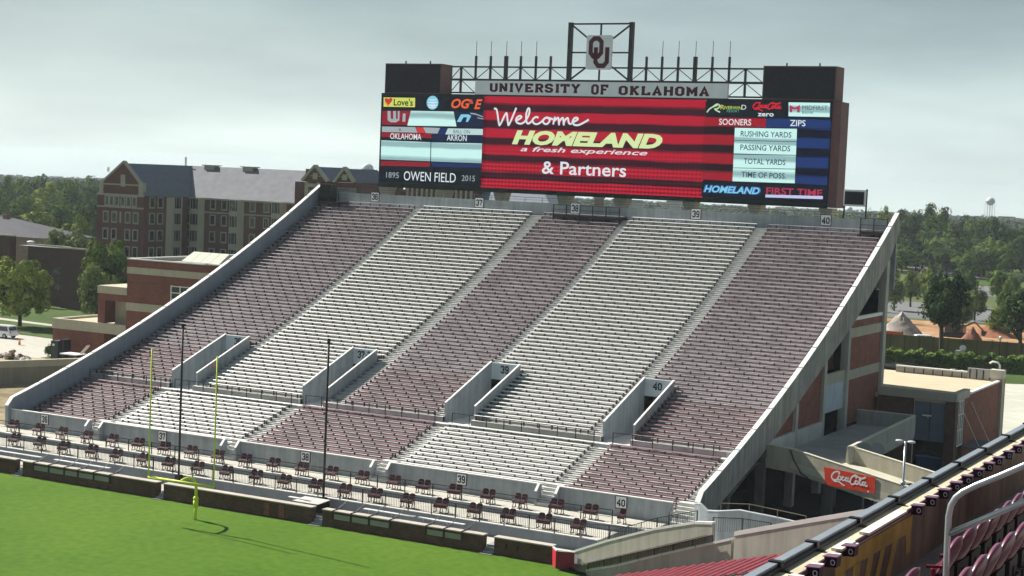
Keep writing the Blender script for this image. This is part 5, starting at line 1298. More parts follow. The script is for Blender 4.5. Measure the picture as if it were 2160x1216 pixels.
# ================================================================== FOREGROUND: upper stand edge
ud = thing('upper_stand_edge', 'near concrete stand edge with weathered brown parapet, right foreground', 'parapet', (-4.5, 15, 15))
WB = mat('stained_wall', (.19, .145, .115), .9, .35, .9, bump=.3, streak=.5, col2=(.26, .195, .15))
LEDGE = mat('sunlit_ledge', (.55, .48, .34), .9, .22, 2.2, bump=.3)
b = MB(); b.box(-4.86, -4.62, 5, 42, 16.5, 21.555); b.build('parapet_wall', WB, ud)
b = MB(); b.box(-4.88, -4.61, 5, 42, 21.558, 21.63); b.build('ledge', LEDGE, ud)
DKC = mat('deck_concrete', (.24, .22, .20), .9, .2, 1.5)
tops = [(-3.6, 21.85), (-2.92, 22.16), (-2.22, 22.46), (-1.5, 22.78), (-.8, 23.1)]
b = MB(); b.box(-4.615, -3.3, 5, 42, 20.7, 20.95)
for k, (x, z) in enumerate(tops[1:]): b.box(x-.38, x+.32, 5, 42, 20.7, z-.92)
b.build('deck_tread', DKC, ud)
b = MB(); b.tube([(-4.59, 5, 21.615), (-4.59, 42, 21.615)], .024, 8); b.build('inner_pipe', mat('plum_pipe', (.07, .03, .05), .5, .2, 3), ud)
# painted letter on the parapet
PY = mat('yellow_letter_paint', (.52, .37, .10), .9, .25, 2, streak=.3)
def lw(y, z): return (-4.614, y*1.0208, 25.09-(25.09-z)*1.0208)
for pts in ([(15.0, 21.62), (17.75, 21.60), (17.72, 21.42), (15.0, 21.45)], [(17.72, 21.42), (17.72, 21.2), (17.55, 21.2), (17.50, 21.42)], [(15.0, 21.45), (15.35, 21.45), (15.35, 20.9), (15.0, 20.9)], [(15.6, 21.45), (15.85, 21.45), (15.75, 20.9), (15.55, 20.9)], [(16.1, 21.44), (16.3, 21.44), (16.05, 20.9), (15.85, 20.9)], [(16.55, 21.43), (16.72, 21.43), (16.40, 20.9), (16.22, 20.9)], [(17.0, 21.43), (17.2, 21.43), (16.85, 20.9), (16.65, 20.9)]):
    b = MB(); b.quad(*[lw(*p) for p in pts]); b.build('painted_letter', PY, ud)
for y0, y1 in ((15.0, 15.45), (15.9, 17.3)):
    b = MB(); b.prism([(-4.66, y0*1.02, 21.633), (-4.66, y1*1.02, 21.633), (-4.555, y1*1.02, 21.633), (-4.555, y0*1.02, 21.633)], (0, 0, .025)); b.build('ledge_plate', mat('bright_plate', (.72, .66, .58), .8, .05, 3), ud)
# steel guard rail box section outside the ledge
gr = thing('guard_beam', 'long grey steel box beam on black brackets along the near parapet', 'rail', (-4.9, 15, 21.7))
b = MB(); b.box(-4.875, -4.79, 5, 42, 21.668, 21.705); b.build('beam', mat('beam_grey', (.24, .28, .32), .5, .1, 2, metal=.2), gr)
b = MB(); b.box(-4.868, -4.788, 5, 42, 21.645, 21.667); b.build('beam_shade_strip', BLACK, gr)  # black strip painting in the beam's shaded side
b = MB(); b.tube([(-4.775, 5, 21.656), (-4.775, 42, 21.656)], .022, 8); b.build('cable_pipe', BLACK, gr)
ybr = [12.9, 14.17, 15.2, 16.6, 18.05, 19.5, 20.95, 22.4, 23.85, 25.3, 26.75]
for y in ybr:
    b = MB(); b.box(-4.88, -4.755, y-.035, y+.035, 21.633, 21.722); b.build('bracket', BLACK, gr)
    b = MB(); b.box(-4.755, -4.69, y-.03, y+.03, 21.633, 21.65); b.build('foot_plate', STEEL, gr)
for y in [y+d for y in ybr for d in (.35, .62)]:
    pass
# hanging seat backs along the inner parapet
PUR = mat('plum_vinyl', (.035, .012, .03), .35, .2, 5); PURL = mat('plum_edge', (.16, .08, .13), .4, .1, 5)
bx0 = MB(); bx0.prism([(-.055, 0, -.055), (.06, 0, -.045), (.065, 0, .045), (-.06, 0, .04)], (0, .12, 0)); 
bx1 = MB(); bx1.prism([(-.075, -.012, .044), (.07, -.012, .050), (.065, -.012, .058), (-.07, -.012, .052)], (0, .14, 0))
lg = MB(); vs, fs = strip([(-.012, -.03), (.018, -.03), (.028, -.015), (.028, .015), (.012, .03), (-.012, .03), (-.024, .015), (-.024, -.015)], .010, True); lg.add([(p[0]*.7+.025, -.004, p[1]*.75) for p in vs], fs)
pl_ = MB(); pl_.box(-.02, .10, .16, .30, .0, .012)  # pale slab standing in for sunlight on the ledge between boxes
protos = [q.build(n_, m_, None) for q, n_, m_ in ((bx0, 'vinyl_box', PUR), (bx1, 'box_lid', PURL), (lg, 'white_logo', WHITE), (pl_, 'sunlight_patch', mat('bright_plate', (.72, .66, .58), .8, .05, 3)))]
ypos = [12.4, 12.95, 13.48, 14.03, 14.54, 15.09] + [17.54, 18.12, 18.69, 19.25, 19.8, 20.38, 20.95, 21.5, 22.1, 22.7, 23.25, 23.8, 24.4, 25.0, 25.6, 26.2]
for k, y in enumerate(ypos):
    tz = random.uniform(-.06, .06); bo = None
    for pr in protos:
        c = pr if k == 0 else pr.copy()
        if k: COL.objects.link(c)
        c.parent = ud if (pr in (protos[0], protos[3])) else bo
        if pr is protos[0]:
            bo = c; c.matrix_parent_inverse = Matrix.Translation(-Vector(ud.location)); c.location = (-4.535, y*1.0236, 21.615); c.rotation_euler.z = tz
        elif pr is protos[3]:
            c.matrix_parent_inverse = Matrix.Translation(-Vector(ud.location)); c.location = (-4.62, y*1.0236, 21.633)
        else: c.matrix_parent_inverse = Matrix.Identity(4)
# maroon stadium seats
SM = mat('seat_maroon', (.14, .042, .075), .32, .12, 6, spec=.6); SMD = mat('seat_dark', (.12, .008, .018), .4, .15, 6)
SPL = mat('seat_pale_edge', (.45, .28, .33), .4, .1, 6)
def seat():
    """seat faces -X; origin at the top centre of the back"""
    t = thing('stadium_chair', 'x', 'chair', (0, 0, 0))
    # curved back shell
    b = MB(); n = 10; m_ = 8; vs = []; fs = []
    for side in (0, 1):
        for j in range(m_+1):
            v = j/m_
            hw_ = .235
            zt_ = 0
            for i in range(n+1):
                u = i/n*2-1
                zz = -.34*(1-v) - (abs(u)**2.6)*.12*v
                x = -.045*(1-v) + .075*(1-u*u)*(.35+.65*math.sin(min(1, v*1.1)*math.pi/2)) + .04*v - .03*max(0, v-.75)*4*(1-u*u)
                vs.append((x - .045*side, u*hw_*(1-.04*side), zz - .012*side*v))
    q = (n+1)*(m_+1)
    for j in range(m_):
        for i in range(n):
            a = j*(n+1)+i; fs.append((a, a+1, a+n+2, a+n+1)); fs.append((q+a, q+a+n+1, q+a+n+2, q+a+1))
    for i in range(n): a = m_*(n+1)+i; fs.append((a, a+1, q+a+1, q+a)); fs.append((i+1, i, q+i, q+i+1))
    for j in range(m_): a = j*(n+1); fs.append((a, a+n+1, q+a+n+1, q+a)); c = a+n; fs.append((c+n+1, c, q+c, q+c+n+1))
    b.add(vs, fs); b.build('back_shell', SM, t, smooth=True)
    # tipped-up pan
    b = MB(); b.prism([(-.03, -.21, -.60), (-.03, .21, -.60), (-.10, .21, -.30), (-.10, -.21, -.30)], (-.05, 0, 0)); bevel(b.build('seat_pan', SMD, t), .02, 2)
    for s in (-1, 1):
        b = MB(); b.prism([(.0, s*.262-.014, -.27), (-.17, s*.262-.014, -.29), (-.17, s*.262-.014, -.262), (.0, s*.262-.014, -.245)], (0, .028, 0)); b.build('armrest', SMD, t)
    b = MB(); b.box(-.06, -.01, -.2, .2, -.5, -.34); b.box(-.06, .0, -.03, .03, -.9, -.42); b.box(-.14, .02, -.24, .24, -.56, -.50); b.build('stand', BLACK, t)
    return t
s0_ = None
NUMW = ['first', 'second', 'third', 'fourth', 'fifth', 'sixth', 'seventh', 'eighth', 'ninth', 'tenth', 'eleventh', 'twelfth', 'thirteenth', 'fourteenth', 'fifteenth', 'sixteenth']
plan = [(0, [14.17] + [15.75+.555*k for k in range(14)]), (1, [13.1+.545*k for k in range(9)]), (2, [10.9+.545*k for k in range(6)]), (1, [11.1, 11.64, 12.1])]
rowname = {0: 'front row', 1: 'second row', 2: 'third row'}
cnt = {}
for rw_, ysx in plan:
    X_, Z_ = tops[rw_]
    for y in ysx:
        o = seat() if s0_ is None else copy_tree(s0_)
        if s0_ is None: s0_ = o
        cnt[(rw_, y < 12.5 and rw_ == 1 or (rw_ == 0 and y < 15))] = k_ = cnt.get((rw_, y < 12.5 and rw_ == 1 or (rw_ == 0 and y < 15)), 0)+1
        o.location = (X_-.02, y, Z_); o.rotation_euler = (0, 0, R(random.uniform(-2.5, 2.5)))
        left = (y < 12.5 and rw_ == 1) or (rw_ == 0 and y < 15)
        o['label'] = f'maroon stadium chair {"left" if left else "right"} of the handrail, {NUMW[k_-1]} in the {rowname[rw_]}'
        o['group'] = 'maroon stadium seats in the foreground'
        if left and rw_ == 1:
            b = MB(); b.prism([(X_-.16, y-.2, Z_-.06), (X_-.16, y+.2, Z_-.06), (X_+.0, y+.2, Z_-.5), (X_+.0, y-.2, Z_-.5)], (-.02, 0, 0)); b.v = [tuple(Vector(p)-Vector((0, 0, 0))) for p in b.v]
# galvanised handrail
hr = thing('handrail', 'silver tubular aisle handrail with rounded corner in the right foreground', 'handrail', (-2.93, 12.6, 21.3))
Yh = 12.6
def hp(x, y): return tuple(aty(x, y, Yh))
bx_, tx_ = hp(1995, 1230), hp(2002, 1082)
top_pts = [bx_, hp(1998, 1150), hp(2001, 1090), hp(2006, 1066), hp(2016, 1050), hp(2031, 1038), hp(2060, 1024), hp(2110, 1004), hp(2175, 976)]
pe = Vector(top_pts[-1]); top_pts.append(tuple(pe + (pe-Vector(top_pts[-2]))*1.2))
b = MB(); low_ = (bx_[0], bx_[1], 21.1); b.tube([low_]+top_pts, .0245, 12); b.build('top_tube', GALV, hr, smooth=True)
q0, q1 = Vector(hp(2002, 1126)), Vector(hp(2168, 1056))
b = MB(); b.tube([q0, q1, q1+(q1-q0)*.3], .0245, 12); b.build('mid_tube', GALV, hr, smooth=True)
# ================================================================== WEST CAMPUS BUILDINGS
def wall_rect(name, parent, m_, x0, x1, y, z0, z1, th=.12, out=.06):
    b = MB(); b.box(x0, x1, y-out, y-out+th, z0, z1); return b.build(name, m_, parent)
FA = mat('arts_brick', (.20, .082, .062), .9, .15, .8, kind='brick')
BD2 = mat('sand_band', (.47, .435, .335), .85, .08, .8, streak=.12)
YA = 152.0
X = lambda px, py=600, Y=YA: aty(px, py, Y).x
Z = lambda px, py, Y=YA: aty(px, py, Y).z
ab = thing('campus_hall', 'stepped red brick hall with sand coloured bands left of the stand', 'building', (-133, 158, 0))
x1_, x2_, x3_, x4_ = X(110, 700), X(204, 650), X(267, 620), X(423, 600)
zl = Z(110, 671); zlb = Z(110, 692)
b = MB(); b.box(x1_, X(218, 700), YA+.1, YA+9, 0, zlb); b.build('low_wall', FA, ab)
b = MB(); b.box(x1_-.05, x3_, YA, YA+.6, zlb+.003, zl); b.box(x1_-.05, x1_+.5, YA+.603, YA+9, zlb+.003, zl); b.build('low_band', BD2, ab)
b = MB(); b.box(x1_+.5, x3_, YA+.6, YA+9, zl-.35, zl-.25); b.build('low_roof', MATS['gravel_roof'], ab)
b = MB(); b.box(X(218, 700)+.003, x3_, YA+2.2, YA+2.4, 2.9, zlb); b.build('recess_wall', BD2, ab)
b = MB(); b.box(X(218, 700)+.003, x3_, YA+2.25, YA+2.5, 0, 2.88); b.build('recess_shade', BLACK, ab)  # black sheet standing in for the shade of an open recess
zm1 = Z(204, 602); zm2 = Z(204, 618)
b = MB(); b.box(x2_, X(219, 650), YA+.2, YA+8, zl+.003, zm2); b.box(X(219, 650)+.003, x3_, YA+.2, YA+8, Z(219, 634), zm2-.003); b.build('mid_wall', FA, ab)
b = MB(); b.box(x2_-.05, x3_, YA+.1, YA+8.05, zm2+.003, zm1); b.build('mid_band', BD2, ab)
b = MB(); b.box(X(219, 650)+.01, x3_, YA+2.0, YA+2.2, zl-.24, Z(219, 634)-.01); b.build('loggia_wall', mat('loggia_plaster', (.50, .46, .34), .85, .08, .6), ab)
zt1 = Z(267, 547); bz = [Z(267, 547), Z(267, 562.8), Z(267, 576.7), Z(267, 638), Z(267, 655)]
b = MB(); xR = X(560, 570)
for k, (za, zb) in enumerate(((bz[1], bz[0]), (bz[3], bz[2]), (0, bz[4]))):
    b.box(x3_, x4_, YA+.05, YA+1, za, zb)
    b.prism([(x4_, YA+.05, za), (x4_+1.2, YA+.9, za), (x4_+1.2, YA+2, za), (x4_, YA+2, za)], (0, 0, zb-za)); b.box(x4_+1.2, xR, YA+.9, YA+2, za, zb)
b.build('main_wall', FA, ab)
b = MB()
for za, zb in ((bz[2]+.003, bz[1]-.003), (bz[4]+.003, bz[3]-.003)):
    b.box(x3_-.03, x4_, YA-.0, YA+1, za, zb); b.prism([(x4_, YA, za), (x4_+1.2, YA+.85, za), (x4_+1.2, YA+2, za), (x4_, YA+2, za)], (0, 0, zb-za)); b.box(x4_+1.2, xR, YA+.85, YA+2, za, zb)
b.build('main_band', BD2, ab)
b = MB(); b.box(x3_+.2, xR, YA+1, YA+24, zt1-.5, zt1-.4); b.box(x3_, x3_+.3, YA+1, YA+24, 0, zt1+.02); b.build('main_roof', mat('grey_membrane', (.36, .36, .34), .9, .1, .6), ab)
b = MB(); b.box(x3_-.06, x4_+.4, YA-.03, YA+.35, zt1+.003, zt1+.14); b.box(x3_-.06, x3_+.3, YA+.353, YA+24, zt1+.023, zt1+.14); b.box(x4_+.403, xR, YA+.85, YA+1.2, zt1+.003, zt1+.14); b.build('roof_edge', CAP, ab)
# gridded window
wx0, wx1, wz0, wz1 = X(361, 625), X(418, 625), Z(361, 645), Z(361, 604)
b = MB(); b.box(wx0, wx1, YA-.02, YA+.045, wz0, wz1); b.build('window_glass', GLASS, ab)
fr = MB()
for k in range(4): x = wx0+(wx1-wx0)*k/3.0; fr.box(x-.07, x+.07, YA-.06, YA-.023, wz0-.1, wz1+.1)
for k in range(4): z = wz0+(wz1-wz0)*k/3.0; fr.box(wx0-.07, wx1+.07, YA-.065, YA-.024, z-.06, z+.06)
fr.build('window_frame', CAP, ab)
# skylight
sk_ = MB(); sy0, sy1 = 158, 162.5; A_ = aty(382, 553, sy0); B_ = aty(463, 558.5, sy0); C_ = aty(485, 537.5, sy1); D_ = aty(409, 533, sy1)
A_.z = B_.z = min(A_.z, B_.z); C_.z = D_.z = (C_.z+D_.z)/2
for k in range(4):
    p, q = A_.lerp(B_, k/4), A_.lerp(B_, (k+.96)/4); r_, s_ = D_.lerp(C_, (k+.96)/4), D_.lerp(C_, k/4)
    b = MB(); b.prism([p, q, r_, s_], (0, 0, .08)); b.build('skylight_pane', mat('skylight_glass', (.62, .64, .52), .3, .05, 1, spec=.6), ab)
b = MB(); b.add([B_, C_, (C_.x, C_.y, B_.z)], [(0, 1, 2)]); b.add([A_, D_, (D_.x, D_.y, A_.z)], [(0, 1, 2)]); b.add([A_+Vector((0, 0, -.01)), B_+Vector((0, 0, -.01)), B_+Vector((0, 0, -1)), A_+Vector((0, 0, -1))], [(0, 1, 2, 3)]); b.add([C_, D_, (D_.x, D_.y+.1, A_.z), (C_.x, C_.y+.1, A_.z)], [(0, 1, 2, 3)]); b.build('skylight_end', BAND, ab)
# dark brown hall
YB = 205.0
bb_ = thing('brown_hall', 'dark brown brick hall with flat roof behind the left trees', 'building', (-200, 212, 0))
DBR = mat('brown_brick', (.085, .048, .040), .9, .2, .8, kind='brick')
zt_b = Z(205, 531, YB); zt_c = Z(20, 498, YB)
b = MB(); b.box(X(40, 550, YB), X(130, 550, YB), YB+2, YB+3, 0, zt_b); b.build('recessed_wall', DBR, bb_)
b = MB(); b.box(X(130, 550, YB)+.003, X(204, 550, YB), YB, YB+1, 0, zt_b); b.build('right_wall', DBR, bb_)
b = MB(); b.box(-240, X(38, 500, YB)-.6, YB-1, YB+.2, 0, zt_c); b.build('left_wall', DBR, bb_)
b = MB(); q1, q2 = atz(38, 518, zt_b), atz(188, 529, zt_b); b.prism([(X(40, 550, YB), YB+2, zt_b+.003), (X(204, 550, YB), YB, zt_b+.003), (q2.x, q2.y, zt_b+.003), (q1.x, q1.y, zt_b+.003)], (0, 0, .05)); b.build('roof', mat('grey_roof', (.26, .27, .28), .9, .1, .5), bb_)
b = MB(); b.box(X(40, 550, YB)-.1, X(130, 550, YB), YB+1.9, YB+2.3, zt_b+.053, zt_b+.3); b.box(X(130, 550, YB)+.003, X(204, 550, YB)+.1, YB-.1, YB+.3, zt_b+.053, zt_b+.3); b.box(-240, X(38, 500, YB)+.1, YB-1.1, YB-.7, zt_c+.003, zt_c+.25); b.build('roof_edge', BAND, bb_)
for (a, c, e_, f) in ((95, 125, 566, 582), (100, 126, 600, 615)):
    b = MB(); b.box(X(a, e_, YB), X(c, e_, YB), YB+1.9, YB+1.99, Z(a, f, YB), Z(a, e_, YB)); b.build('window', GLASS, bb_)
b = MB(); b.ball((X(65, 520, YB+8), YB+8, zt_b+.15), .7, .7, .25); b.build('roof_vent', CAP, bb_)
# hip-roofed house
YH = 262
hh = thing('hip_roof_house', 'house with a broad grey shingle hip roof at the far left', 'house', (-250, YH+8, 0))
za = Z(10, 458, YH+7); ze = Z(85, 503, YH); xe = X(90, 500, YH); xa_ = X(12, 460, YH+7)
HR_ = mat('grey_shingle', (.085, .085, .098), .95, .15, .9, bump=.3)
b = MB(); xl = xa_-(xe-xa_)-14
b.add([(xl, YH-.5, ze), (xe, YH-.5, ze), (xe, YH+16, ze), (xl, YH+16, ze), (xa_-10, YH+8, za), (xa_, YH+8, za)], [(0, 1, 5, 4), (1, 2, 5), (2, 3, 4, 5), (3, 0, 4)]); b.build('roof', HR_, hh)
b = MB(); b.box(xl+.6, xe-.6, YH, YH+15.4, 0, ze-.01); b.build('wall', mat('tan_brick', (.30, .20, .14), .9, .15, 1, kind='brick'), hh)
b = MB(); b.box(xa_-.9, xa_+.3, YH+7, YH+8, za-.6, za+.5); b.build('chimney', BRICK, hh)
b = MB(); b.box(xe-4, xe-2.4, YH-.06, YH-.003, ze-1.6, ze-.5); b.build('window', GLASS, hh)
# residence hall with gables
YG = 224.0
RB = mat('residence_brick', (.15, .068, .054), .9, .18, .9, kind='brick')
RBD = mat('residence_brick_dark', (.138, .066, .057), .9, .18, .9, kind='brick')
STN = mat('cast_stone', (.40, .37, .31), .85, .08, 1)
SLT = mat('slate_roof', (.15, .17, .205), .7, .12, 1.2, bump=.2); SLB = mat('sunlit_slate_roof', (.18, .185, .205), .75, .15, .8, bump=.2, spec=.1)  # second slate is a lighter copy, its colour carrying the sunlit slope
rh = thing('residence_hall', 'large brick residence hall with steep slate roofs and stone bay windows', 'building', (-190, 235, 0))
gx0, gx1 = X(205, 440, YG), X(303, 440, YG)
ze_ = Z(255, 412, YG); zap = Z(262, 341, YG); gxm = X(261, 341, YG)
XW = gx1; YL = atx(398, 450, XW).y
ZFL = [Z(255, 425, YG), Z(255, 459, YG), Z(255, 495, YG), Z(255, 531, YG)]
b = MB(); b.box(gx0, gx1-.01, YG, YL+10, 0, ze_); b.build('wing_wall', RB, rh)
b = MB(); zf = Z(230, 385, YG)
b.prism([(gx0+1.2, YG+.02, ze_+.003), (gx1-1.0, YG+.02, ze_+.003), (gx1-1.0, YG+.02, zf), (gxm, YG+.02, zap-.15), (gx0+1.2, YG+.02, zf)], (0, .5, 0)); b.build('gable', RB, rh)
for p, q in (((gx0+.5, zf-.3), (gxm, zap)), ((gxm, zap), (gx1-.5, zf-.3))):
    b = MB(); b.bar((p[0], YG+.25, p[1]), (q[0], YG+.25, q[1]), .65, .35); b.build('gable_coping', STN, rh)
for x in (gx0+.4, gx1-1.2):
    b = MB(); b.box(x, x+.95, YG-.1, YG+.8, ze_+.004, zf+.2); b.build('kneeler', STN, rh)
b = MB(); b.box(gx0-.05, gx1+.05, YG-.12, YG-.003, ze_-.15, ze_+.2); b.box(gx0-.05, gx1+.05, YG-.1, YG-.003, Z(255, 438, YG)-.1, Z(255, 438, YG)+.15); b.box(gx0+1.5, gx1-1.2, YG-.1, YG+.01, Z(255, 390, YG)-.1, Z(255, 390, YG)+.15); b.box(gxm-.5, gxm+.5, YG-.12, YG+.0, Z(258, 394, YG), Z(258, 369, YG)); b.build('string_course', STN, rh)
# wing roof running back, ridge along Y
zr0 = zap-.3
b = MB(); b.add([(gx0-.3, YG+.3, ze_+.01), (gx1+.4, YG+.3, ze_+.01), (gxm, YG+.3, zr0), (gx0-.3, YL+12, ze_+.01), (gx1+.4, YL+12, ze_+.01), (gxm, YL+12, zr0)], [(1, 4, 5, 2), (0, 2, 5, 3), (3, 5, 4)]); b.build('wing_roof', SLT, rh)
def rwin(xc, zc, y, w_=1.25, h_=2.05, parent=rh, axis='x', xw=None):
    if axis == 'x':
        b = MB(); b.box(xc-w_/2, xc+w_/2, y-.10, y-.003, zc-h_/2, zc+h_/2); f = b.build('window', STN, parent)
        b = MB(); b.box(xc-w_/2+.22, xc+w_/2-.22, y-.13, y-.103, zc-h_/2+.25, zc+h_/2-.2); b.build('pane', GLASS, f)
    else:
        b = MB(); b.box(xw+.003, xw+.10, xc-w_/2, xc+w_/2, zc-h_/2, zc+h_/2); f = b.build('window', STN, parent)
        b = MB(); b.box(xw+.103, xw+.13, xc-w_/2+.25, xc+w_/2-.25, zc-h_/2+.25, zc+h_/2-.2); b.build('pane', GLASS, f)
for px in (223.5, 241.3, 270, 286.7):
    for z in ZFL[1:]: rwin(X(px, 460, YG), z, YG)
for px in (226, 236, 247, 260, 272, 284): rwin(X(px, 425, YG), ZFL[0], YG, 1.05, 1.9)
b = MB(); b.box(X(254, 460, YG)-.15, X(254, 460, YG)+.2, YG-.08, YG-.003, ZFL[1]-1, ZFL[1]+1); b.build('stone_strip', STN, rh)
def bay(xc, y, w_=3.3, parent=rh, zt=None):
    zt = zt or ze_-.1
    b = MB(); b.prism([(xc-w_/2, y-.003, 0), (xc-w_/2+.7, y-.9, 0), (xc+w_/2-.7, y-.9, 0), (xc+w_/2, y-.003, 0)], (0, 0, zt)); f = b.build('bay', STN, parent)
    for z in ZFL:
        for dx, ww in ((-.62, .34), (0, .62), (.62, .34)):
            b = MB(); b.box(xc+dx-ww/2, xc+dx+ww/2, y-.935, y-.903, z-.95, z+.95); b.build('pane', GLASS, f)
def bayY(yc, xw, w_=3.4):
    b = MB(); b.prism([(xw+.003, yc-w_/2, 0), (xw+.9, yc-w_/2+.7, 0), (xw+.9, yc+w_/2-.7, 0), (xw+.003, yc+w_/2, 0)], (0, 0, ze_-.1)); f = b.build('bay', STN, rh)
    for z in ZFL:
        for dx, ww in ((-.62, .34), (0, .62), (.62, .34)):
            b = MB(); b.box(xw+.903, xw+.935, yc+dx-ww/2, yc+dx+ww/2, z-.95, z+.95); b.build('pane', GLASS, f)
ww_ = (YL-YG)
for px in (320, 337):
    yv = atx(px, 460, XW).y
    for z in ZFL: rwin(yv, z, 0, 1.5, 2.05, rh, 'y', XW)
bayY(atx(366, 460, XW).y, XW, 4.0)
# long range
xe_ = X(628, 430, YL)
b = MB(); b.box(gx1, xe_, YL, YL+12, 0, ze_); b.build('range_wall', RBD, rh)
b = MB(); b.add([(gx1-4, YL-.4, ze_+.01), (xe_, YL-.4, ze_+.01), (xe_, YL+6.5, zr0), (gxm+.01, YL+6.5, zr0), (xe_, YL+13, ze_+.01), (gx1-4, YL+13, ze_+.01)], [(0, 1, 2, 3), (3, 2, 4, 5)]); b.build('range_roof', SLB, rh)
b = MB(); b.box(gx1+.01, xe_, YL-.1, YL-.003, Z(500, 452, YL)-.12, Z(500, 452, YL)+.12); b.box(gx1+.01, xe_, YL-.42, YL-.003, ze_-.3, ze_-.003); b.build('string_course', STN, rh)
for px in (416, 499, 588): bay(X(px, 450, YL), YL)
for px in (396, 449, 473, 533, 562):
    for z in ZFL: rwin(X(px, 460, YL), z, YL, 1.3, 2.0)
for px in (447, 528): 
    b = MB(); p = aty(px, 347, YL+6.5); b.box(p.x-1.1, p.x+1.1, p.y-.8, p.y+.8, zr0-.6, zr0+.12); b.box(p.x-1.5, p.x+1.5, p.y-1, p.y+1, zr0+.123, zr0+.3); b.build('roof_vent', STN, rh)
b = MB(); p = aty(392, 340, YL+6); b.box(p.x-.15, p.x+.15, p.y-.1, p.y+.1, zr0-.3, aty(392, 332, YL+6).z); b.build('antenna', CAP, rh)
# gabled pavilion
YP = YL-3
pv = thing('gabled_pavilion', 'brick pavilion with twin stone-edged gables beside the scoreboard', 'building', (-168, YP+5, 0))
xp0, xp1 = X(622, 400, YP), X(692, 400, YP)
b = MB(); b.box(xp0, xp1, YP, YP+12, 0, Z(640, 384, YP)); b.box(xp0, X(650, 400, YP), YP+3, YP+9, Z(640, 384, YP)+.003, Z(630, 356, YP+3)); b.build('wall', RBD, pv)
def gable(a, ap, c, y, m_=RB):
    A, B, C = aty(*a, y), aty(*ap, y), aty(*c, y); zz = min(A.z, C.z)
    A.z = C.z = zz; B.x = (A.x+C.x)/2
    b = MB(); b.prism([tuple(A), tuple(C), tuple(B)], (0, .5, 0)); b.build('gable', m_, pv)
    for p, q in ((A, B), (B, C)):
        b = MB(); b.bar((p.x, y+.0, p.z+.1), (q.x, y+.0, q.z+.1), .75, .4); b.build('gable_coping', BAND, pv)
    b = MB(); h = B.z-zz; b.box(B.x-.5, B.x+.5, y-.1, y-.003, zz+h*.15, zz+h*.55); b.box(B.x-h*.42, B.x+h*.42, y-.08, y-.005, zz+h*.33, zz+h*.38); b.build('stone_cross', STN, pv)
    b = MB(); b.add([(A.x, y+.5, zz), (B.x, y+.5, B.z-.1), (C.x, y+.5, zz), (A.x, y+10, zz), (B.x, y+10, B.z-.1), (C.x, y+10, zz)], [(0, 1, 4, 3), (1, 2, 5, 4)]); b.build('gable_roof', SLT, pv)
gable((638, 382), (669, 351), (692, 382), YP-.05)
gable((707, 384), (729, 355), (747, 386), YP+.5)
b = MB(); x0, x1 = X(644, 400, YP), X(676, 400, YP); zt = Z(655, 385, YP)
for x in (x0, x1-.7): b.box(x, x+.7, YP-.25, YP-.06, 8, zt)
b.box(x0+.703, x1-.703, YP-.22, YP-.06, zt-.8, zt-.2); b.build('stone_frame', BAND, pv)
for k in range(6):
    x = x0+.9+(x1-x0-1.8)*k/5; b = MB(); b.box(x, x+.25, YP-.16, YP-.07, 9, zt-1.3); b.build('mullion', STN, pv)
b = MB(); b.box(x0+.71, x1-.71, YP-.10, YP-.06, 8, zt-1.25); b.build('tall_window', GLASS, pv)
b = MB(); b.box(X(696, 400, YP), X(752, 400, YP), YP+1, YP+10, 0, Z(720, 386, YP)); b.build('link_wall', RBD, pv)
b = MB(); b.box(X(703, 400, YP), X(748, 400, YP), YP+.7, YP+.99, Z(720, 395, YP)-1, Z(720, 392, YP)-.3); b.build('ribbon_window', GLASS, pv)
b = MB(); b.add([(X(690, 385, YP), YP+1, Z(700, 384, YP)), (X(712, 385, YP), YP+1, Z(700, 384, YP)), (X(712, 385, YP), YP+8, Z(700, 359, YP)), (X(676, 385, YP), YP+8, Z(700, 358, YP))], [(0, 1, 2, 3)]); b.build('link_roof', SLB, pv)
fb = thing('flat_roof_block', 'long low grey block of roofs just left of the scoreboard', 'building', (-150, 240, 0))
for k, (a, c, yt, m_, Y_) in enumerate(((745, 800, 375, SLB, 245), (757, 800, 385, STN, 243), (762, 792, 391, RBD, 242), (790, 812, 393, BLACK, 241), (800, 862, 398, RBD, 244))):
    b = MB(); b.box(X(a, 390, Y_), X(c, 390, Y_), Y_, Y_+6, 0, Z(a, yt, Y_)); b.build('block', m_, fb)
hb = thing('hall_with_columns', 'grey-brown hall with ribbed front and blue hipped roof under the scoreboard', 'building', (-130, 240, 0))
Y_ = 238; x0, x1 = X(855, 400, Y_), X(1000, 400, Y_); zt = Z(900, 386, Y_)
b = MB(); b.box(x0, x1, Y_, Y_+10, 0, zt); b.build('wall', RBD, hb)
for k in range(14):
    x = x0+.4+(x1-x0-1)*k/13; b = MB(); b.box(x, x+.35, Y_-.3, Y_-.003, 10, zt); b.build('rib', STN, hb)
xb0, xb1 = X(1000, 400, Y_), X(1165, 420, Y_)
b = MB(); b.add([(xb0, Y_-.5, Z(1000, 424, Y_)), (xb1, Y_-.5, Z(1165, 436, Y_)), (xb1-5, Y_+6, Z(1140, 398, Y_)), (xb0+.1, Y_+6, Z(1000, 392, Y_)), (xb1, Y_+12, Z(1165, 436, Y_))], [(0, 1, 2, 3), (1, 4, 2)]); b.build('roof', SLT, hb)
b = MB(); b.box(xb0, xb1-.5, Y_, Y_+11, 0, Z(1000, 424, Y_)-.8); b.build('lower_wall', RBD, hb)
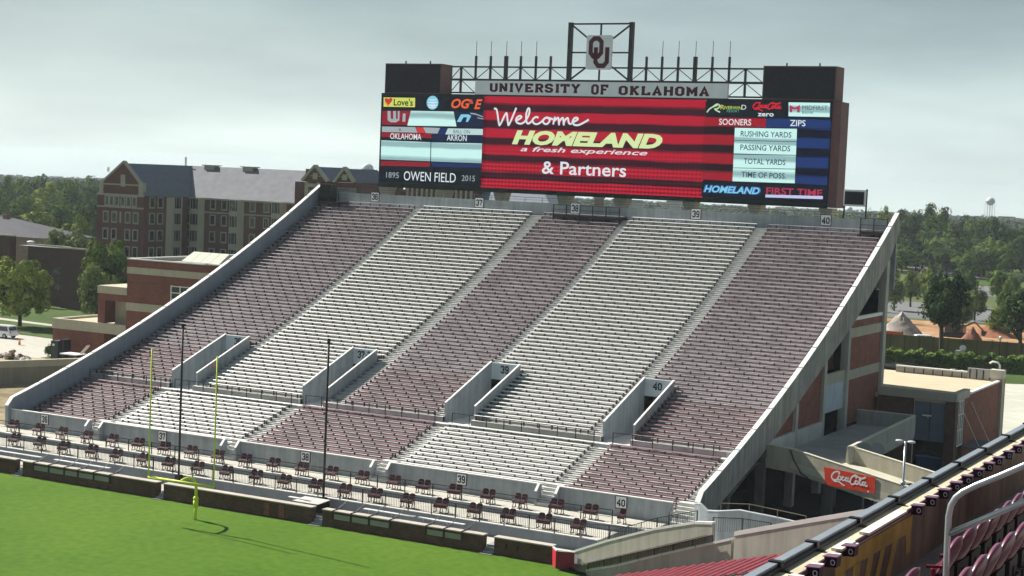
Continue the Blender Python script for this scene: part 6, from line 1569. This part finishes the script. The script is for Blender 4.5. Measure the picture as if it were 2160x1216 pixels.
# ------------------------------------------------------------------ retaining wall and clutter at left
A = atz(0, 812, 0); ztp = aty(0, 762, A.y).z; B = atz(200, 755.5, ztp)
dd = (B-A); dd.z = 0; dn = dd.normalized(); A = A-dn*8; nn_ = Vector((-dn.y, dn.x, 0))*.4
t = thing('retaining_wall', 'long tan retaining wall at the far left beside the stand', 'wall', (A.x, A.y, 0))
b = MB(); b.prism([(A.x, A.y, 0), (B.x, B.y, 0), (B.x, B.y, ztp-.75), (A.x, A.y, ztp-.75)], nn_); b.build('wall_face', mat('tan_wall', (.30, .265, .205), .9, .12, .5, streak=.25), t)
b = MB(); b.prism([(A.x-nn_.x*.15, A.y-nn_.y*.15, ztp-.747), (B.x-nn_.x*.15, B.y-nn_.y*.15, ztp-.747), (B.x-nn_.x*.15, B.y-nn_.y*.15, ztp), (A.x-nn_.x*.15, A.y-nn_.y*.15, ztp)], nn_*1.3); b.build('wall_cap', BD2, t)
patch('bare_ground', [(-140, 104), (-106, 104), (-106, 150), (-118, 150), (-140, 128)], ground_mat('bare_earth', (.12, .09, .05), (.24, .20, .12), (.38, .33, .22), .1, .6), .0)
patch('rubble_ground', [(-165, 140), (-134, 134), (-130, 151.9), (-162, 152)], ground_mat('rubble_earth', (.30, .27, .16), (.42, .37, .28), (.52, .47, .37), .15, 1.2), .004)
def rock(c, r_, m_, t, seed):
    rr = random.Random(seed); b = MB(); b.ball((0, 0, 0), 1, 1, 1, 7, 4); 
    k = [1+rr.uniform(-.28, .28) for _ in b.v]
    ang = rr.random()*6
    out = []
    for (x, y, z), s in zip(b.v, k):
        x, y = x*math.cos(ang)-y*math.sin(ang), x*math.sin(ang)+y*math.cos(ang); out.append((c[0]+x*r_*s*1.2, c[1]+y*r_*s, c[2]+z*r_*s*.7))
    b.v = out; return b.build('rock', m_, t)
RKS = [mat('rubble_brown', (.16, .10, .07), .9, .3, 2), mat('rubble_pale', (.50, .47, .44), .9, .15, 2), mat('rubble_grey', (.25, .24, .24), .9, .2, 2)]
t = thing('rubble_heap', 'heap of broken brown and pale concrete rubble at the far left', 'rubble', (-150, 148, 0))
for k in range(46):
    px = random.uniform(-5, 62); hgt = max(0, 1-abs(px-25)/45); py = 770-random.random()*hgt*32
    p = aty(px, py, 149+random.uniform(-1.2, 1.2)); rock((p.x, p.y, max(.15, p.z)), random.uniform(.22, .5), RKS[0 if py < 752 and random.random() < .75 else random.choice((0, 1, 1, 2))], t, k)
t = thing('utility_cabinet', 'dark green utility cabinet against the low brick wing', 'cabinet', (-146, 148, 0))
p, q = aty(113, 750, 149.5), aty(134, 752, 149.5); zz = aty(113, 718, 149.5).z
b = MB(); b.box(p.x, q.x-.5, 149, 150.4, 0, zz); b.build('cabinet_body', mat('cabinet_green', (.03, .045, .04), .6, .1, 2), t); b = MB(); b.box(q.x-.48, q.x+.1, 149.4, 150.6, 0, zz+.2); b.build('side_box', BLACK, t)
b = MB(); b.box(p.x+.3, p.x+.6, 148.95, 148.99, zz-.6, zz-.35); b.build('label_plate', CAP, t)
t = thing('slab_table', 'white slab on trestles with one board leaning up, beside the brick wing', 'table', (-143, 147, 0))
p, q = aty(137, 744, 147.5), aty(171, 744, 147.5)
b = MB(); b.box(p.x, q.x, 146.6, 148.4, p.z-.12, p.z); b.build('slab', WHITE, t)
for x in (p.x+.3, (p.x+q.x)/2, q.x-.3):
    b = MB(); b.box(x-.08, x+.08, 146.8, 148.2, 0, p.z-.13); b.build('trestle', STEEL, t)
b = MB(); r0 = aty(172, 746, 147.5); r1 = aty(187, 729, 147.5); b.bar(r0, r1, .5, .12); b.build('leaning_board', WHITE, t)
t = thing('wooden_crate', 'yellow-brown wooden crate beside the leaning white board', 'crate', (-140, 147.5, 0))
p = aty(184, 745, 148); b = MB(); b.box(p.x-.6, p.x+.6, 147.6, 148.8, 0, 1.5); b.build('crate_box', mat('crate_wood', (.30, .19, .06), .8, .15, 3), t)
for k in range(3):
    b = MB(); b.box(p.x-.62, p.x+.62, 147.55, 147.595, .1+k*.55, .25+k*.55); b.build('slat', mat('slat_wood', (.42, .30, .12), .8, .15, 3), t)
for k, px in enumerate((41,)):
    p = atz(px, 728, 0); t = thing('traffic_barrel', f'{"orange traffic barrel on the road" if k == 0 else "second small orange barrel left"} near the white car', 'barrel', tuple(p))
    b = MB(); b.tube([p, p+Vector((0, 0, .9))], .17, 10, taper=.12); b.build('body', mat('barrel_orange', (.7, .2, .02), .6, .05, 3), t)
    b = MB(); b.tube([p+Vector((0, 0, .45)), p+Vector((0, 0, .6))], .165, 10); b.build('band', WHITE, t)
p = atz(14, 713.5, 0)
car('parked_car', 'white sport utility car on the road at the far left', 'car', (p.x-1.2, p.y, 0), R(-175), PW, 4.7, 1.9, 1.75)
p = atz(103, 745, 0)
# ------------------------------------------------------------------ water towers
def tower(label, px, py, rpx, Y_):
    c = aty(px, py, Y_); D_ = math.sqrt(c.x**2+c.y**2); r_ = rpx/CF*D_
    t = thing('water_tower', label, 'water tower', (c.x, c.y, 0), group='white water towers on the skyline')
    WT = mat('tower_white', (.62, .66, .66), .6, .04, .2)
    b = MB(); b.ball(tuple(c), r_, r_, r_*.92, 20, 12); b.build('tank', WT, t, smooth=True)
    b = MB(); b.tube([(c.x, c.y, c.z-r_*.05), (c.x, c.y, c.z+.02*r_)], r_*1.1, 20); b.build('catwalk', mat('tower_grey', (.35, .38, .38), .6, .05, .2), t)
    for k in range(6):
        a = k*math.pi/3+.3; b = MB(); b.bar((c.x+r_*1.0*math.cos(a), c.y+r_*1.0*math.sin(a), c.z), (c.x+r_*1.15*math.cos(a), c.y+r_*1.15*math.sin(a), 0), r_*.07); b.build('leg', WT, t)
    b = MB(); b.tube([(c.x, c.y, c.z), (c.x, c.y, 0)], r_*.12, 8); b.build('riser', WT, t)
tower('white ball water tower left of the scoreboard', 775, 357, 13, 950)
tower('white ball water tower above the woods at the far right', 2089, 425, 9, 1300)
tower('tiny white water tower behind the small dark display', 1791, 443, 7.5, 1700)
# ================================================================== TREES
LM = {'mid': leafmat('foliage_mid', (.018, .046, .012), (.062, .118, .026), (.16, .22, .050)),
      'dark': leafmat('foliage_dark', (.006, .018, .010), (.020, .046, .016), (.075, .112, .034)),
      'light': leafmat('foliage_light', (.030, .062, .018), (.105, .155, .045), (.23, .27, .09)),
      'yellow': leafmat('foliage_yellow', (.028, .066, .014), (.115, .18, .034), (.27, .31, .065))}
BARK = mat('bark', (.055, .042, .032), .9, .25, 4, bump=.3)
def crown_mesh(seed, nclump, nleaf, leaf, shape='round', core=0):
    rr = random.Random(seed); vs = []; fs = []
    cl = []
    for i in range(nclump):
        while True:
            p = Vector((rr.uniform(-1, 1), rr.uniform(-1, 1), rr.uniform(-.85, 1)))
            if .50 < p.length < .95: break
        if shape == 'cone': k = (1-p.z)/2*.9+.12; p.x *= k; p.y *= k
        if shape == 'round' and p.z < -.3: p.x *= 1.05; p.y *= 1.05
        p = p*(.80+.42*noise.noise(p.normalized()*1.6+Vector((seed*3.1, 0, 0)))+.06)
        cl.append((p*(.92), rr.uniform(.20, .36)*(.6 if shape == 'cone' else 1)*(.60 if nclump > 60 else .78)))
    for i in range(nclump*nleaf):
        c, r_ = cl[i % nclump]
        d = Vector((rr.gauss(0, 1), rr.gauss(0, 1), rr.gauss(0, 1))).normalized()
        p = c + d*r_*(.80+.28*rr.random())
        n_ = (d*1.1 + p*.5 + Vector((rr.uniform(-.55, .55), rr.uniform(-.55, .55), rr.uniform(-.3, .6)))).normalized()
        u = n_.cross(Vector((rr.uniform(-1, 1), rr.uniform(-1, 1), .3))).normalized(); v = n_.cross(u)
        s = leaf*rr.uniform(.6, 1.4); k = len(vs)
        vs += [p+u*s, p+v*s*.7, p-u*s*.9, p-v*s*.75]; fs.append((k, k+1, k+2, k+3))
    for i in range(core):
        p = Vector((rr.gauss(0, 1), rr.gauss(0, 1), rr.gauss(0, 1))).normalized()*(.62*rr.random()**.4)
        u = Vector((rr.gauss(0, 1), rr.gauss(0, 1), rr.gauss(0, 1))).normalized(); v = u.cross(Vector((.3, .2, 1))).normalized(); s = leaf*2.2; k = len(vs)
        vs += [p+u*s, p+v*s, p-u*s, p-v*s]; fs.append((k, k+1, k+2, k+3))
    me = bpy.data.meshes.new('crown'); me.from_pydata(vs, [], fs); me.update(); return me
def trunk_mesh(seed):
    rr = random.Random(seed); b = MB()
    b.tube([(0, 0, 0), (.015, 0, .35), (-.01, .01, .62)], .036, 8, taper=.018)
    for i in range(7):
        a = rr.random()*6.28; h = rr.uniform(.25, .5); l_ = rr.uniform(.18, .3)
        b.tube([(0, 0, h), (l_*.5*math.cos(a), l_*.5*math.sin(a), h+l_*.45), (l_*math.cos(a), l_*math.sin(a), h+l_*1.1)], .024, 5, taper=.006)
    me = bpy.data.meshes.new('trunk'); me.from_pydata(b.v, [], b.f); me.materials.append(BARK); me.update(); return me
TPL = {'near': [crown_mesh(s, 84, 115, .036, core=900) for s in (1, 2, 3)], 'mid': [crown_mesh(s, 42, 90, .046, core=420) for s in (11, 12, 13, 14)],
       'far': [crown_mesh(s, 34, 46, .088) for s in (21, 22, 23, 24)], 'cone': [crown_mesh(s, 40, 60, .06, 'cone') for s in (31, 32)]}
TM = {}
def crown_obj(tpl, i, col):
    key = (tpl, i, col)
    if key not in TM:
        me = TPL[tpl][i].copy(); me.materials.append(LM[col]); TM[key] = me
    return TM[key]
TRK = [trunk_mesh(s) for s in range(3)]
def tree(label, base, h, w_, col='mid', tpl='mid', crown_from=.22, group=None, zb=0, cat='tree', wy=None):
    """base (x,y) on the ground, total height h, crown half width w_"""
    t = thing('tree', label, cat, (base[0], base[1], zb), group)
    i = random.randrange(len(TPL[tpl]))
    c = bpy.data.objects.new('crown', crown_obj(tpl, i, col)); COL.objects.link(c); c.parent = t
    ch = h*(1-crown_from)/2
    c.location = (0, 0, h-ch); c.scale = (w_*random.uniform(.95, 1.05), (wy or w_), ch); c.rotation_euler.z = random.random()*6.28 if wy is None else random.choice((0, math.pi))
    k = bpy.data.objects.new('trunk', random.choice(TRK)); COL.objects.link(k); k.parent = t
    k.scale = (h*.8, h*.8, h*.9); k.rotation_euler.z = random.random()*6.28
    return t
def tree_px(label, px, ytop, Y_, wpx, **k):
    ytop += 3
    p = aty(px, ytop, Y_); D_ = math.sqrt(p.x**2+p.y**2); base = (p.x, p.y)
    return tree(label, base, p.z, wpx/CF*D_*1.02, **k)
# left, near
tree_px('large leafy green tree at the far left in front of the brown hall', 45, 530, 178, 70, col='yellow', tpl='near', crown_from=.03)
tree_px('tall yellow-green tree in front of the residence hall gable', 222, 488, 200, 60, col='yellow', tpl='near', crown_from=.05)
tree_px('spreading lower tree against the right end of the brown hall', 205, 545, 184, 44, col='light', tpl='near', crown_from=.1)
tree_px('rounded silvery green tree behind the brown hall roof', 145, 472, 245, 60, col='light', tpl='near', crown_from=.1)
tree_px('small silvery tree left of the rounded one behind the hall roof', 100, 492, 236, 30, col='light', tpl='mid', crown_from=.1)
t = tree('round clipped shrub beside the green utility cabinet', tuple(atz(103, 752, 0))[:2], 1.6, .8, 'mid', 'mid', 0, cat='shrub'); t.name = 'shrub'
# left woods, each tree its own
LW = [(20, 430, 300, 50), (75, 425, 310, 45), (125, 410, 320, 46), (165, 420, 330, 44), (198, 405, 335, 36), (0, 400, 345, 40), (50, 392, 360, 44), (100, 385, 380, 46), (150, 380, 400, 42), (190, 372, 420, 36), (10, 372, 440, 36), (45, 366, 470, 34), (85, 362, 480, 34), (125, 368, 500, 30), (160, 366, 520, 30), (185, 360, 560, 26), (215, 368, 520, 26), (170, 440, 285, 40), (30, 375, 600, 26), (65, 368, 640, 24), (105, 372, 620, 24), (140, 371, 680, 22)]
words = ['first', 'second', 'third', 'fourth', 'fifth', 'sixth', 'seventh', 'eighth', 'ninth', 'tenth', 'eleventh', 'twelfth', 'thirteenth', 'fourteenth', 'fifteenth', 'sixteenth']
def wood_labels(lst, bands, tail):
    out = {}
    for lo, hi, nm in bands:
        g_ = sorted([q for q in lst if lo <= q[2] < hi], key=lambda q: q[0])
        for k, q in enumerate(g_): out[q] = f'{tail}, {words[k] if k else "leftmost"}{" from left" if k else ""} in the {nm}'
    return out
lab = wood_labels(LW, ((0, 340, 'nearest row'), (340, 430, 'second row'), (430, 570, 'third row'), (570, 900, 'farthest row')), 'green tree in the left woods')
for q in LW: tree_px(lab[q], *q, col=random.choice(('mid', 'mid', 'dark', 'yellow')) if q[2] < 430 else 'mid', tpl='mid' if q[2] < 450 else 'far', crown_from=.05, group='trees of the left woods')
# right woods (dark) and the lighter trees before them
RWD = [(1862, 462, 560, 34), (1895, 450, 580, 38), (1925, 440, 575, 34), (1955, 438, 590, 36), (1985, 446, 570, 34), (2015, 462, 560, 30), (2045, 452, 600, 36), (2075, 450, 590, 32), (2105, 466, 560, 34), (2135, 468, 590, 36), (2160, 486, 560, 32), (1880, 480, 540, 36), (1915, 484, 530, 36), (1950, 480, 545, 36), (1990, 484, 535, 38), (2030, 490, 530, 36), (2065, 482, 540, 38), (2100, 492, 530, 36), (2140, 500, 535, 36), (1830, 470, 600, 30), (1870, 510, 515, 34), (1905, 515, 505, 32), (1975, 512, 515, 32), (2070, 515, 512, 34), (1935, 506, 520, 30), (2035, 508, 520, 34), (2012, 500, 545, 34), (2080, 500, 520, 36), (2112, 508, 515, 34), (2000, 520, 505, 30), (2045, 525, 500, 26)]
lab = wood_labels(RWD, ((0, 521, 'front row'), (521, 550, 'middle row'), (550, 900, 'back row')), 'dark oak in the right woods')
for q in RWD: tree_px(lab[q], q[0], q[1]-(8 if q[2] > 550 else 0), q[2], q[3]*1.25, col=random.choice(('dark', 'dark', 'mid')), tpl='mid', crown_from=.04, group='dark trees of the right woods')
RLT = [(1890, 565, 345, 30), (1925, 555, 360, 28), (1905, 590, 330, 24), (1960, 560, 380, 26), (2045, 560, 370, 30), (2075, 540, 400, 34), (2110, 548, 390, 30), (2060, 590, 335, 32), (2095, 600, 325, 30), (2125, 585, 340, 24), (2035, 600, 310, 28), (2150, 615, 300, 26), (1985, 575, 350, 24), (1880, 540, 420, 24), (1915, 538, 430, 22), (2105, 630, 300, 26), (2140, 560, 420, 18)]
lab = wood_labels(RLT, ((0, 341, 'near group'), (341, 375, 'middle group'), (375, 900, 'back group')), 'pale yellow-green tree before the right woods')
for k_, q in enumerate(RLT):
    if k_ % 3 == 2: continue
    tree_px(lab[q], q[0], q[1]+6, q[2], q[3]*.95, col=random.choice(('light', 'light', 'yellow', 'mid')), tpl='mid', crown_from=.05, group='light trees before the right woods')
for k, (px, yt, Y_, w_) in enumerate(((1962, 542, 400, 11), (1985, 542, 402, 11), (2030, 550, 440, 9))):
    tree_px(('left', 'right', 'small separate')[k]+' narrow conical young tree before the right woods', px, yt, Y_, w_, col='light', tpl='cone', crown_from=.03, group='conical young trees')
tree_px('large dark spreading tree with forked trunk in front of the dirt yard', 1997, 548, 250, 62, col='dark', tpl='near', crown_from=.22)
tree_px('dark tree cut by the right edge of the picture', 2158, 598, 258, 50, col='dark', tpl='near', crown_from=.25)
tree_px('dark tree seen between the two rear columns of the stand', 1838, 590, 262, 34, col='dark', tpl='near', crown_from=.2)
for k, (px, yt, Y_, w_) in enumerate(((1535, 436, 330, 16), (1630, 430, 320, 24), (1660, 434, 330, 20), (1730, 426, 315, 20), (1700, 436, 340, 18), (1775, 432, 400, 16), (1840, 440, 420, 20), (1870, 436, 460, 22), (1385, 432, 500, 14), (1480, 436, 520, 16), (1250, 418, 420, 10), (1800, 440, 420, 16))):
    tree_px(f'green treetop showing above the back wall of the stand, {("rightmost" if px == 1870 else "at the " + ("left" if px < 1400 else "middle" if px < 1600 else "right"))} part, {words[k % 11]} planted', px, yt, Y_, w_, col=random.choice(('yellow', 'light', 'mid')), tpl='mid', crown_from=.3, group='treetops behind the stand')
# far woods: one mass nobody could count
rr = random.Random(5); vs = []; fs = []
def far_blob(cx, cy, z0, r_, h_, n, leaf):
    for i in range(n):
        a = rr.random()*6.28; e_ = math.asin(rr.random()); d = Vector((math.cos(a)*math.cos(e_), math.sin(a)*math.cos(e_), math.sin(e_)))
        p = Vector((cx+d.x*r_, cy+d.y*r_, z0+d.z*h_)); nrm = (d+Vector((rr.uniform(-.5, .5), rr.uniform(-.5, .5), rr.uniform(-.2, .6)))).normalized()
        u = nrm.cross(Vector((.2, rr.uniform(-1, 1), 1))).normalized()*leaf*rr.uniform(.6, 1.3); v = nrm.cross(u); k = len(vs)
        vs.extend([p+u, p+v, p-u, p-v]); fs.append((k, k+1, k+2, k+3))
for i in range(2300):
    az = R(rr.uniform(-47, -11)); D_ = 720*(2850/720)**(rr.random()**.8)
    cx, cy = D_*math.sin(az), D_*math.cos(az); r_ = rr.uniform(7, 13)*(1+D_/3500); h_ = rr.uniform(4, 8)
    far_blob(cx, cy, terrain(D_), r_, h_, 46 if D_ < 1300 else 26, 1.9 if D_ < 1300 else 2.9)
me = bpy.data.meshes.new('far_woods'); me.from_pydata(vs, [], fs); me.materials.append(leafmat('foliage_distant', (.014, .032, .018), (.028, .050, .026), (.050, .070, .038))); me.update()
fo = bpy.data.objects.new('far_woods', me); COL.objects.link(fo); tag(fo, 'hazy distant woods reaching the horizon behind the stadium', 'woods', kind='stuff')
# distant pale buildings
for k, (px, py, w_, Y_, lb) in enumerate(((1300, 424, 8, 700, 'pale far block behind the legs of the scoreboard, leftmost'), (1340, 425, 12, 900, 'pale far block behind the scoreboard legs, second from left'), (1420, 427, 14, 1000, 'pale far block behind the scoreboard legs, third from left'), (1590, 440, 10, 900, 'pale far block behind the scoreboard legs, rightmost'), (228, 354, 2, 2300, 'tiny tower on the left skyline beside the gable'), (2120, 459, 14, 1400, 'long pale building at the far right skyline'), (1262, 420, 9, 520, 'small red-roofed tank between two scoreboard legs'))):
    p = aty(px, py, Y_); D_ = p.length; hw_ = w_/CF*D_
    t = thing('distant_building', lb, 'building', (p.x, p.y, 0), group='far pale buildings')
    b = MB(); b.box(p.x-hw_, p.x+hw_, p.y, p.y+hw_, 0, p.z); b.build('wall', mat('far_pale_wall', (.42, .41, .38), .9, .1, .05) if k != 6 else BRICK, t)
    b = MB(); b.box(p.x-hw_-.3, p.x+hw_+.3, p.y-.3, p.y+hw_+.3, p.z+.01, p.z+.8); b.build('roof', mat('far_roof', (.2, .19, .2), .9, .1, .05), t)
# ================================================================== RIGHT SIDE GROUND THINGS
# hedge
H0, H1 = atz(1850, 776, 0), atz(2175, 786, 0); H0 = Vector((H0.x, 236, 0)); H1 = Vector((H1.x+2, 242, 0))
t = thing('hedge', 'long dark green hedge between the service building and the fence', 'hedge', tuple(H0))
rr = random.Random(9); vs = []; fs = []
for i in range(13000):
    s = rr.random(); p = H0.lerp(H1, s); q = rr.random(); yy = rr.uniform(-1.6, 1.6); top = 2.1+.25*math.sin(s*40)+.2*math.sin(s*97)
    if rr.random() < .45: z = top*(1-(yy/2.6)**2)+rr.uniform(-.25, .18)
    else: z = rr.uniform(0, top); yy = -1.6+rr.uniform(-.15, .3)
    p = p+Vector((rr.uniform(-.1, .1), yy, z)); n_ = Vector((rr.uniform(-.8, .8), -.6+rr.uniform(-.6, .6), .8+rr.uniform(-.6, .5))).normalized()
    u = n_.cross(Vector((rr.uniform(-1, 1), .3, .5))).normalized()*.19; v = n_.cross(u); k = len(vs); vs += [p+u, p+v, p-u, p-v]; fs.append((k, k+1, k+2, k+3))
me = bpy.data.meshes.new('hedge_foliage'); me.from_pydata(vs, [], fs); me.materials.append(LM['mid']); me.update()
o = bpy.data.objects.new('hedge_foliage', me); COL.objects.link(o); o.parent = t; o.matrix_parent_inverse = Matrix.Translation(-H0)
# screened fence
F0, F1 = Vector((-76, 252.5, 0)), Vector((-44, 258, 0)); zf0 = aty(1880, 706, 253).z
t = thing('construction_fence', 'olive screened construction fence before the dirt yard', 'fence', tuple(F0))
n = 15; dF = (F1-F0)/n
for k in range(n):
    p = F0+dF*k; q = p+dF*.97
    b = MB(); b.prism([(p.x, p.y, .15), (q.x, q.y, .15), (q.x, q.y, zf0), (p.x, p.y, zf0)], (0, .04, 0)); b.build('screen_panel', mat('olive_screen', (.17, .15, .06), .9, .2, .4, streak=.2), t)
    b = MB(); b.tube([(p.x, p.y-.05, 0), (p.x, p.y-.05, zf0+.15)], .05, 6); b.build('post', STEEL, t)
t = thing('orange_barrier', 'bright orange plastic barrier run behind the fence near the stand column', 'barrier', (-79, 258, 0))
b = MB(); p, q = aty(1868, 698, 259), aty(1905, 699, 259); b.box(p.x, q.x, 259, 259.2, 1.6, p.z); b.build('mesh_panel', mat('orange_mesh', (.65, .13, .04), .8, .1, 1), t)
b = MB(); b.box(p.x, p.x+.1, 258.9, 259, 0, p.z+.2); b.box(q.x-.1, q.x, 258.9, 259, 0, p.z+.2); b.build('post', STEEL, t)
# heaps
def heap(label, px, ytop, Y_, wpx, m_, seed):
    p = aty(px, ytop, Y_); D_ = p.length; w_ = wpx/CF*D_; rr = random.Random(seed); b = MB(); n = 34; m2 = 12; vs = [(p.x, p.y, p.z)]; fs = []
    for j in range(1, m2+1):
        for k in range(n):
            a = 2*math.pi*k/n; f = j/m2; vs.append((p.x+w_*f*math.cos(a)*(1+.06*rr.uniform(-1, 1)), p.y+w_*.7*f*math.sin(a), p.z*(1-math.sqrt(f*f+.02)+.0)*(1+.10*rr.uniform(-1, 1))))
    for k in range(n): fs.append((0, 1+k, 1+(k+1) % n))
    for j in range(m2-1):
        for k in range(n): a = 1+j*n+k; c = 1+j*n+(k+1) % n; fs.append((a, a+n, c+n, c))
    b.add(vs, fs); o = b.build('gravel_heap', m_, None, smooth=True); o.location = (0, 0, 0); tag(o, label, 'heap')
heap('large grey gravel heap beside the rear column of the stand', 1903, 656, 290, 46, mat('gravel_grey', (.24, .22, .20), .95, .4, .5, bump=.5, col2=(.34, .31, .28)), 1)
heap('reddish dirt heap right of the big dark tree', 2052, 688, 275, 34, mat('red_dirt', (.20, .095, .06), .95, .3, .6, bump=.4), 2)
heap('low orange earth bank with a machine in front of the lot', 2090, 684, 300, 60, mat('red_dirt2', (.30, .13, .07), .95, .35, .5, bump=.4), 3)
p = atz(2100, 688, 0)
t = thing('excavator', 'dark tracked excavator on the orange earth bank', 'excavator', (p.x, 292, 0))
b = MB(); b.box(p.x-1.6, p.x+1.6, 291, 293.5, .9, 2.2); b.build('body', PD, t)
b = MB(); b.box(p.x-1.5, p.x-.3, 290.9, 292.3, 2.2, 3.1); b.build('cab', GLASS, t)
for y in (290.9, 293.1):
    b = MB(); b.box(p.x-2, p.x+2, y, y+.5, 0, .85); bevel(b.build('track', BLACK, t), .3, 3)
b = MB(); b.bar((p.x+1.2, 292, 1.8), (p.x+3.4, 292, 2.9), .3); b.bar((p.x+3.4, 292, 2.9), (p.x+5, 292, 1.4), .22); b.build('boom', mat('boom_rust', (.25, .11, .06), .7, .1, 2), t)
b = MB(); b.prism([(p.x+4.6, 291.6, 1.5), (p.x+5.5, 291.6, 1.4), (p.x+5.2, 291.6, .6), (p.x+4.7, 291.6, .7)], (0, .9, 0)); b.build('bucket', STEEL, t)
# cars
CARS = [(1965, 715, PW, 'pickup', 'white pickup behind the fence left of the big dark tree', R(8), 262.5), (1957, 700, PW, 'suv', 'white truck cab parked behind the white pickup', R(30), 272),
        (2121, 592, PD, 'suv', 'dark car in the far lot, left of three', R(80), None), (2144, 594, PS, 'suv', 'silver car in the far lot, middle of three', R(80), None), (2163, 597, PD, 'suv', 'dark car in the far lot, cut by the frame edge', R(80), None),
        (2136, 556, PW, 'suv', 'white car under the woods edge at the far right', R(5), None), (2150, 554, PR, 'sedan', 'maroon car under the woods edge, right of a white one', R(5), None), (2160, 557, PW, 'sedan', 'white sedan under the woods edge at the frame edge', R(5), None),
        (1987, 708, PW, 'suv', 'white van half hidden by the trunk of the big dark tree', R(70), 268), (2110, 676, PS, 'suv', 'blue-grey car beyond the excavator', R(0), 312)]
for (px, py, m_, kd, lb, rz, Y_) in CARS:
    p = atz(px, py, 0) if Y_ is None else Vector((aty(px, py, Y_).x, Y_, 0))
    car('parked_car' if kd != 'pickup' else 'pickup_truck', lb, 'car' if kd != 'pickup' else 'pickup', (p.x, p.y, 0), rz, m_, kind=kd)
# low lit building parts: lamp, white box
for px, py, yb, Y_, lb in ((2110, 716, 760, 246, 'globe street lamp beyond the hedge at the right'),):
    p = aty(px, py, Y_); t = thing('street_lamp', lb, 'lamp', (p.x, p.y, 0))
    b = MB(); b.tube([(p.x, p.y, 0), (p.x, p.y, p.z)], .07, 8); b.build('pole', BLACK, t)
    b = MB(); b.ball((p.x, p.y, p.z+.15), .28, .28, .3); b.build('globe', WHITE, t, smooth=True)
p = aty(2025, 735, 247); t = thing('portable_tank', 'small white tank on a stand in front of the fence', 'tank', (p.x, p.y, 0))
b = MB(); b.box(p.x-.7, p.x+.5, 247, 248, 0, 1.9); b.build('base', CONCL, t)
b = MB(); b.ball((p.x+.3, 247.5, 2.3), .5, .5, .45); b.build('tank', WHITE, t, smooth=True)
# pile of dark material on the lot behind the service building
t = thing('scrap_pile', 'low pile of black beams and frames behind the service building roof', 'scrap pile', (-63, 224, 0))
rr = random.Random(3)
for k in range(60):
    px = rr.uniform(1866, 1990); p = aty(px, 785, 226+rr.uniform(-3, 3)); z = rr.uniform(.1, 1.1)*(1 if px < 1960 else .7); a = rr.uniform(-.3, .4); l_ = rr.uniform(1.0, 3.0)
    c = Vector((p.x, p.y, z)); d = Vector((math.cos(a), math.sin(a), rr.uniform(-.1, .1)))*l_
    b = MB(); b.bar(c-d, c+d, rr.uniform(.12, .35), rr.uniform(.1, .3)); b.build('beam', rr.choice((BLACK, STEEL, BLACK, mat('scrap_grey', (.10, .10, .11), .8, .3, 2))), t)
for k in range(9):
    p = aty(rr.uniform(1940, 1985), 780, 222.5); rock((p.x, p.y, rr.uniform(.3, .8)), .3, WHITE if k % 2 else BLACK, t, 100+k)
p = atz(2010, 792, 0); p = Vector((aty(2008, 780, 221).x, 221, 0))
t = thing('flat_trailer', 'flat trailer carrying pale scrap at the right of the black pile', 'trailer', tuple(p))
b = MB(); b.box(p.x-2.4, p.x+2.6, 220, 222, .7, .85); b.build('bed', mat('trailer_grey', (.30, .31, .33), .6, .1, 2), t)
for x in (p.x-.5, p.x+.5):
    b = MB(); b.tube([(x, 219.9, .35), (x, 220.15, .35)], .35, 12); b.build('wheel', BLACK, t)
b = MB(); b.bar((p.x+2.6, 221, .7), (p.x+4.4, 221, .5), .12); b.build('tow_bar', STEEL, t)
for k in range(12): rock((p.x+rr.uniform(-1.4, 1.6), 221+rr.uniform(-.6, .6), rr.uniform(.95, 1.4)+(.5 if abs(k-5) < 2 else 0)), rr.uniform(.2, .45), (RKS[1], RKS[2], WHITE)[k % 3], t, 200+k)
# ================================================================== HAZE
b = MB(); b.box(-3950, 3950, -3950, 3950, -30, 46)
hz = b.build('haze', [], None) if False else None
me = bpy.data.meshes.new('haze'); me.from_pydata(b.v, [], b.f)
hm = bpy.data.materials.new('haze_air'); hm.use_nodes = True; ht = hm.node_tree; ht.nodes.clear()
pvn = N(ht, 'ShaderNodeVolumePrincipled'); pvn.inputs['Color'].default_value = (.78, .88, .95, 1); pvn.inputs['Density'].default_value = .00013; pvn.inputs['Anisotropy'].default_value = .1
ho = N(ht, 'ShaderNodeOutputMaterial'); ht.links.new(pvn.outputs[0], ho.inputs['Volume'])
me.materials.append(hm); o = bpy.data.objects.new('haze', me); COL.objects.link(o); tag(o, 'thin pale haze over the whole place', 'haze', kind='stuff')
